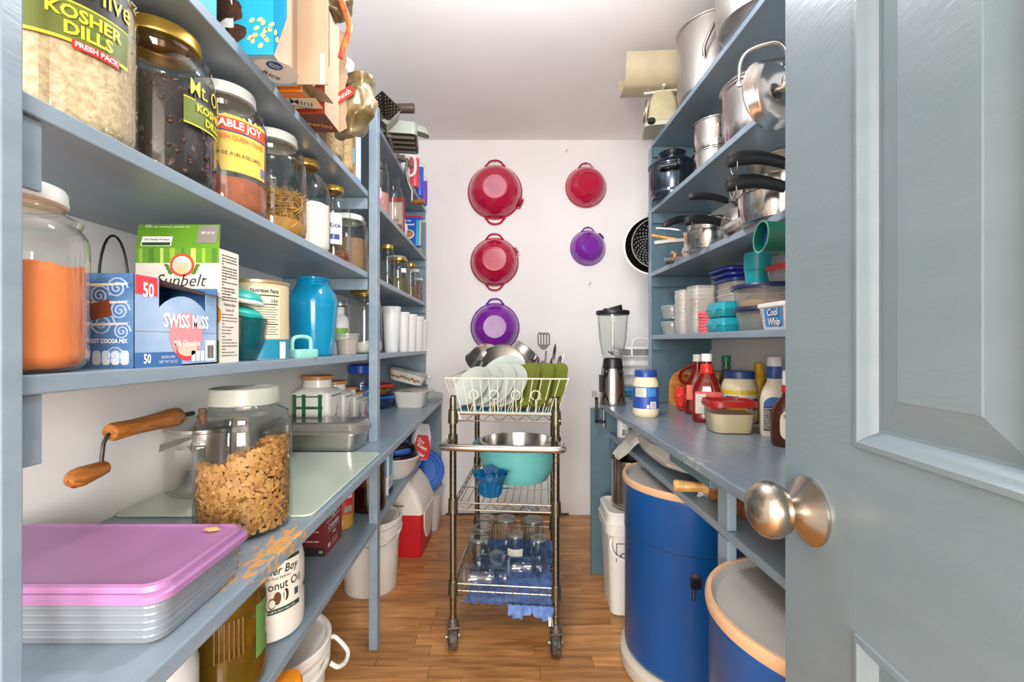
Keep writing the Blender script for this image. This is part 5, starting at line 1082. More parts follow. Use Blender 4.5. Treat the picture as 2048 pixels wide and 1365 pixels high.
# mason jars
MJ = glass('#f1f5f5', 1.5, .02)
def mason(label, r, h_):
    t = T('mason_jar', label, 'jar', (0, 0, 0), 0, 'empty canning jars in the cart basket')
    MB().lathe([(.001, 0), (r*.82, 0), (r*.93, .004), (r, .014), (r, h_*.70), (r*.96, h_*.75), (r*.80, h_*.83), (r*.78, h_*.85), (r*.78, h_*.995), (r*.75, h_)], 32).build('glass_body', MJ, t)
    MB().lathe([(r*.55, .004), (r*.62, .0015), (r*.84, .0008), (r*.93, .004), (r*.96, .010)], 32).build('base_ring', glass('#e6ecec', 1.5, .03, haze=.22, hz='#dfe3e3'), t)
    MB().lathe([(r*.78, h_*.88), (r*.81, h_*.89), (r*.78, h_*.90), (r*.81, h_*.92), (r*.78, h_*.93), (r*.85, h_*.85), (r*.78, h_*.865)], 32).build('thread', MJ, t)
    return t
zt = .19
def inv(root, label, x_, y_, h_): return dup(root, label, (x_, y_, zt+h_), rot=(pi, 0, random.random()*3))
q = mason('big mason jar upside down at the front left of the basket', .043, .165); q.location = (-.088, 1.80, zt+.165); q.rotation_euler = (pi, 0, 0)
inv(q, 'upside down mason jar second from the front on the left side', -.078, 1.905, .165); inv(q, 'upside down mason jar third from the front on the left side', -.068, 2.015, .16)
inv(q, 'upside down mason jar alone in the middle of the back row', .022, 2.0, .165); inv(q, 'upside down mason jar at the right before the rearmost one', .142, 1.985, .165); inv(q, 'rearmost mason jar, upside down at the back right corner', .135, 2.13, .165)
t = mason('mason jar with a paper strip, upside down in the middle of the towel', .038, .135); t.location = (.062, 1.905, zt+.135); t.rotation_euler = (pi, 0, 0)
strip_jar = t
inv(t, 'upside down mason jar leaning at the right side of the basket', .155, 1.865, .135)
dup(q, 'large mason jar lying on its side at the front left', (-.145, 1.71, zt+.045), rot=(0, pi/2, R(2)))
dup(t, 'mason jar lying sideways on the towel at centre right', (.025, 1.785, zt+.05), rot=(0, pi/2, R(-3)))
dup(t, 'mason jar lying with its mouth toward the front, in the middle', (-.012, 1.87, zt+.05), rot=(R(96), 0, R(-18)))
MB().cylpatch(.0386, pi*.25, pi*.85, .055, .085).build('paper_strip', mat('#d9d5c6', .7), strip_jar)
# mid shelf
t = T('large_bowl', 'big turquoise bowl on the middle shelf of the cart', 'bowl', (.072, 1.945, .543))
TQ = mat('#6cc3c0', .3, name='turquoise_plastic', var=.08, vscale=10)
MB().lathe([(.001, 0), (.11, 0), (.125, .004), (.152, .05), (.165, .11), (.170, .135), (.190, .139), (.193, .148), (.188, .154), (.178, .150), (.164, .14), (.16, .11), (.145, .05), (.11, .01), (.001, .008)], 64).build('bowl', TQ, t)
t = T('steel_bowl', 'shiny steel bowl nested inside the turquoise bowl', 'bowl', (.072, 1.945, .560)); MB().lathe([(.001, 0), (.09, 0), (.13, .04), (.152, .1), (.157, .141), (.168, .143), (.168, .146), (.154, .146), (.148, .1), (.126, .042), (.09, .004), (.001, .003)], 64).build('bowl', mat('#c2bfba', .2, 1), t)
t = T('candy_dish', 'ruffled cobalt blue pressed glass dish on the middle cart shelf', 'dish', (-.040, 1.725, .543)); n = 56; prof = [(.001, 0), (.036, 0), (.040, .004), (.042, .014), (.047, .045), (.056, .065), (.069, .084), (.066, .086), (.052, .066), (.043, .046), (.038, .016), (.03, .007), (.001, .006)]
rings = []
for r_, z_ in prof: rings.append([((r_+(.003 if .01 < z_ < .06 else .0)*math.sin(14*2*pi*i/n))*math.cos(2*pi*i/n), (r_+(.003 if .01 < z_ < .06 else 0)*math.sin(14*2*pi*i/n))*math.sin(2*pi*i/n), z_+(.004*math.cos(8*2*pi*i/n)+.003*(i % 2) if z_ > .08 else 0)+(.006*math.cos(4*2*pi*i/n) if z_ > .06 else 0)) for i in range(n)])
MB().loft(rings, False, False).build('dish', glass('#3aa0cf', 1.5, .03, haze=.4, hz='#0f82bd', name='cobalt_glass'), t, ang=20)
# dish rack
DR = T('dish_rack', 'cream coated wire dish rack on top of the cart', 'dish rack', C(0, 0, .868), CR_)
WR = mat('#cfcdb6', .4, name='cream_wire'); b = MB()
bx0, bx1, by0, by1 = .005, .375, .0, .42; tx0, tx1, ty0, ty1 = -.025, .415, -.02, .45; hh = .125
b.tube([(tx0, ty0, hh), (tx1, ty0, hh), (tx1, ty1, hh), (tx0, ty1, hh)], .003, 6, True); b.tube([(bx0, by0, 0), (bx1, by0, 0), (bx1, by1, 0), (bx0, by1, 0)], .0026, 6, True)
for i in range(1, 14): k = i/14; b.tube([(tx0+(tx1-tx0)*k, ty0, hh), (bx0+(bx1-bx0)*k, by0, 0), (bx0+(bx1-bx0)*k, by1, 0), (tx0+(tx1-tx0)*k, ty1, hh)], .0019, 6)
for i in range(0, 12): k = i/11; b.tube([(tx0, ty0+(ty1-ty0)*k, hh), (bx0, by0+(by1-by0)*k, 0), (bx1, by0+(by1-by0)*k, 0), (tx1, ty0+(ty1-ty0)*k, hh)], .0017, 6)
b.build('wire_frame', WR, DR)
for i, k in enumerate((.20, .40, .61, .80)):
    xk = bx0+(bx1-bx0)*k; MB().tube([(xk, -.004, 0), (xk-.002, -.013, .05)]+[(xk-.002+.0165*math.sin(g), -.0145, .066-.0165*math.cos(g)) for g in [R(20+j*29) for j in range(12)]], .0022, 6).build('loop_divider', WR, DR)
for i in range(9):
    xk = .06+i*.034; MB().tube([(xk, .02, .003), (xk+.018, .02, .05), (xk+.024, .02, .052), (xk+.01, .02, .003)], .0018, 5).build('plate_prong', WR, DR)
for xk in (.02, .37): b = MB(); b.tube([(xk, -.004, 0), (xk+.008, -.012, -.02), (xk+.016, -.012, -.024)], .003, 6); b.build('foot', WR, DR)
b = MB(); b.loft([rr(.35, .40, .02, z=-.0015, cx=.19, cy=.21), rr(.35, .40, .02, z=.003, cx=.19, cy=.21)]); o = tag(b.build('drip_mat', mat('#3f7f93', .6, name='teal_mat')), 'teal drying mat under the plates in the dish rack', 'mat'); o.location = C(0, 0, .8695); o.rotation_euler = (0, 0, CR_)
def plate(label, lx, ly, lz, r, m, n_=(-.62, -.60, .50), sq=False, deep=.016):
    c = C(lx, ly, lz); t = T('plate', label, 'plate', c, 0, 'plates standing in the dish rack'); M = axis((0, 0, 0), n_, .2)
    b = MB(M)
    if sq:
        b.loft([rr(2*r*k, 2*r*k, r*.42*k, 6, z=z_) for k, z_ in ((.02, .0), (.55, .0), (.62, .002), (.95, deep), (1.0, deep+.001), (1.0, deep-.003), (.62, -.004), (.55, -.006), (.02, -.006))], True, True)
    else:
        b.lathe([(.001, 0), (r*.55, 0), (r*.64, .003), (r*.95, deep), (r, deep+.001), (r, deep-.003), (r*.64, -.003), (r*.55, -.006), (.001, -.006)], 44)
    b.build('plate', m, t); return t
GP = mat('#66702c', .3, name='olive_glaze'); WP = mat('#b6bdb5', .22, name='white_glaze')
for i, (lx, lb) in enumerate(((.235, 'first olive green plate, next to the white plates'), (.285, 'middle olive green plate in the dish rack'), (.335, 'last olive green plate at the right end of the rack'))): plate(lb, lx, .085, .868+.084, .092, GP, (-.56, -.60, .57), True)
for i, (lx, r_, lb) in enumerate(((.060, .098, 'leftmost pale plate in the dish rack'), (.105, .102, 'second pale plate from the left in the rack'), (.150, .11, 'third pale plate from the left, slightly taller'), (.195, .108, 'pale plate beside the first olive plate'))): plate(lb, lx, .085, .868+.082+.004*(i > 1), r_*.86, WP, (-.56, -.60, .57))
plate('large white plate standing behind the pale ones', .17, .175, .975, .105, WP, (-.40, -.70, .60))
t = T('pan_cover', 'large steel lid standing behind the plates in the rack', 'lid', C(.145, .255, 1.012)); M = axis((0, 0, 0), (-.25, -.85, .45)); b = MB(M); b.lathe([(.11, -.006), (.114, 0), (.11, .004), (.095, .006), (.06, .016), (.001, .022)], 48); b.build('lid', mat('#b9b2a2', .25, 1), t)
t = T('steel_bowl', 'upturned steel bowl at the top of the dish pile', 'bowl', C(.095, .36, 1.05)); M = axis((0, 0, 0), (.45, -.35, .75)); b = MB(M); b.lathe([(.098, -.05), (.102, -.046), (.095, -.03), (.085, .01), (.06, .04), (.04, .046), (.001, .047)], 44); b.build('bowl', mat('#cfc3bb', .24, 1), t)
t = T('saucepan', 'shiny steel saucepan lying upside down in the dish rack', 'saucepan', C(.235, .37, 1.055)); M = axis((0, 0, 0), (.55, .1, .62)); b = MB(M); b.lathe([(.07, -.06), (.073, -.056), (.069, .035), (.064, .042), (.001, .043)], 40); b.build('pan', STEEL, t); b = MB(); b.tube([(-.03, -.06, -.02), (-.10, -.08, -.015), (-.15, -.09, -.02)], .007, 8); b.build('handle', STEEL, t)
t = T('glass_tumbler', 'clear drinking glass leaning at the left of the dish rack', 'glass', C(.05, .26, .985)); M = axis((0, 0, 0), (-.35, -.1, -.85)); b = MB(M); b.lathe([(.001, -.06), (.025, -.06), (.034, .06), (.032, .06), (.024, -.052), (.001, -.052)], 32); b.build('glass_body', MJ, t)
t = T('glass_tumbler', 'second drinking glass standing behind the left end of the rack', 'glass', C(.085, .31, .97)); b = MB(axis((0, 0, 0), (-.4, -.3, -.85))); b.lathe([(.001, -.07), (.028, -.07), (.036, .07), (.034, .07), (.026, -.06), (.001, -.06)], 32); b.build('glass_body', MJ, t)
tag(blob(C(.268, .26, 1.005), (.03, .02, .028), .3, 2, 4).build('dish_cloth', mat('#3f9ed0', .7)), 'small blue cloth between the saucepan and cutlery', 'cloth')
tag(blob(C(.25, .075, .905), (.028, .02, .03), .25, 2, 8).build('sponge', mat('#cf5a22', .8, bump=.5, bscale=120)), 'orange sponge behind the olive plates', 'sponge')
# cutlery
t = T('cutlery_cup', 'cream cutlery holder at the back right of the dish rack', 'cutlery holder', C(.335, .30, .870)); b = MB(); b.loft(rring([(.085, .10, .02, 0), (.09, .105, .02, .115), (.085, .10, .018, .115), (.08, .095, .018, .006)]), True, True); b.build('cup', mat('#c9c7b6', .5), t)
def cutl(kind, label, dx, dy, tip, ang=0):
    c = Vector(C(.335+dx, .30+dy, .88)); tp = Vector(P(*tip)); ax = (tp-c); L_ = ax.length; t = T(kind, label, kind, c, 0); M = axis((0, 0, 0), ax, ang); b = MB(M)
    b.loft([[(s*.004*w_, q_*.0012, z_) for s, q_ in ((-1, -1), (1, -1), (1, 1), (-1, 1))] for z_, w_ in ((0, 1.6), (L_*.3, 1), (L_*.62, .8))])
    if kind == 'fork':
        b.loft([[(s*.010*w_, q_*.001, z_) for s, q_ in ((-1, -1), (1, -1), (1, 1), (-1, 1))] for z_, w_ in ((L_*.6, .4), (L_*.72, 1), (L_*.82, 1))])
        for k in (-1.5, -.5, .5, 1.5): b.loft([[(k*.0053+s*.0015, q_*.0009, z_) for s, q_ in ((-1, -1), (1, -1), (1, 1), (-1, 1))] for z_ in (L_*.81, L_)])
    elif kind == 'knife': b.loft([[(s*.0085*w_, q_*.0009, z_) for s, q_ in ((-1, -1), (1, -1), (1, 1), (-1, 1))] for z_, w_ in ((L_*.45, .6), (L_*.6, 1), (L_*.9, .9), (L_, .15))])
    else: b.M = M @ Matrix.Translation((0, 0, L_*.86)); b.sphere((0, 0, 0), L_*.15, 14, 8, (.62, .14, 1))
    b.build('blade', STEEL, t)
cutl('fork', 'steel fork leaning left in the cutlery holder', -.02, -.02, (1068, 720, 1.88)); cutl('fork', 'steel fork in the middle of the cutlery', -.005, .01, (1086, 722, 1.92)); cutl('fork', 'steel fork behind the spatula handle', .0, .02, (1079, 726, 1.95))
cutl('knife', 'tall steel knife standing in the cutlery holder', .01, 0, (1111, 688, 1.95)); cutl('knife', 'steel knife leaning right in the cutlery holder', .02, -.01, (1131, 698, 1.9)); cutl('spoon', 'steel spoon leaning right in the cutlery holder', .02, .02, (1122, 712, 1.93), .6); cutl('spoon', 'steel spoon upright in the cutlery holder', .005, -.02, (1104, 716, 1.88), .2); cutl('spoon', 'steel serving spoon low in front of the cutlery', -.03, -.04, (1072, 730, 1.84), .3)
t = T('spatula', 'slotted black turner standing in the cutlery holder', 'spatula'); c = Vector(C(.325, .31, .885)); tp = Vector(P(1092, 702, 1.93)); b = MB(); b.tube([tuple(c), tuple(tp)], .0042, 8); b.build('handle', STEEL, t)
b = MB(axis(P(1087, 684, 1.93), (0, -1, .12))); q = [(-.026, .036), (.010, .036), (.026, .022), (.027, -.018), (.008, -.034), (-.008, -.034), (-.024, -.010)]
M0 = b.M; SP = mat('#4c4a46', .5, name='dark_nylon')
def strip(x0, x1, z0, z1): b.loft([[(x0, z0, 0), (x1, z0, 0), (x1, z1, 0), (x0, z1, 0)], [(x0, z0, .003), (x1, z0, .003), (x1, z1, .003), (x0, z1, .003)]])
b.M = M0
for k in range(5): strip(-.026+k*.0118, -.026+k*.0118+.0062, -.013, .030)
b.prism([(-.026, .030), (.0275, .030), (.022, .038), (-.022, .040)], 0, .003); b.prism([(-.026, -.012), (-.008, -.034), (.008, -.034), (.0275, -.012)], 0, .003); b.build('slotted_head', SP, t, smooth=False)
# ================================================================== right shelves, top (a)
zA = RZ['a']
def stockpot(label, x_, y_, r, h_, m):
    t = T('stockpot', label, 'pot', (x_, y_, zA)); MB().lathe([(.001, 0), (r*.88, 0), (r*.95, .006), (r*.985, .025), (r, .05), (r, h_*.97), (r*1.035, h_*.975), (r*1.04, h_), (r*.99, h_), (r*.97, h_*.95), (r*.95, .03), (.001, .012)], 56).build('pot', m, t)
    return t
t = stockpot('tall aluminium stockpot standing farther back on the top right shelf', .838, 1.80, .132, .27, ALU)
MB().ctube([(-.085, -.115, .10), (-.09, -.128, .13), (-.075, -.150, .175), (-.05, -.158, .22), (-.04, -.150, .25), (-.045, -.13, .262)], .0065, 10).build('strap_handle', mat('#a8a49e', .3, 1), t)
stockpot('big aluminium stockpot nearest on the top right shelf', .815, 1.38, .15, .30, ALU)
# kitchen scale
t = T('kitchen_scale', 'vintage cream kitchen scale with curved tray on the top right shelf', 'scale', (.735, 2.075, zA), R(-12))
CRM2 = mat('#b3a885', .4, name='cream_enamel', var=.15, vscale=20); 
b = MB(); b.loft(rring([(.165, .15, .02, 0), (.165, .15, .02, .018), (.15, .13, .02, .028)])); b.build('base', mat('#a9ac98', .4), t)
b = MB(axis((-.055, -.07, .016), (0, -1, .6))); b.cyl(.017, 0, .012, 20); b.build('tare_knob', BLACKP, t)
b = MB(); b.loft([rr(.135, .11, .02, z=.028), rr(.12, .10, .02, z=.12), rr(.085, .08, .02, z=.165)]); b.build('housing', CRM2, t)
b = MB(axis((-.0655, 0, .098), (-1, 0, .12))); b.lathe([(.001, 0), (.045, 0), (.05, .004), (.048, .009), (.001, .009)], 32); b.build('dial', mat('#e6e0cc', .4), t)
b = MB(axis((-.0655, 0, .098), (-1, 0, .12))); b.lathe([(.046, .004), (.051, .005), (.051, .012), (.046, .012)], 32); b.build('dial_rim', mat('#8f8a7a', .3, .8), t)
b = MB(); b.box(-.03, .03, -.02, .02, .165, .18); b.box(-.08, .08, -.006, .006, .178, .186); b.box(-.006, .006, -.06, .06, .178, .186); b.build('bracket', mat('#d8d3c4', .4), t, smooth=False)
vs = []; fs = []; n = 14
for s_ in (0, 1):
    for i in range(n+1):
        k = i/n-.5
        for j in range(9):
            v = j/8-.5; x_ = .36*k; y_ = .22*v; z_ = .187+.55*max(0, abs(v)-.22)**1.6*1.6+s_*.002
            vs.append((x_, y_, z_))
m_ = (n+1)*9
for s_ in (0, 1):
    for i in range(n):
        for j in range(8):
            q = s_*m_+i*9+j; f = (q, q+9, q+10, q+1); fs.append(f if s_ else f[::-1])
for i in range(n):
    for j in (0, 8): q = i*9+j; f = (q, q+9, q+9+m_, q+m_); fs.append(f if j == 0 else f[::-1])
for j in range(8):
    for i in (0, n): q = i*9+j; f = (q, q+1, q+1+m_, q+m_); fs.append(f if i == n else f[::-1])
b = MB(Matrix.Rotation(R(8), 4, 'Z')); b.add(vs, fs); b.build('tray', mat('#b8ab8c', .38, name='tray_enamel', var=.12, vscale=14), t, ang=60)
# ================================================================== second right shelf (b)
zB = RZ['b']
def pot(name, label, x_, y_, z_, r, h_, m, cat='pot', br=.93):
    t = T(name, label, cat, (x_, y_, z_)); MB().lathe([(.001, 0), (r*(br-.06), 0), (r*br, .004), (r*(br+.02), .012), (r*.985, h_*.35), (r, h_*.95), (r*1.04, h_*.965), (r*1.045, h_), (r*.985, h_), (r*.965, h_*.92), (r*.93, .02), (.001, .008)], 56).build('pan', m, t); return t
DK = mat('#4c5560', .16, .9, name='dark_mirror_steel')
t = pot('dutch_oven', 'dark mirror finish pot with side handle and lid at the far end of the shelf', .772, 2.055, zB, .098, .145, DK, br=.86)
MB().lathe([(.101, .146), (.104, .15), (.08, .172), (.055, .185), (.052, .188), (.06, .2), (.062, .206), (.055, .212), (.001, .213)], 48).build('lid', DK, t)
a = acam(.772, 2.055)-.1; ca, sa = math.cos(a), math.sin(a); MB().tube([(ca*.1-sa*q, sa*.1+ca*q, .112) if abs(q) > .03 else (ca*.128-sa*q, sa*.128+ca*q, .112) for q in (-.042, -.04, -.028, 0, .028, .04, .042)], .009, 10).build('side_handle', BLACKP, t)
for k in (0, 1):
    t = pot('saucepot', ('lower of two small stacked steel pots beside the dark pot', 'upper of two small stacked steel pots beside the dark pot')[k], .862, 1.825, zB+.118*k, .083, .115, STEEL)
    a = acam(.862, 1.825)+.45; ca, sa = math.cos(a), math.sin(a); MB().ctube([(ca*.084-sa*.03, sa*.084+ca*.03, .085), (ca*.11-sa*.026, sa*.11+ca*.026, .085), (ca*.11+sa*.026, sa*.11-ca*.026, .085), (ca*.084+sa*.03, sa*.084-ca*.03, .085)], .005, 8).build('side_handle', STEEL, t)
t = pot('steel_pot', 'large shiny steel pot with upright loop handle and lid', .858, 1.46, zB, .136, .17, STEEL)
a = acam(.858, 1.46)-.1; ca, sa = math.cos(a), math.sin(a)
MB().ctube([(ca*.142-sa*.06, sa*.142+ca*.06, .14), (ca*.146-sa*.062, sa*.146+ca*.062, .165), (ca*.158-sa*.055, sa*.158+ca*.055, .2), (ca*.163-sa*.03, sa*.163+ca*.03, .222), (ca*.163+sa*.03, sa*.163-ca*.03, .222), (ca*.158+sa*.055, sa*.158-ca*.055, .2), (ca*.146+sa*.062, sa*.146-ca*.062, .165), (ca*.142+sa*.06, sa*.142-ca*.06, .14)], .0055, 10).build('loop_handle', STEEL, t)
for s_ in (-1, 1): b = MB(axis((ca*.139-sa*.06*s_, sa*.139+ca*.06*s_, .142), (ca, sa, 0))); b.cyl(.01, 0, .007, 14); b.build('rivet', STEEL, t)
MB().lathe([(.14, .171), (.143, .175), (.142, .18), (.12, .2), (.08, .222), (.03, .232), (.001, .233)], 56).build('lid', BRUSH, t)
t = T('pan_cover', 'polished steel lid hanging on edge in front of the large steel pot', 'pan lid', (.650, 1.112, 1.722)); M = axis((0, 0, 0), (.36, -.93, .02))
b = MB(M); b.lathe([(.001, -.002), (.075, -.002), (.083, 0), (.085, .004), (.083, .008), (.077, .012), (.072, .022), (.06, .032), (.03, .037), (.001, .038)], 56); b.build('dome', STEEL, t)
b = MB(M); b.lathe([(.008, .036), (.008, .052), (.022, .054), (.024, .060), (.020, .066), (.001, .067)], 24); b.build('knob', STEEL, t)
MB().box(.01, .03, -.006, .006, .0, .004).build('hook', STEEL, t)
# ================================================================== third right shelf (c): saucepans
zC = RZ['c']
def phandle(t, p0, p1, ring=True, m=None, w_=.0155, h_=.011, droop=.010, name='handle'):
    p0 = Vector(p0); p1 = Vector(p1); rings = []
    d = (p1-p0); L_ = d.length; d.normalize(); sd = d.cross(Vector((0, 0, 1))).normalized(); u = Vector((0, 0, 1))
    for k in range(13):
        s_ = k/12; wk = w_*(.72+.28*s_) if s_ < .93 else w_*(.75 if k == 12 else .95); hk = h_*(.85+.35*s_**2) if s_ < .95 else h_*.7
        c = p0+d*(L_*s_)+u*(.008*math.sin(s_*pi)-droop*s_**3)
        rings.append([tuple(c+sd*hk*math.cos(2*pi*i/12)+u*wk*math.sin(2*pi*i/12)) for i in range(12)])
    MB().loft(rings).build(name, m or BLACKP, t)
    if ring:
        c = p1-d*.018-u*(droop+.0); MB().tube([tuple(c+u*(-.012+.02*math.cos(g))+sd*.014*math.sin(g)) for g in [2*pi*i/14 for i in range(14)]], .0016, 6, True).build('hanging_ring', STEEL, t)
def W3(px, py, d): return Vector(P(px, py, d))
def bar(t, p0, p1, w_=.011, th=.003, m=None, name='handle_bar'):
    p0 = Vector(p0); p1 = Vector(p1); d = (p1-p0).normalized(); sd = d.cross(Vector((0, 0, 1))).normalized(); u = sd.cross(d)
    MB().loft([[tuple(c+sd*a_*w_+u*q*th) for a_, q in ((-1, -1), (1, -1), (1, 1), (-1, 1))] for c in (p0, p0.lerp(p1, .5)+u*.002, p1)]).build(name, m or STEEL, t)
def world(t): return Vector(t.location)
# near stack
t = pot('saucepan', 'lower steel saucepan of the near stack with a dark base', .783, 1.295, zC, .098, .082, STEEL); L0 = world(t)
bar(t, W3(1478, 440, 1.22)-L0, W3(1448, 456, 1.22)-L0, .008, .005)
t = pot('saucepan', 'upper steel saucepan of the near stack with thick black handle', .785, 1.29, zC+.083, .090, .035, STEEL); L0 = world(t)
bar(t, W3(1590, 366, 1.18)-L0, W3(1562, 366, 1.17)-L0); phandle(t, W3(1566, 374, 1.165)-L0, W3(1453, 362, 1.155)-L0, w_=.0215, h_=.013)
t = T('frying_pan', 'steel frying pan on top of the near stack with black handle above the others', 'frying pan', (.80, 1.27, zC+.12)); L0 = world(t); MB().lathe([(.001, 0), (.062, 0), (.07, .006), (.092, .045), (.096, .047), (.089, .045), (.068, .01), (.001, .006)], 48).build('pan', BRUSH, t)
bar(t, W3(1595, 330, 1.18)-L0, W3(1562, 328, 1.165)-L0); phandle(t, W3(1566, 326, 1.165)-L0, W3(1455, 314, 1.155)-L0, w_=.0215, h_=.013)
MB().lathe([(.085, .048), (.088, .052), (.06, .07), (.02, .078), (.001, .079)], 40).build('lid', STEEL, t)
# middle pans
xx, yy = tan2(1362, 1466, .088); t = pot('saucepan', 'wide steel saucepan in the middle of the saucepan shelf', xx+.006, yy, zC, .086, .072, STEEL, br=.9); L0 = world(t)
bar(t, W3(1368, 481, 1.60)-L0, W3(1308, 487, 1.62)-L0, .010, .006, mat('#8e8a88', .35, .9)); bar(t, W3(1364, 462, 1.61)-L0, W3(1312, 457, 1.63)-L0, .006, .0025)
t = T('saucepan', 'smaller saucepan stacked in the wide one with black handle to the right', 'saucepan', (xx+.012, yy+.01, zC+.074)); L0 = world(t); MB().lathe([(.001, 0), (.066, 0), (.072, .004), (.074, .04), (.077, .042), (.077, .045), (.071, .045), (.068, .01), (.001, .006)], 48).build('pan', STEEL, t); phandle(t, W3(1452, 449, 1.56)-L0, W3(1370, 437, 1.54)-L0, w_=.018, h_=.013); bar(t, W3(1470, 452, 1.57)-L0, W3(1450, 449, 1.565)-L0, .007, .003)
t = T('saucepan', 'saucepan behind with a black handle pointing to the end panel', 'saucepan', (.885, 1.90, zC)); L0 = world(t); MB().lathe([(.001, 0), (.075, 0), (.08, .005), (.082, .1), (.086, .102), (.086, .105), (.078, .104), (.074, .01), (.001, .007)], 48).build('pan', BRUSH, t); phandle(t, W3(1390, 438, 1.86)-L0, W3(1325, 446, 1.84)-L0, w_=.017, h_=.013, droop=.018)
t = T('saucepan', 'tilted steel saucepan with straight black handle above the others', 'saucepan', (.855, 1.56, zC+.135)); L0 = world(t); b = MB(Matrix.Rotation(R(16), 4, 'Y')); b.lathe([(.001, 0), (.055, 0), (.06, .004), (.072, .055), (.075, .057), (.069, .056), (.055, .01), (.001, .006)], 44); b.build('pan', BRUSH, t); phandle(t, W3(1455, 402, 1.50)-L0, W3(1377, 393, 1.50)-L0, ring=False, w_=.0145, h_=.011, droop=.0); bar(t, W3(1480, 404, 1.51)-L0, W3(1452, 401, 1.50)-L0, .008, .004)
t = T('pan_cover', 'small steel lid on edge between the saucepans', 'pan lid', (.735, 1.435, zC+.045)); b = MB(axis((0, 0, 0), (-.8, -.4, .2))); b.lathe([(.045, -.003), (.048, 0), (.04, .01), (.001, .016)], 32); b.build('dome', mat('#8f8b86', .3, 1), t); b = MB(); b.tube([(-.02, -.01, .0), (-.04, -.02, .004)], .003, 6); b.build('stem', STEEL, t)
t = T('wooden_spoon', 'thin pale wooden spoon pointing toward the end panel', 'spoon'); b = MB(); b.tube([W3(1365, 482, 1.75), W3(1310, 472, 1.78), W3(1304, 471, 1.78)], .0055, 8); b.build('handle', wood('#d6a04e', '#b27a30'), t)
t = T('wooden_spoon', 'short bent wooden spoon behind the floral spoon rest', 'spoon'); b = MB(); b.tube([W3(1349, 515, 1.9), W3(1350, 508, 1.9), W3(1343, 505, 1.9)], .007, 8); b.build('handle', wood('#d6a04e', '#b27a30'), t)
t = T('spoon_rest', 'cream ceramic spoon rest with pink flowers on the saucepan shelf', 'spoon rest', (.755, 1.80, zC)); b = MB(); b.loft(rring([(.06, .05, .02, 0), (.075, .06, .02, .02), (.05, .04, .015, .055), (.055, .03, .012, .07)])); b.build('body', mat('#d9cfbd', .35, var=.4, vscale=60, h2='#b5807a'), t)
t = T('rolling_pin', 'dark rolling pin end sticking out of the saucepan shelf', 'rolling pin'); b = MB(axis(W3(1331, 521, 1.93), (.9, -.45, .02))); b.cyl(.0165, 0, .11, 20); b.build('barrel', mat('#4c4645', .45), t); b = MB(axis(W3(1331, 521, 1.93), (.9, -.45, .02))); b.cyl(.0135, -.002, .001, 20); b.build('end_cap', mat('#9b8f90', .5), t)
# ================================================================== fourth right shelf (d): containers
zD = RZ['d']
FROST = glass('#eeeeea', 1.4, .2, haze=.55, hz='#e4e0d6', name='frosted_plastic')
def tub(name, label, loc, w_, d_, h_, m, lid=None, lh=.012, r=.02, rz=0, cat='container', group=None, taper=.88):
    t = T(name, label, cat, loc, rz, group); b = MB(); b.loft(rring([(w_*taper*.95, d_*taper*.95, r*.9, 0), (w_*taper, d_*taper, r, .004), (w_*.985, d_*.985, r, h_*.93), (w_*1.02, d_*1.02, r*1.05, h_*.935), (w_*1.02, d_*1.02, r*1.05, h_)]), True, False); b.build('body', m, t)
    if lid: b = MB(); b.loft(rring([(w_*1.02, d_*1.02, r*1.05, h_-.003), (w_*1.06, d_*1.06, r*1.1, h_-.003), (w_*1.06, d_*1.06, r*1.1, h_+lh*.7), (w_*1.02, d_*1.02, r*1.05, h_+lh), (w_*.94, d_*.94, r*.95, h_+lh), (w_*.92, d_*.92, r*.9, h_+lh*.6)]), False, True); b.build('lid', lid, t)
    return t
def rtub(name, label, loc, r, h_, m, lid=None, lh=.01, cat='container', taper=.86, group=None):
    t = T(name, label, cat, loc, 0, group); MB().lathe([(.001, 0), (r*taper*.95, 0), (r*taper, .004), (r*.98, h_*.93), (r*1.02, h_*.935), (r*1.02, h_)], 44).build('body', m, t)
    if lid: MB().lathe([(r*1.02, h_-.003), (r*1.06, h_-.003), (r*1.065, h_+lh*.6), (r*1.03, h_+lh), (r*.95, h_+lh*.7), (.001, h_+lh*.7)], 44).build('lid', lid, t)
    return t
rtub('small_container', 'lower of two small clear domed containers by the end panel', (.775, 2.06, zD), .045, .042, CLEARP, CLEARP, .018); rtub('small_container', 'upper of two small clear domed containers by the end panel', (.775, 2.06, zD+.072), .045, .042, CLEARP, CLEARP, .018)
def nest(name, labels, x_, y_, w_, n_, step, h_, m, z0=0):
    r0 = tub(name, labels[0], (x_, y_, zD+z0), w_, w_, h_, m, None, r=.018, group='nested clear tubs on the container shelf')
    for i in range(1, n_): dup(r0, labels[i], (x_+.001*((i*7) % 3-1), y_, zD+z0+step*i))
OD = ['bottom', 'second', 'third', 'fourth', 'fifth', 'sixth', 'seventh', 'eighth', 'ninth']
nest('square_tub', [f'{o} clear tub counting up in the narrow stack nearest the end panel' for o in OD], .785, 1.925, .082, 8, .0175, .062, FROST)
nest('square_tub', [f'{o} clear tub counting up in the stack beside the pink lids' for o in OD], .79, 1.80, .088, 9, .0155, .062, FROST)
nest('square_tub', [f'{o} large clear tub counting up in the stack under blue lids' for o in OD], .90, 1.70, .135, 6, .0225, .075, FROST)
LDB = mat('#2f3a94', .35, name='indigo_plastic')
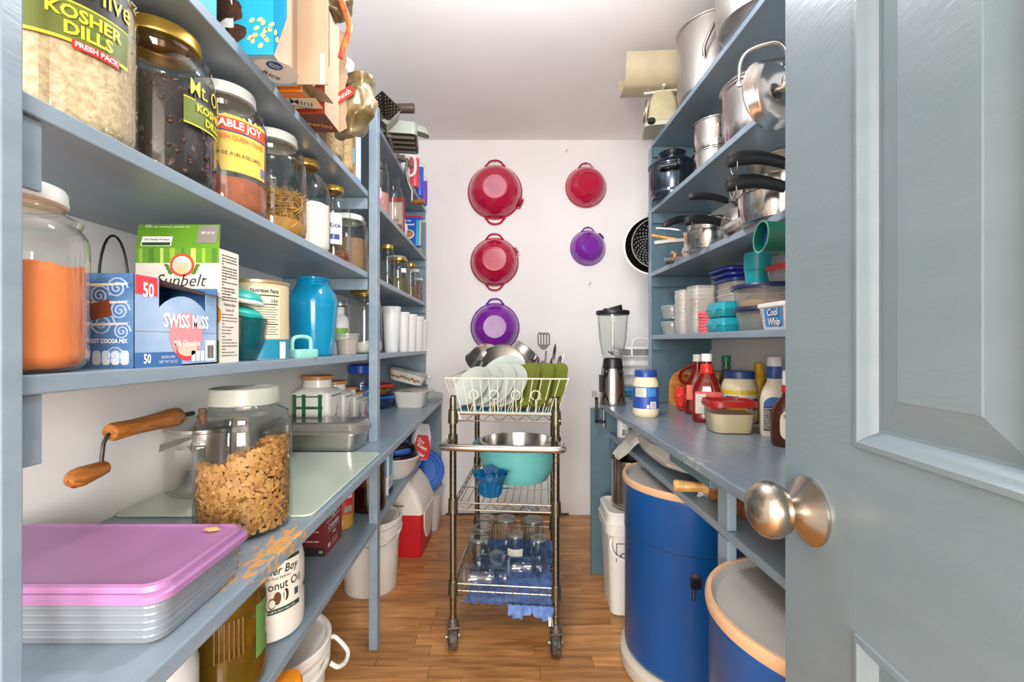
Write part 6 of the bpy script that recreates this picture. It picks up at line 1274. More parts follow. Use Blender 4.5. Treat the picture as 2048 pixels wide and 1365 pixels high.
def lidT(label, loc, w_, m, rnd_=True, h_=.014, group='lids stacked on the container shelf'):
    t = T('tub_lid', label, 'lid', loc, 0, group); b = MB()
    if rnd_: b.loft(rring([(w_*.96, w_*.96, w_*.18, 0), (w_, w_, w_*.2, .001), (w_, w_, w_*.2, h_*.5), (w_*.9, w_*.9, w_*.18, h_), (w_*.3, w_*.3, w_*.1, h_)]))
    else: b.lathe([(.001, 0), (w_*.48, 0), (w_*.5, .001), (w_*.5, h_*.6), (w_*.46, h_*.85), (w_*.46, h_), (.001, h_)], 36)
    b.build('disc', m, t); return t
for i, lb in enumerate(('lowest indigo lid on the large clear tubs', 'middle indigo lid on the large clear tubs', 'top indigo lid on the large clear tubs')): lidT(lb, (.90-.008*i, 1.70, zD+.189+i*.0185), .165, LDB, h_=.0165)
PKL = mat('#d9636c', .4, name='pink_plastic')
for i, o in enumerate(OD[:7]): lidT(f'{o} pink round lid counting up in the pink stack', (.775-.003*(i > 4), 1.695, zD+i*.0115), .072, PKL, False, .0112)
TLB = mat('#1f9aa8', .35, name='teal_box_plastic')
for k, lb in enumerate(('lower teal snap lid box on the container shelf', 'upper teal snap lid box on the container shelf')):
    t = T('lunch_box', lb, 'box', (.795, 1.585, zD+k*.053)); b = MB(); b.loft(rring([(.10, .11, .012, 0), (.108, .118, .014, .006), (.112, .122, .014, .026)])); b.build('base', TLB, t); b = MB(); b.loft(rring([(.116, .126, .015, .024), (.116, .126, .015, .031), (.11, .12, .014, .034), (.106, .116, .014, .047), (.09, .10, .012, .052)])); b.build('lid', TLB, t); b = MB(); b.loft(rring([(.004, .02, .0015, .012), (.006, .022, .002, .025), (.004, .018, .0015, .04)]), True, True); b.M = Matrix.Identity(4); o = b.build('latch', TLB, t); o.location = (-.058, -.01, 0)
NV = mat('#1c2346', .3, name='navy_plastic')
rtub('round_container', 'lower clear container with navy lid behind the whipped topping tub', (.825, 1.42, zD), .085, .062, CLEARP, NV, .010)
t = rtub('round_container', 'upper clear container with navy lid holding crackers', (.825, 1.42, zD+.074), .092, .058, CLEARP, NV, .012); MB().lathe([(.001, .003), (.07, .003), (.074, .02), (.04, .04), (.001, .042)], 24).build('crackers', mat('#d9b67c', .7, var=.2, vscale=40), t)
for k, lb in enumerate(('lower of two nested teal drinking cups', 'upper of two nested teal drinking cups')): t = T('teal_cup', lb, 'cup', (.845, 1.50, zD+.146+k*.028)); MB().lathe([(.001, 0), (.033, 0), (.034, .003), (.038, .055), (.040, .056), (.040, .085), (.038, .085), (.036, .05), (.032, .006), (.001, .005)], 36).build('cup', mat('#12a0ac', .35, name='teal_cup_plastic'), t)
t = tub('red_lid_container', 'clear square container with red lid resting on the navy lid', (.885, 1.395, zD+.148), .10, .10, .042, CLEARP, RED, .012, .018)
t = tub('topping_tub', 'white and blue whipped topping tub at the front of the container shelf', (.788, 1.245, zD), .105, .15, .066, WHITEP, WHITEP, .008, .03, 0, taper=.86)
# printed side of the tub, laid on the tapered near and aisle faces
def onside(u, v, off=.0012):   # u along the near face -1..1, v height 0..1
    k = .86+.125*v; return (-.0525*k-off, -u*.075*k, .066*v)
b = MB(); b.add([onside(-.42, .12), onside(.75, .12), onside(.75, .9), onside(-.42, .9)], [(0, 1, 2, 3)]); b.build('blue_print', mat('#3f86c2', .4), t, smooth=False)
txt('Cool', mat('#1c2a4a', .4), t, onside(.16, .70, .002), (0, -1, 0), (-.12, 0, 1), .027, .05, .9, .15); txt('Whip', mat('#1c2a4a', .4), t, onside(.22, .32, .002), (0, -1, 0), (-.12, 0, 1), .027, .05, .9, .15)
txt('Cool', WH, t, onside(.16, .70, .0026), (0, -1, 0), (-.12, 0, 1), .027, .02, .9, .15); txt('Whip', WH, t, onside(.22, .32, .0026), (0, -1, 0), (-.12, 0, 1), .027, .02, .9, .15)
lines(mat('#5a5a6a', .5), t, onside(-.58, .5, .001), (0, -1, 0), (-.12, 0, 1), .014, .045, 8, 6)
# green funnel on the edge
t = T('funnel', 'dark green plastic canning funnel sticking out under the saucepan shelf', 'funnel'); c = W3(1521, 474, 1.06); b = MB(axis(c, (.99, -.1, -.06))); GF = mat('#0a5342', .35, name='green_plastic'); b.lathe([(.034, 0), (.0365, .0), (.035, .05), (.045, .07), (.085, .115), (.092, .135), (.09, .135), (.082, .115), (.042, .072), (.033, .05), (.034, 0)], 40); b.build('funnel', GF, t); b = MB(axis(c, (.99, -.1, -.06))); b.lathe([(.0338, .0), (.0375, -.001), (.0375, .002), (.0338, .003)], 40); b.build('rim', mat('#4f9080', .4), t)
t = T('blue_cup', 'blue plastic cup inside the green funnel', 'cup'); b = MB(axis(c, (.99, -.1, -.06))); b.lathe([(.027, .02), (.029, .02), (.027, .07), (.001, .07)], 30); b.build('cup', mat('#1f52a8', .35), t)
# ================================================================== right worktop
zR = RW
def mayo(label, x_, y_, r, h_, lidc, bands, cat='jar'):
    t = T('mayonnaise_jar', label, cat, (x_, y_, zR)); MB().lathe([(.001, 0), (r*.86, 0), (r*.95, .005), (r, h_*.08), (r, h_*.18), (r*.985, h_*.2), (r*.985, h_*.62), (r, h_*.64), (r*.97, h_*.72), (r*.82, h_*.83), (r*.76, h_*.86)], 40).build('body', mat('#e3d8b4', .3, name='mayonnaise_in_jar', var=.06, vscale=20), t)
    MB().lathe([(r*.78, h_*.855), (r*.84, h_*.86), (r*.84, h_*.985), (r*.80, h_), (.001, h_)], 40).build('lid', mat(lidc, .35), t); return t, acam(x_, y_)
xx, yy = tan2(1265, 1318, .050); t, a = mayo('mayonnaise jar with blue lid and blue label standing alone', xx, yy, .050, .182, '#23408f', None)
MB().cylpatch(.0505, a-1.3, a+1.3, .034, .118, 20).build('paper_label', mat('#2b4c9f', .4), t); MB().cylpatch(.0508, a-.85, a+.05, .08, .114).build('facts_panel', mat('#d9dccf', .5), t); MB().cylpatch(.0508, a+.12, a+.85, .082, .114).build('label_panel', mat('#3f86c6', .4), t); MB().cylpatch(.0509, a+.35, a+.85, .036, .062).build('barcode_patch', WH, t)
b = MB(); 
for i in range(7): b.cylpatch(.0512, a+.42+i*.055, a+.445+i*.055, .039, .06, 1)
b.build('barcode', K, t, smooth=False, kind='stuff')
for i in range(6): MB().cylpatch(.0511, a-.8, a-.1-.1*(i % 2), .085+i*.0048, .0864+i*.0048, 6).build('fine_print', mat('#4a4a44', .5), t, smooth=False)
MB().cylpatch(.0511, a+.08, a+.28, .036, .05).build('label_badge', mat('#cfd8e6', .5), t)
xx, yy = tan2(1441, 1516, .061); t, a = mayo('larger mayonnaise jar with yellow label behind the red lidded tub', xx, yy, .061, .187, '#29477f', None)
MB().cylpatch(.0615, a-1.3, a+1.3, .03, .118, 20).build('paper_label', mat('#e6e1d2', .4), t); MB().cylpatch(.0618, a-1.3, a+1.3, .105, .119, 20).build('label_band', mat('#e6c522', .4), t); MB().cylpatch(.0618, a-.95, a+.35, .034, .092).build('label_panel', mat('#eec525', .4), t); MB().cylpatch(.0621, a-.75, a+.0, .088, .098).build('label_strip', mat('#2a4a8a', .4), t); MB().cylpatch(.0619, a+.75, a+1.2, .05, .09).build('label_emblem', mat('#1f2f5f', .4), t)
for i in range(5): MB().cylpatch(.0622, a-.7, a+.1-.15*(i % 2), .06+i*.0045, .0612+i*.0045, 6).build('fine_print', mat('#7a6a1a', .5), t, smooth=False)
MB().cylpatch(.0622, a+.45, a+.65, .055, .09).build('facts_panel', mat('#3a3a3a', .5), t)
# squeeze and sauce bottles
KT = glass('#c9402c', 1.45, .04, haze=.55, hz='#8a1a12', name='ketchup')
def bottle(name, label, x_, y_, secs, m, capm, cap, n=7, rz=0):
    t = T(name, label, 'bottle', (x_, y_, zR), rz); b = MB(); b.loft([rr(w_, d_, min(w_, d_)*rf, n, z=z_) for w_, d_, rf, z_ in secs]); b.build('body', m, t)
    r, z0, z1 = cap; MB().lathe([(r, z0), (r*1.02, z0+.002), (r*.98, z1-.003), (r*.9, z1), (.001, z1)], 28).build('cap', capm, t); return t
xx, yy = tan2(1384, 1444, .050); rzk = math.atan2(xx, yy)*-1
ks = [(.085, .055, .35, 0), (.098, .062, .35, .006), (.098, .062, .35, .02), (.094, .06, .35, .045), (.094, .06, .35, .10), (.098, .062, .4, .115), (.088, .056, .45, .135), (.060, .046, .48, .165), (.042, .04, .49, .19), (.034, .034, .49, .21), (.032, .032, .49, .225)]
t = bottle('ketchup_bottle', 'clear ketchup bottle with red neck band in front', xx, yy, ks, KT, WHITEP, (.0185, .222, .25), rz=rzk)
MB().lathe([(.0235, .178), (.0245, .18), (.019, .212), (.018, .213)], 28).build('neck_band', mat('#d02a24', .35), t)
fz = -.0315; quad(mat('#cf2f22', .4), t, (.004, fz, .073), (1, 0, 0), (0, 0, 1), .088, .082, off=.0012, r=.006); quad(mat('#e2dccb', .5), t, (-.019, fz, .07), (1, 0, 0), (0, 0, 1), .034, .07, off=.0018); lines(K, t, (-.019, fz, .066), (1, 0, 0), (0, 0, 1), .03, .06, 13, 5, .3, off=.0024); txt('Nutrition Facts', K, t, (-.019, fz, .101), (1, 0, 0), (0, 0, 1), .0046, .01, off=.0024); lines(mat('#e9a79a', .5), t, (.024, fz, .085), (1, 0, 0), (0, 0, 1), .034, .045, 10, 7, .3, off=.002); quad(WH, t, (.026, fz, .043), (1, 0, 0), (0, 0, 1), .03, .017, off=.0018); bars(K, t, (.026, fz, .043), (1, 0, 0), (0, 0, 1), .022, .013, 11, off=.0026); lines(mat('#7a7a72', .5), t, (.0, -.020, .152), (1, 0, 0), (0, .35, 1), .02, .012, 3, 2, off=.006)
t = bottle('ketchup_bottle', 'second ketchup bottle with white cap and grip behind the first', .800, 1.852, [(a_*.97, b_*.97, c_, d_*.97) for a_, b_, c_, d_ in ks], KT, WHITEP, (.018, .214, .243), rz=rzk); quad(mat('#d9532a', .4), t, (0, -.031, .09), (1, 0, 0), (0, 0, 1), .08, .06, off=.0012); MB().ctube([(-.045, 0, .12), (-.066, 0, .14), (-.062, 0, .17), (-.03, 0, .195), (-.014, 0, .2)], .007, 8).build('grip', KT, t)
t = T('plastic_bag', 'shiny red plastic bag beside the bread box', 'bag', (.772, 1.945, zR+.055)); blob((0, 0, 0), (.028, .03, .05), .35, 2.2, 11).build('crumpled_bag', mat('#d8392f', .25, name='red_film'), t, ang=26)
t = bottle('sauce_bottle', 'green capped sauce bottle behind the ketchup', .905, 1.83, [(.06, .06, .48, 0), (.062, .062, .49, .005), (.062, .062, .49, .13), (.04, .04, .49, .175), (.028, .028, .49, .19), (.028, .028, .49, .22)], glass('#7a6a35', 1.45, haze=.6, hz='#5a4a1e'), mat('#1f6b3f', .4), (.0175, .21, .238)); MB().lathe([(.0165, .185), (.0165, .2)], 24).build('neck_label', mat('#1f6b3f', .4), t)
YM = mat('#dba91e', .4, name='mustard_yellow'); t = bottle('mustard_bottle', 'yellow mustard squeeze bottle beside the large mayonnaise jar', .962, 1.70, [(.05, .05, .49, 0), (.054, .054, .49, .006), (.054, .054, .49, .15), (.046, .046, .49, .165), (.04, .04, .49, .172), (.036, .036, .49, .19)], YM, YM, (.016, .188, .215))
t = bottle('mustard_bottle', 'second yellow squeeze bottle half hidden behind the ranch bottle', .955, 1.555, [(.05, .05, .49, 0), (.054, .054, .49, .006), (.054, .054, .49, .14), (.03, .03, .49, .165)], YM, YM, (.013, .163, .185))
t = bottle('sauce_bottle', 'dark sauce bottle with navy cap near the right wall', .975, 1.63, [(.055, .05, .4, 0), (.058, .052, .45, .006), (.058, .052, .45, .14), (.035, .035, .49, .18), (.032, .032, .49, .21)], glass('#4a2a1e', 1.45, haze=.6, hz='#2e1710'), mat('#1d2142', .35), (.0185, .218, .238)); MB().lathe([(.0185, .19), (.0195, .192), (.0195, .216), (.018, .217)], 24).build('neck_band', mat('#1d2142', .35), t)
t = bottle('dressing_bottle', 'white ranch dressing bottle with blue neck band', .856, 1.425, [(.074, .055, .4, 0), (.08, .06, .45, .006), (.08, .06, .45, .11), (.07, .055, .47, .135), (.042, .04, .49, .17), (.038, .038, .49, .19)], mat('#e4dcc6', .35, name='creamy_dressing'), mat('#d8d8d6', .4), (.0205, .216, .246), rz=-.5); MB().lathe([(.0195, .178), (.0225, .18), (.0215, .216), (.020, .217)], 28).build('neck_band', mat('#2b4f93', .4), t); disc(mat('#2d5a9f', .4), t, (.0, -.0305, .098), (1, 0, 0), (0, 0, 1), .06, .05, off=.0014); quad(K, t, (0, -.0305, .055), (1, 0, 0), (0, 0, 1), .06, .075, off=.0016); lines(WH, t, (-.004, -.0305, .055), (1, 0, 0), (0, 0, 1), .05, .068, 14, 5, .3, off=.0022)
t = bottle('barbecue_bottle', 'brown barbecue sauce bottle with white cap nearest on the right worktop', .810, 1.275, [(.085, .06, .42, 0), (.094, .068, .45, .008), (.096, .07, .45, .05), (.094, .068, .46, .095), (.074, .058, .48, .118), (.044, .042, .49, .138), (.034, .034, .49, .155), (.034, .034, .49, .165)], glass('#a05a38', 1.45, .06, haze=.55, hz='#5a2a16', name='barbecue_sauce'), WHITEP, (.019, .17, .212), rz=-.5); MB().lathe([(.0195, .150), (.0205, .152), (.0205, .171), (.0195, .172)], 24).build('red_seal', RED, t); quad(mat('#d9d2bd', .5), t, (.004, -.035, .062), (1, 0, 0), (0, 0, 1), .06, .085, off=.0016, r=.025); disc(mat('#d9a72a', .5), t, (.008, -.035, .055), (1, 0, 0), (0, 0, 1), .035, .035, off=.0026); txt('SWEET', K, t, (.0, -.035, .088), (1, 0, .12), (-.12, 0, 1), .013, .02, .9, off=.003)
# red lid tub
t = tub('food_tub', 'clear tub of cream coloured dip with red lid on the right worktop', (.747, 1.492, zR), .142, .125, .088, glass('#f4f4f2', 1.45, .05), mat('#9c1a18', .35, name='red_lid_plastic'), .016, .035, R(-6)); b = MB(); b.loft(rring([(.118, .102, .03, .002), (.123, .107, .032, .006), (.132, .115, .034, .062)])); b.build('contents', mat('#e6d8ae', .5, name='creamy_dip', var=.08, vscale=20), t)
# bread box
t = T('bread_box', 'open wooden roll top bread box against the right wall', 'bread box', (.796, 2.165, zR), R(8)); BW = wood('#d39243', '#b0702f', 'honey_wood', 6, (3, 3, 14), .35); BW2 = wood('#dba35a', '#c08742', 'pale_wood', 6, (3, 3, 14), .35)
prof = [(0, 0), (.155, 0), (.155, .165), (.085, .165), (.06, .162), (.035, .15), (.017, .132), (.005, .11), (0, .085)]
for y0 in (-.014, -.44): b = MB(); b.loft([[(p, y0, q) for p, q in prof], [(p, y0+.014, q) for p, q in prof]]); b.build('end_panel', BW, t, smooth=False, bevel=.002)
MB().box(.147, .155, -.426, -.014, .004, .16).build('back_panel', BW, t, smooth=False); MB().box(.012, .147, -.426, -.014, .002, .012).build('floor_panel', BW, t, smooth=False); MB().box(0, .012, -.426, -.014, 0, .026).build('front_rail', BW2, t, smooth=False); MB().box(.06, .147, -.426, -.014, .158, .166).build('top_panel', BW, t, smooth=False); MB().box(.042, .06, -.426, -.014, .143, .158).build('top_rail', BW2, t, smooth=False)
# blender
t = T('blender', 'countertop blender with clear jug and steel base on the worktop corner', 'blender', (.524, 2.135, zR))
MB().lathe([(.001, 0), (.056, 0), (.058, .004), (.057, .02), (.053, .10), (.049, .16), (.044, .175)], 40).build('steel_base', BRUSH, t)
MB().lathe([(.040, .168), (.047, .172), (.045, .195), (.042, .215), (.038, .218)], 40).build('collar', BLACKP, t)
for k, g in enumerate((R(-140), R(-60), R(60), R(150))):
    b = MB(); b.add([(.0585*math.cos(g-.35), .0585*math.sin(g-.35), .001), (.0585*math.cos(g+.35), .0585*math.sin(g+.35), .001), (.058*math.cos(g+.3), .058*math.sin(g+.3), .03), (.0565*math.cos(g), .0565*math.sin(g), .062), (.058*math.cos(g-.3), .058*math.sin(g-.3), .03)], [(0, 1, 2, 3, 4)]); b.build('foot_pad', BLACKP, t)
    b = MB(); b.add([(.0478*math.cos(g-.3), .0478*math.sin(g-.3), .178), (.0478*math.cos(g+.3), .0478*math.sin(g+.3), .178), (.0525*math.cos(g+.22), .0525*math.sin(g+.22), .145), (.0535*math.cos(g), .0535*math.sin(g), .122), (.0525*math.cos(g-.22), .0525*math.sin(g-.22), .145)], [(4, 3, 2, 1, 0)]); b.build('grip_pad', BLACKP, t)
MB().lathe([(.001, .22), (.044, .22), (.046, .224), (.062, .30), (.070, .425)], 40).build('jug', glass('#f3f6f5', 1.5), t)
for g in (R(-110), R(-20), R(70), R(160)): MB().tube([(.048*math.cos(g), .048*math.sin(g), .235), (.057*math.cos(g), .057*math.sin(g), .30), (.0635*math.cos(g), .0635*math.sin(g), .39)], .003, 6).build('jug_rib', glass('#f3f6f5', 1.5), t)
MB().lathe([(.001, .42), (.074, .42), (.077, .424), (.077, .436), (.074, .44), (.001, .441)], 40).build('lid', BLACKP, t); b = MB(); b.loft([rr(.085, .06, .02, z=.44), rr(.085, .06, .02, z=.45), [(x_, y_, .458+.012*(x_/.0425)) for x_, y_ in rr(.078, .055, .018)]]); b.build('lid_cap', BLACKP, t)
for g in (0, pi/2): MB().tube([(-.022*math.cos(g), -.022*math.sin(g), .25), (0, 0, .234), (.022*math.cos(g), .022*math.sin(g), .25)], .003, 5).build('blade', STEEL, t)
MB().box(-.064, -.052, -.03, .0, .06, .14).build('switch', BLACKP, t)
# C clamp on the corner
t = T('c_clamp', 'black C clamp gripping the corner of the right worktop', 'clamp', (.455, 2.165, zR)); b = MB(); b.box(-.006, .006, -.009, .009, -.085, .03); b.box(-.006, .042, -.009, .009, -.092, -.078); b.build('frame', BLACKP, t, smooth=False); b = MB(); b.cyl(.005, 0, 0.001); b = MB(Matrix.Translation((.034, 0, 0))); b.cyl(.0045, -.11, -.028, 12); b.cyl(.010, -.031, -.027, 12); b.build('screw', mat('#b5b1a6', .35, .9), t); b = MB(); b.box(-.02, .0, -.008, .008, .03, .06); b.box(-.006, .012, -.009, .009, .022, .034); b.build('bracket', mat('#a9a59a', .3, .9), t, smooth=False); b = MB(); b.tube([(.022, 0, -.106), (.046, 0, -.106)], .002, 6); b.build('tommy_bar', mat('#b5b1a6', .35, .9), t)
# stacked white trays
yb = 2.62; t = T('tray_tower', 'stack of white plastic trays with carrying handle behind the blender', 'tray stack', (.785, yb, zR+.045)); TRM = mat('#dadada', .35)
for k, z_ in enumerate((.0, .055, .105, .155)):
    b = MB(); b.loft(rring([(.22, .22, .06, z_), (.235, .235, .06, z_+.012), (.24, .24, .06, z_+.014), (.24, .24, .06, z_+.019), (.2, .2, .05, z_+.006)]), True, True); b.build('tray', TRM, t); 
    MB().loft(rring([(.19, .19, .05, z_+.012), (.19, .19, .05, z_+.055)]), False, False).build('tray_wall', TRM if k != 3 else glass('#d9d9d9', 1.45, .1, haze=.4, hz='#bdbdbd'), t)
b = MB(); b.loft(rring([(.245, .245, .06, .208), (.255, .255, .062, .21), (.255, .255, .062, .222), (.23, .23, .056, .226)])); b.build('lid', TRM, t); MB().ctube([(-.03, 0, .224), (-.025, 0, .255), (0, 0, .27), (.04, 0, .272), (.065, 0, .255), (.07, 0, .224)], .009, 10).build('handle', TRM, t)
for k, (c_, lb) in enumerate((('#2a7fa6', 'lower folded teal cloth under the white trays'), ('#3fa0c2', 'upper folded teal cloth under the white trays'))): b = MB(); b.loft(rring([(.24, .25, .02, 0), (.25, .26, .022, .006), (.25, .26, .022, .014), (.235, .245, .02, .021)])); o = tag(b.build('folded_cloth', mat(c_, .8, bump=.3)), lb, 'cloth'); o.location = (.79, 2.60, zR+k*.0215)
# colanders behind the end panel
DKC = mat('#4c4a48', .35, .8, name='dark_colander_steel')
for k, (r, lb, m_) in enumerate(((.148, 'large steel colander hanging behind the right shelf panel', mat('#8f8a82', .3, 1)), (.125, 'black perforated colander hanging in front of the steel one', DKC))):
    t = T('colander', lb, 'colander', (.793, 2.345-.05*k, 1.625)); M = axis((0, 0, 0), (-.25, -.97, 0)); b = MB(M); b.lathe([(r*1.05, .0), (r*1.05, .004), (r, .004), (r*.93, -.02), (r*.75, -.05), (r*.45, -.068), (.001, -.07)], 48); b.build('bowl', m_, t)
    h = MB(); 
    for j in range(6):
        for i in range(26):
            g = 2*pi*i/26+.12*(j % 2); q = .93-.085*j; z_ = -.02-.03*(.93-q)/.18 if q > .75 else -.05-.018*(.75-q)/.3
            h.M = M @ axis((r*q*math.cos(g), r*q*math.sin(g), z_+.0025), (-math.cos(g)*.7, -math.sin(g)*.7, .7)); h.cyl(.0030, -.001, .0012, 6)
    h.build('perforations', mat('#d9d6d0', .6) if k else mat('#2a2826', .6), t, kind='stuff')
    MB(M).ctube([(-.03, r*1.04, .002), (-.03, r*1.12, .002), (.0, r*1.2, .002), (.03, r*1.12, .002), (.03, r*1.04, .002)], .003, 6).build('hanging_loop', m_, t)
# ================================================================== under the right worktop
def drum(label, x_, y_, r, h_, z0, tap=False):
    t = T('storage_drum', label, 'drum', (x_, y_, z0)); DB = mat('#084c90', .3, name='blue_drum_plastic', var=.08, vscale=5)
    MB().lathe([(.001, .002), (r*.93, .002), (r*.96, .01), (r*.965, .02), (r*.965, h_*.70), (r*.972, h_*.705), (r*.972, h_*.93), (r*.985, h_*.945), (r*.985, h_*.975), (r*.97, h_*.985)], 72).build('body', DB, t)
    MB().lathe([(r*.955, h_*.69), (r*.972, h_*.697), (r*.975, h_*.703), (r*.96, h_*.71)], 72).build('body_ring', mat('#0b3f78', .35), t)
    MB().lathe([(r*.975, h_*.965), (r*1.0, h_*.97), (r*1.005, h_*.985), (r*1.0, h_*.998), (r*.985, h_+.004), (r*.955, h_+.004), (r*.94, h_*.995)], 72).build('clamp_rim', mat('#c9a27c', .5, name='tan_rim'), t)
    MB().lathe([(r*.945, h_+.0), (r*.92, h_-.012), (r*.91, h_-.014), (.001, h_-.012)], 72).build('lid', mat('#a3a29c', .45, name='grey_drum_lid', var=.12, vscale=7), t)
    return t
tall_drum = t = drum('tall blue drum with tan rim, farther back under the right worktop', .660, 1.575, .232, .595, .06); MB().lathe([(.001, -.058), (.236, -.058), (.24, -.05), (.24, -.012), (.232, -.004), (.21, .001), (.001, .001)], 64).build('base_ring', mat('#c9c2b2', .5), t)
drum('blue drum with tan rim in the foreground beside the door', .632, .842, .232, .617, 0)
t = tall_drum; c = W3(1393, 1165, 1.345)-Vector((.660, 1.575, .06)); b = MB(axis(c, (-.35, -.9, 0))); b.cyl(.014, -.02, .012, 16); tap = b.build('spigot', mat('#b06a4a', .4, .6), t); b = MB(); b.box(c.x-.02, c.x+.006, c.y-.02, c.y-.004, c.z-.012, c.z+.014); b.tube([(c.x-.014, c.y-.014, c.z-.01), (c.x-.016, c.y-.016, c.z-.045)], .005, 8); b.build('spout', BLACKP, tap)
t = T('square_bucket', 'white square bucket with handle beside the tall blue drum', 'bucket', (.555, 1.955, 0), R(-3))
b = MB(); b.loft(rring([(.185, .185, .03, 0), (.195, .195, .032, .004), (.222, .222, .036, .33), (.24, .24, .04, .335), (.243, .243, .04, .375), (.225, .225, .036, .378)])); b.build('body', mat('#d8d6cd', .42, name='white_pail_plastic'), t)
b = MB(); b.loft(rring([(.236, .236, .04, .377), (.236, .236, .04, .385), (.23, .23, .04, .40), (.232, .232, .04, .418), (.215, .215, .035, .425), (.19, .19, .03, .418)])); b.build('lid', mat('#d8d6cd', .42, name='white_pail_plastic'), t)
MB().ctube([(-.10, -.117, .33), (-.106, -.125, .30), (-.09, -.135, .265), (-.04, -.14, .245), (.04, -.14, .243), (.09, -.135, .26), (.1, -.117, .32)], .005, 8).build('bail_handle', mat('#e2e0d8', .4), t)
k_ = -.1045; quad(K, t, (-.05, k_, .22), (1, 0, 0), (0, -.09, 1), .062, .17, off=.0005); quad(mat('#d8d6cd', .42), t, (-.05, k_, .22), (1, 0, 0), (0, -.09, 1), .056, .164, off=.0009); lines(K, t, (-.05, k_+.003, .185), (1, 0, 0), (0, -.09, 1), .05, .08, 9, 4, .3, off=.0013); disc(K, t, (-.05, k_-.003, .25), (1, 0, 0), (0, -.09, 1), .03, .03, off=.0013); disc(mat('#d8d6cd', .42), t, (-.05, k_-.003, .25), (1, 0, 0), (0, -.09, 1), .022, .022, off=.0017)
t = T('tall_pot', 'tall narrow steel pot standing on the white square bucket', 'pot', (.560, 1.955, .4225)); MB().lathe([(.001, 0), (.078, 0), (.084, .006), (.084, .2), (.087, .203), (.082, .203), (.08, .01), (.001, .006)], 44).build('pot', mat('#b9b2ab', .2, 1), t); MB().lathe([(.083, .012), (.0865, .014), (.083, .018)], 44).build('base_rim', STEEL, t); MB().ctube([(-.06, -.06, .2), (-.085, -.075, .215), (-.095, -.05, .222), (-.085, -.02, .215), (-.08, -.01, .2)], .004, 8).build('wire_handle', mat('#6a665e', .4, .8), t)
zU = .687
t = T('plastic_bag', 'crumpled grey white grocery bag on the shelf under the right worktop', 'bag'); BGm = mat('#c9c7bd', .5, name='grocery_bag_film', var=.15, vscale=12)
def bag2(pts, rads, seed, n=30):
    rings = []
    for k, (p, r) in enumerate(zip(pts, rads)):
        p = Vector(p); rings.append([tuple(p+Vector((r[0]*math.cos(2*pi*i/n)*(1+.28*noise.noise((math.cos(2*pi*i/n)*2.2, math.sin(2*pi*i/n)*2.2, k*.55+seed))), 0, r[1]*math.sin(2*pi*i/n)*(1+.28*noise.noise((math.cos(2*pi*i/n)*2.2+5, math.sin(2*pi*i/n)*2.2, k*.55+seed))))) + Vector((0, .018*noise.noise((i*.5, k*.8, seed)), 0))) for i in range(n)])
    return MB().loft(rings)
pts = [(.600, 1.33+.065*k, zU+.056+.004*math.sin(k)) for k in range(10)]; rd = [(.02, .018), (.055, .03), (.075, .04), (.08, .043), (.08, .044), (.078, .043), (.07, .043), (.07, .044), (.06, .04), (.03, .025)]
bag2(pts, rd, 2).build('bag_body', BGm, t, ang=26)
b = MB(); rings = []
for k, (p, w_, th) in enumerate((((.575, 1.80, zU+.09), .05, .03), ((.545, 1.815, zU+.07), .06, .03), ((.515, 1.82, zU+.04), .06, .016), ((.488, 1.825, zU+.005), .06, .009), ((.462, 1.83, zU-.025), .05, .004))): rings.append([(p[0]+.01*noise.noise((i*.6, k, 3)), p[1]+w_*math.cos(2*pi*i/16), p[2]+th*math.sin(2*pi*i/16)+.008*noise.noise((i*.7, k, 7))) for i in range(16)])
b.loft(rings); b.build('bag_neck', BGm, t, ang=26)
for i in range(3): quad(mat('#8d8478', .6), t, (.54+.02*i, 1.45+.07*i, zU+.128), (0, 1, 0), (-1, 0, .2), .03, .02, 'faded_print', .004)
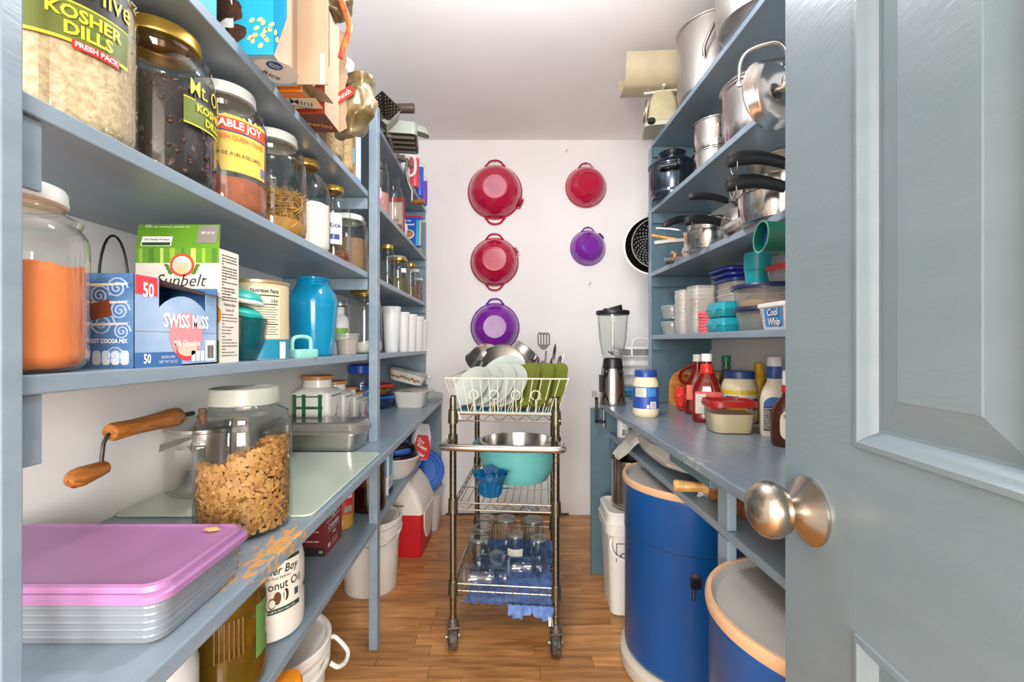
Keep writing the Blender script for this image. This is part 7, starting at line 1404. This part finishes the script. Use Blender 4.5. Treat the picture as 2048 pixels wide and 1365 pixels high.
tag(blob((.585, 1.285, zU+.021), (.035, .03, .022), .5, 3, 5).build('film_scrap', mat('#d3d5d2', .2, trans=.3)), 'scrap of clear plastic film beside the rolling pin', 'film')
t = T('spray_can', 'small white bottle at the far end of the shelf under the right worktop', 'bottle', (.565, 2.10, zU)); MB().lathe([(.001, 0), (.028, 0), (.029, .003), (.029, .085), (.02, .1), (.02, .112), (.001, .113)], 24).build('body', WHITEP, t); bars(K, t, (-.006, -.0285, .025), (1, 0, 0), (0, 0, 1), .016, .028, 8, off=.001); lines(mat('#4a4a4a', .5), t, (-.006, -.0285, .062), (1, 0, 0), (0, 0, 1), .016, .03, 4, off=.001)
t = T('dark_packet', 'dark wrapped packet behind the grocery bag', 'packet', (.62, 2.03, zU+.045)); blob((0, 0, 0), (.05, .05, .045), .3, 2.2, 15).build('wrapper', mat('#5a3f3f', .35, var=.4, vscale=20), t)
t = T('rolling_pin', 'wooden rolling pin with light handle overhanging the shelf under the worktop', 'rolling pin', (.485, 1.275, zU+.033)); b = MB(axis((0, 0, 0), (.97, -.24, -.0))); RPW = wood('#9a6a38', '#74491f', 'pin_wood', 8, (2, 14, 14), .4); b.lathe([(.001, .085), (.018, .085), (.0325, .092), (.0325, .30), (.018, .308), (.001, .308)], 32); b.build('barrel', RPW, t)
b = MB(axis((0, 0, 0), (.97, -.24, -.0))); b.lathe([(.001, -.002), (.013, -.002), (.0165, .004), (.0165, .012), (.0152, .0135), (.0165, .015), (.0165, .022), (.0152, .0235), (.016, .026), (.0135, .06), (.012, .07), (.018, .078), (.02, .086), (.001, .088)], 28); b.build('handle', wood('#caa061', '#a87a3a', 'handle_wood', 8, (2, 14, 14), .4), t)
t = T('wooden_pin', 'plain brown wooden pin lying behind the post under the worktop', 'rolling pin', (.60, 1.12, zU+.026)); b = MB(axis((0, 0, 0), (.4, -.9, 0))); b.cyl(.025, -.06, .28, 24); b.build('barrel', wood('#8a4f2a', '#5f3216', 'dark_pin_wood', 8, (2, 14, 14), .45), t)
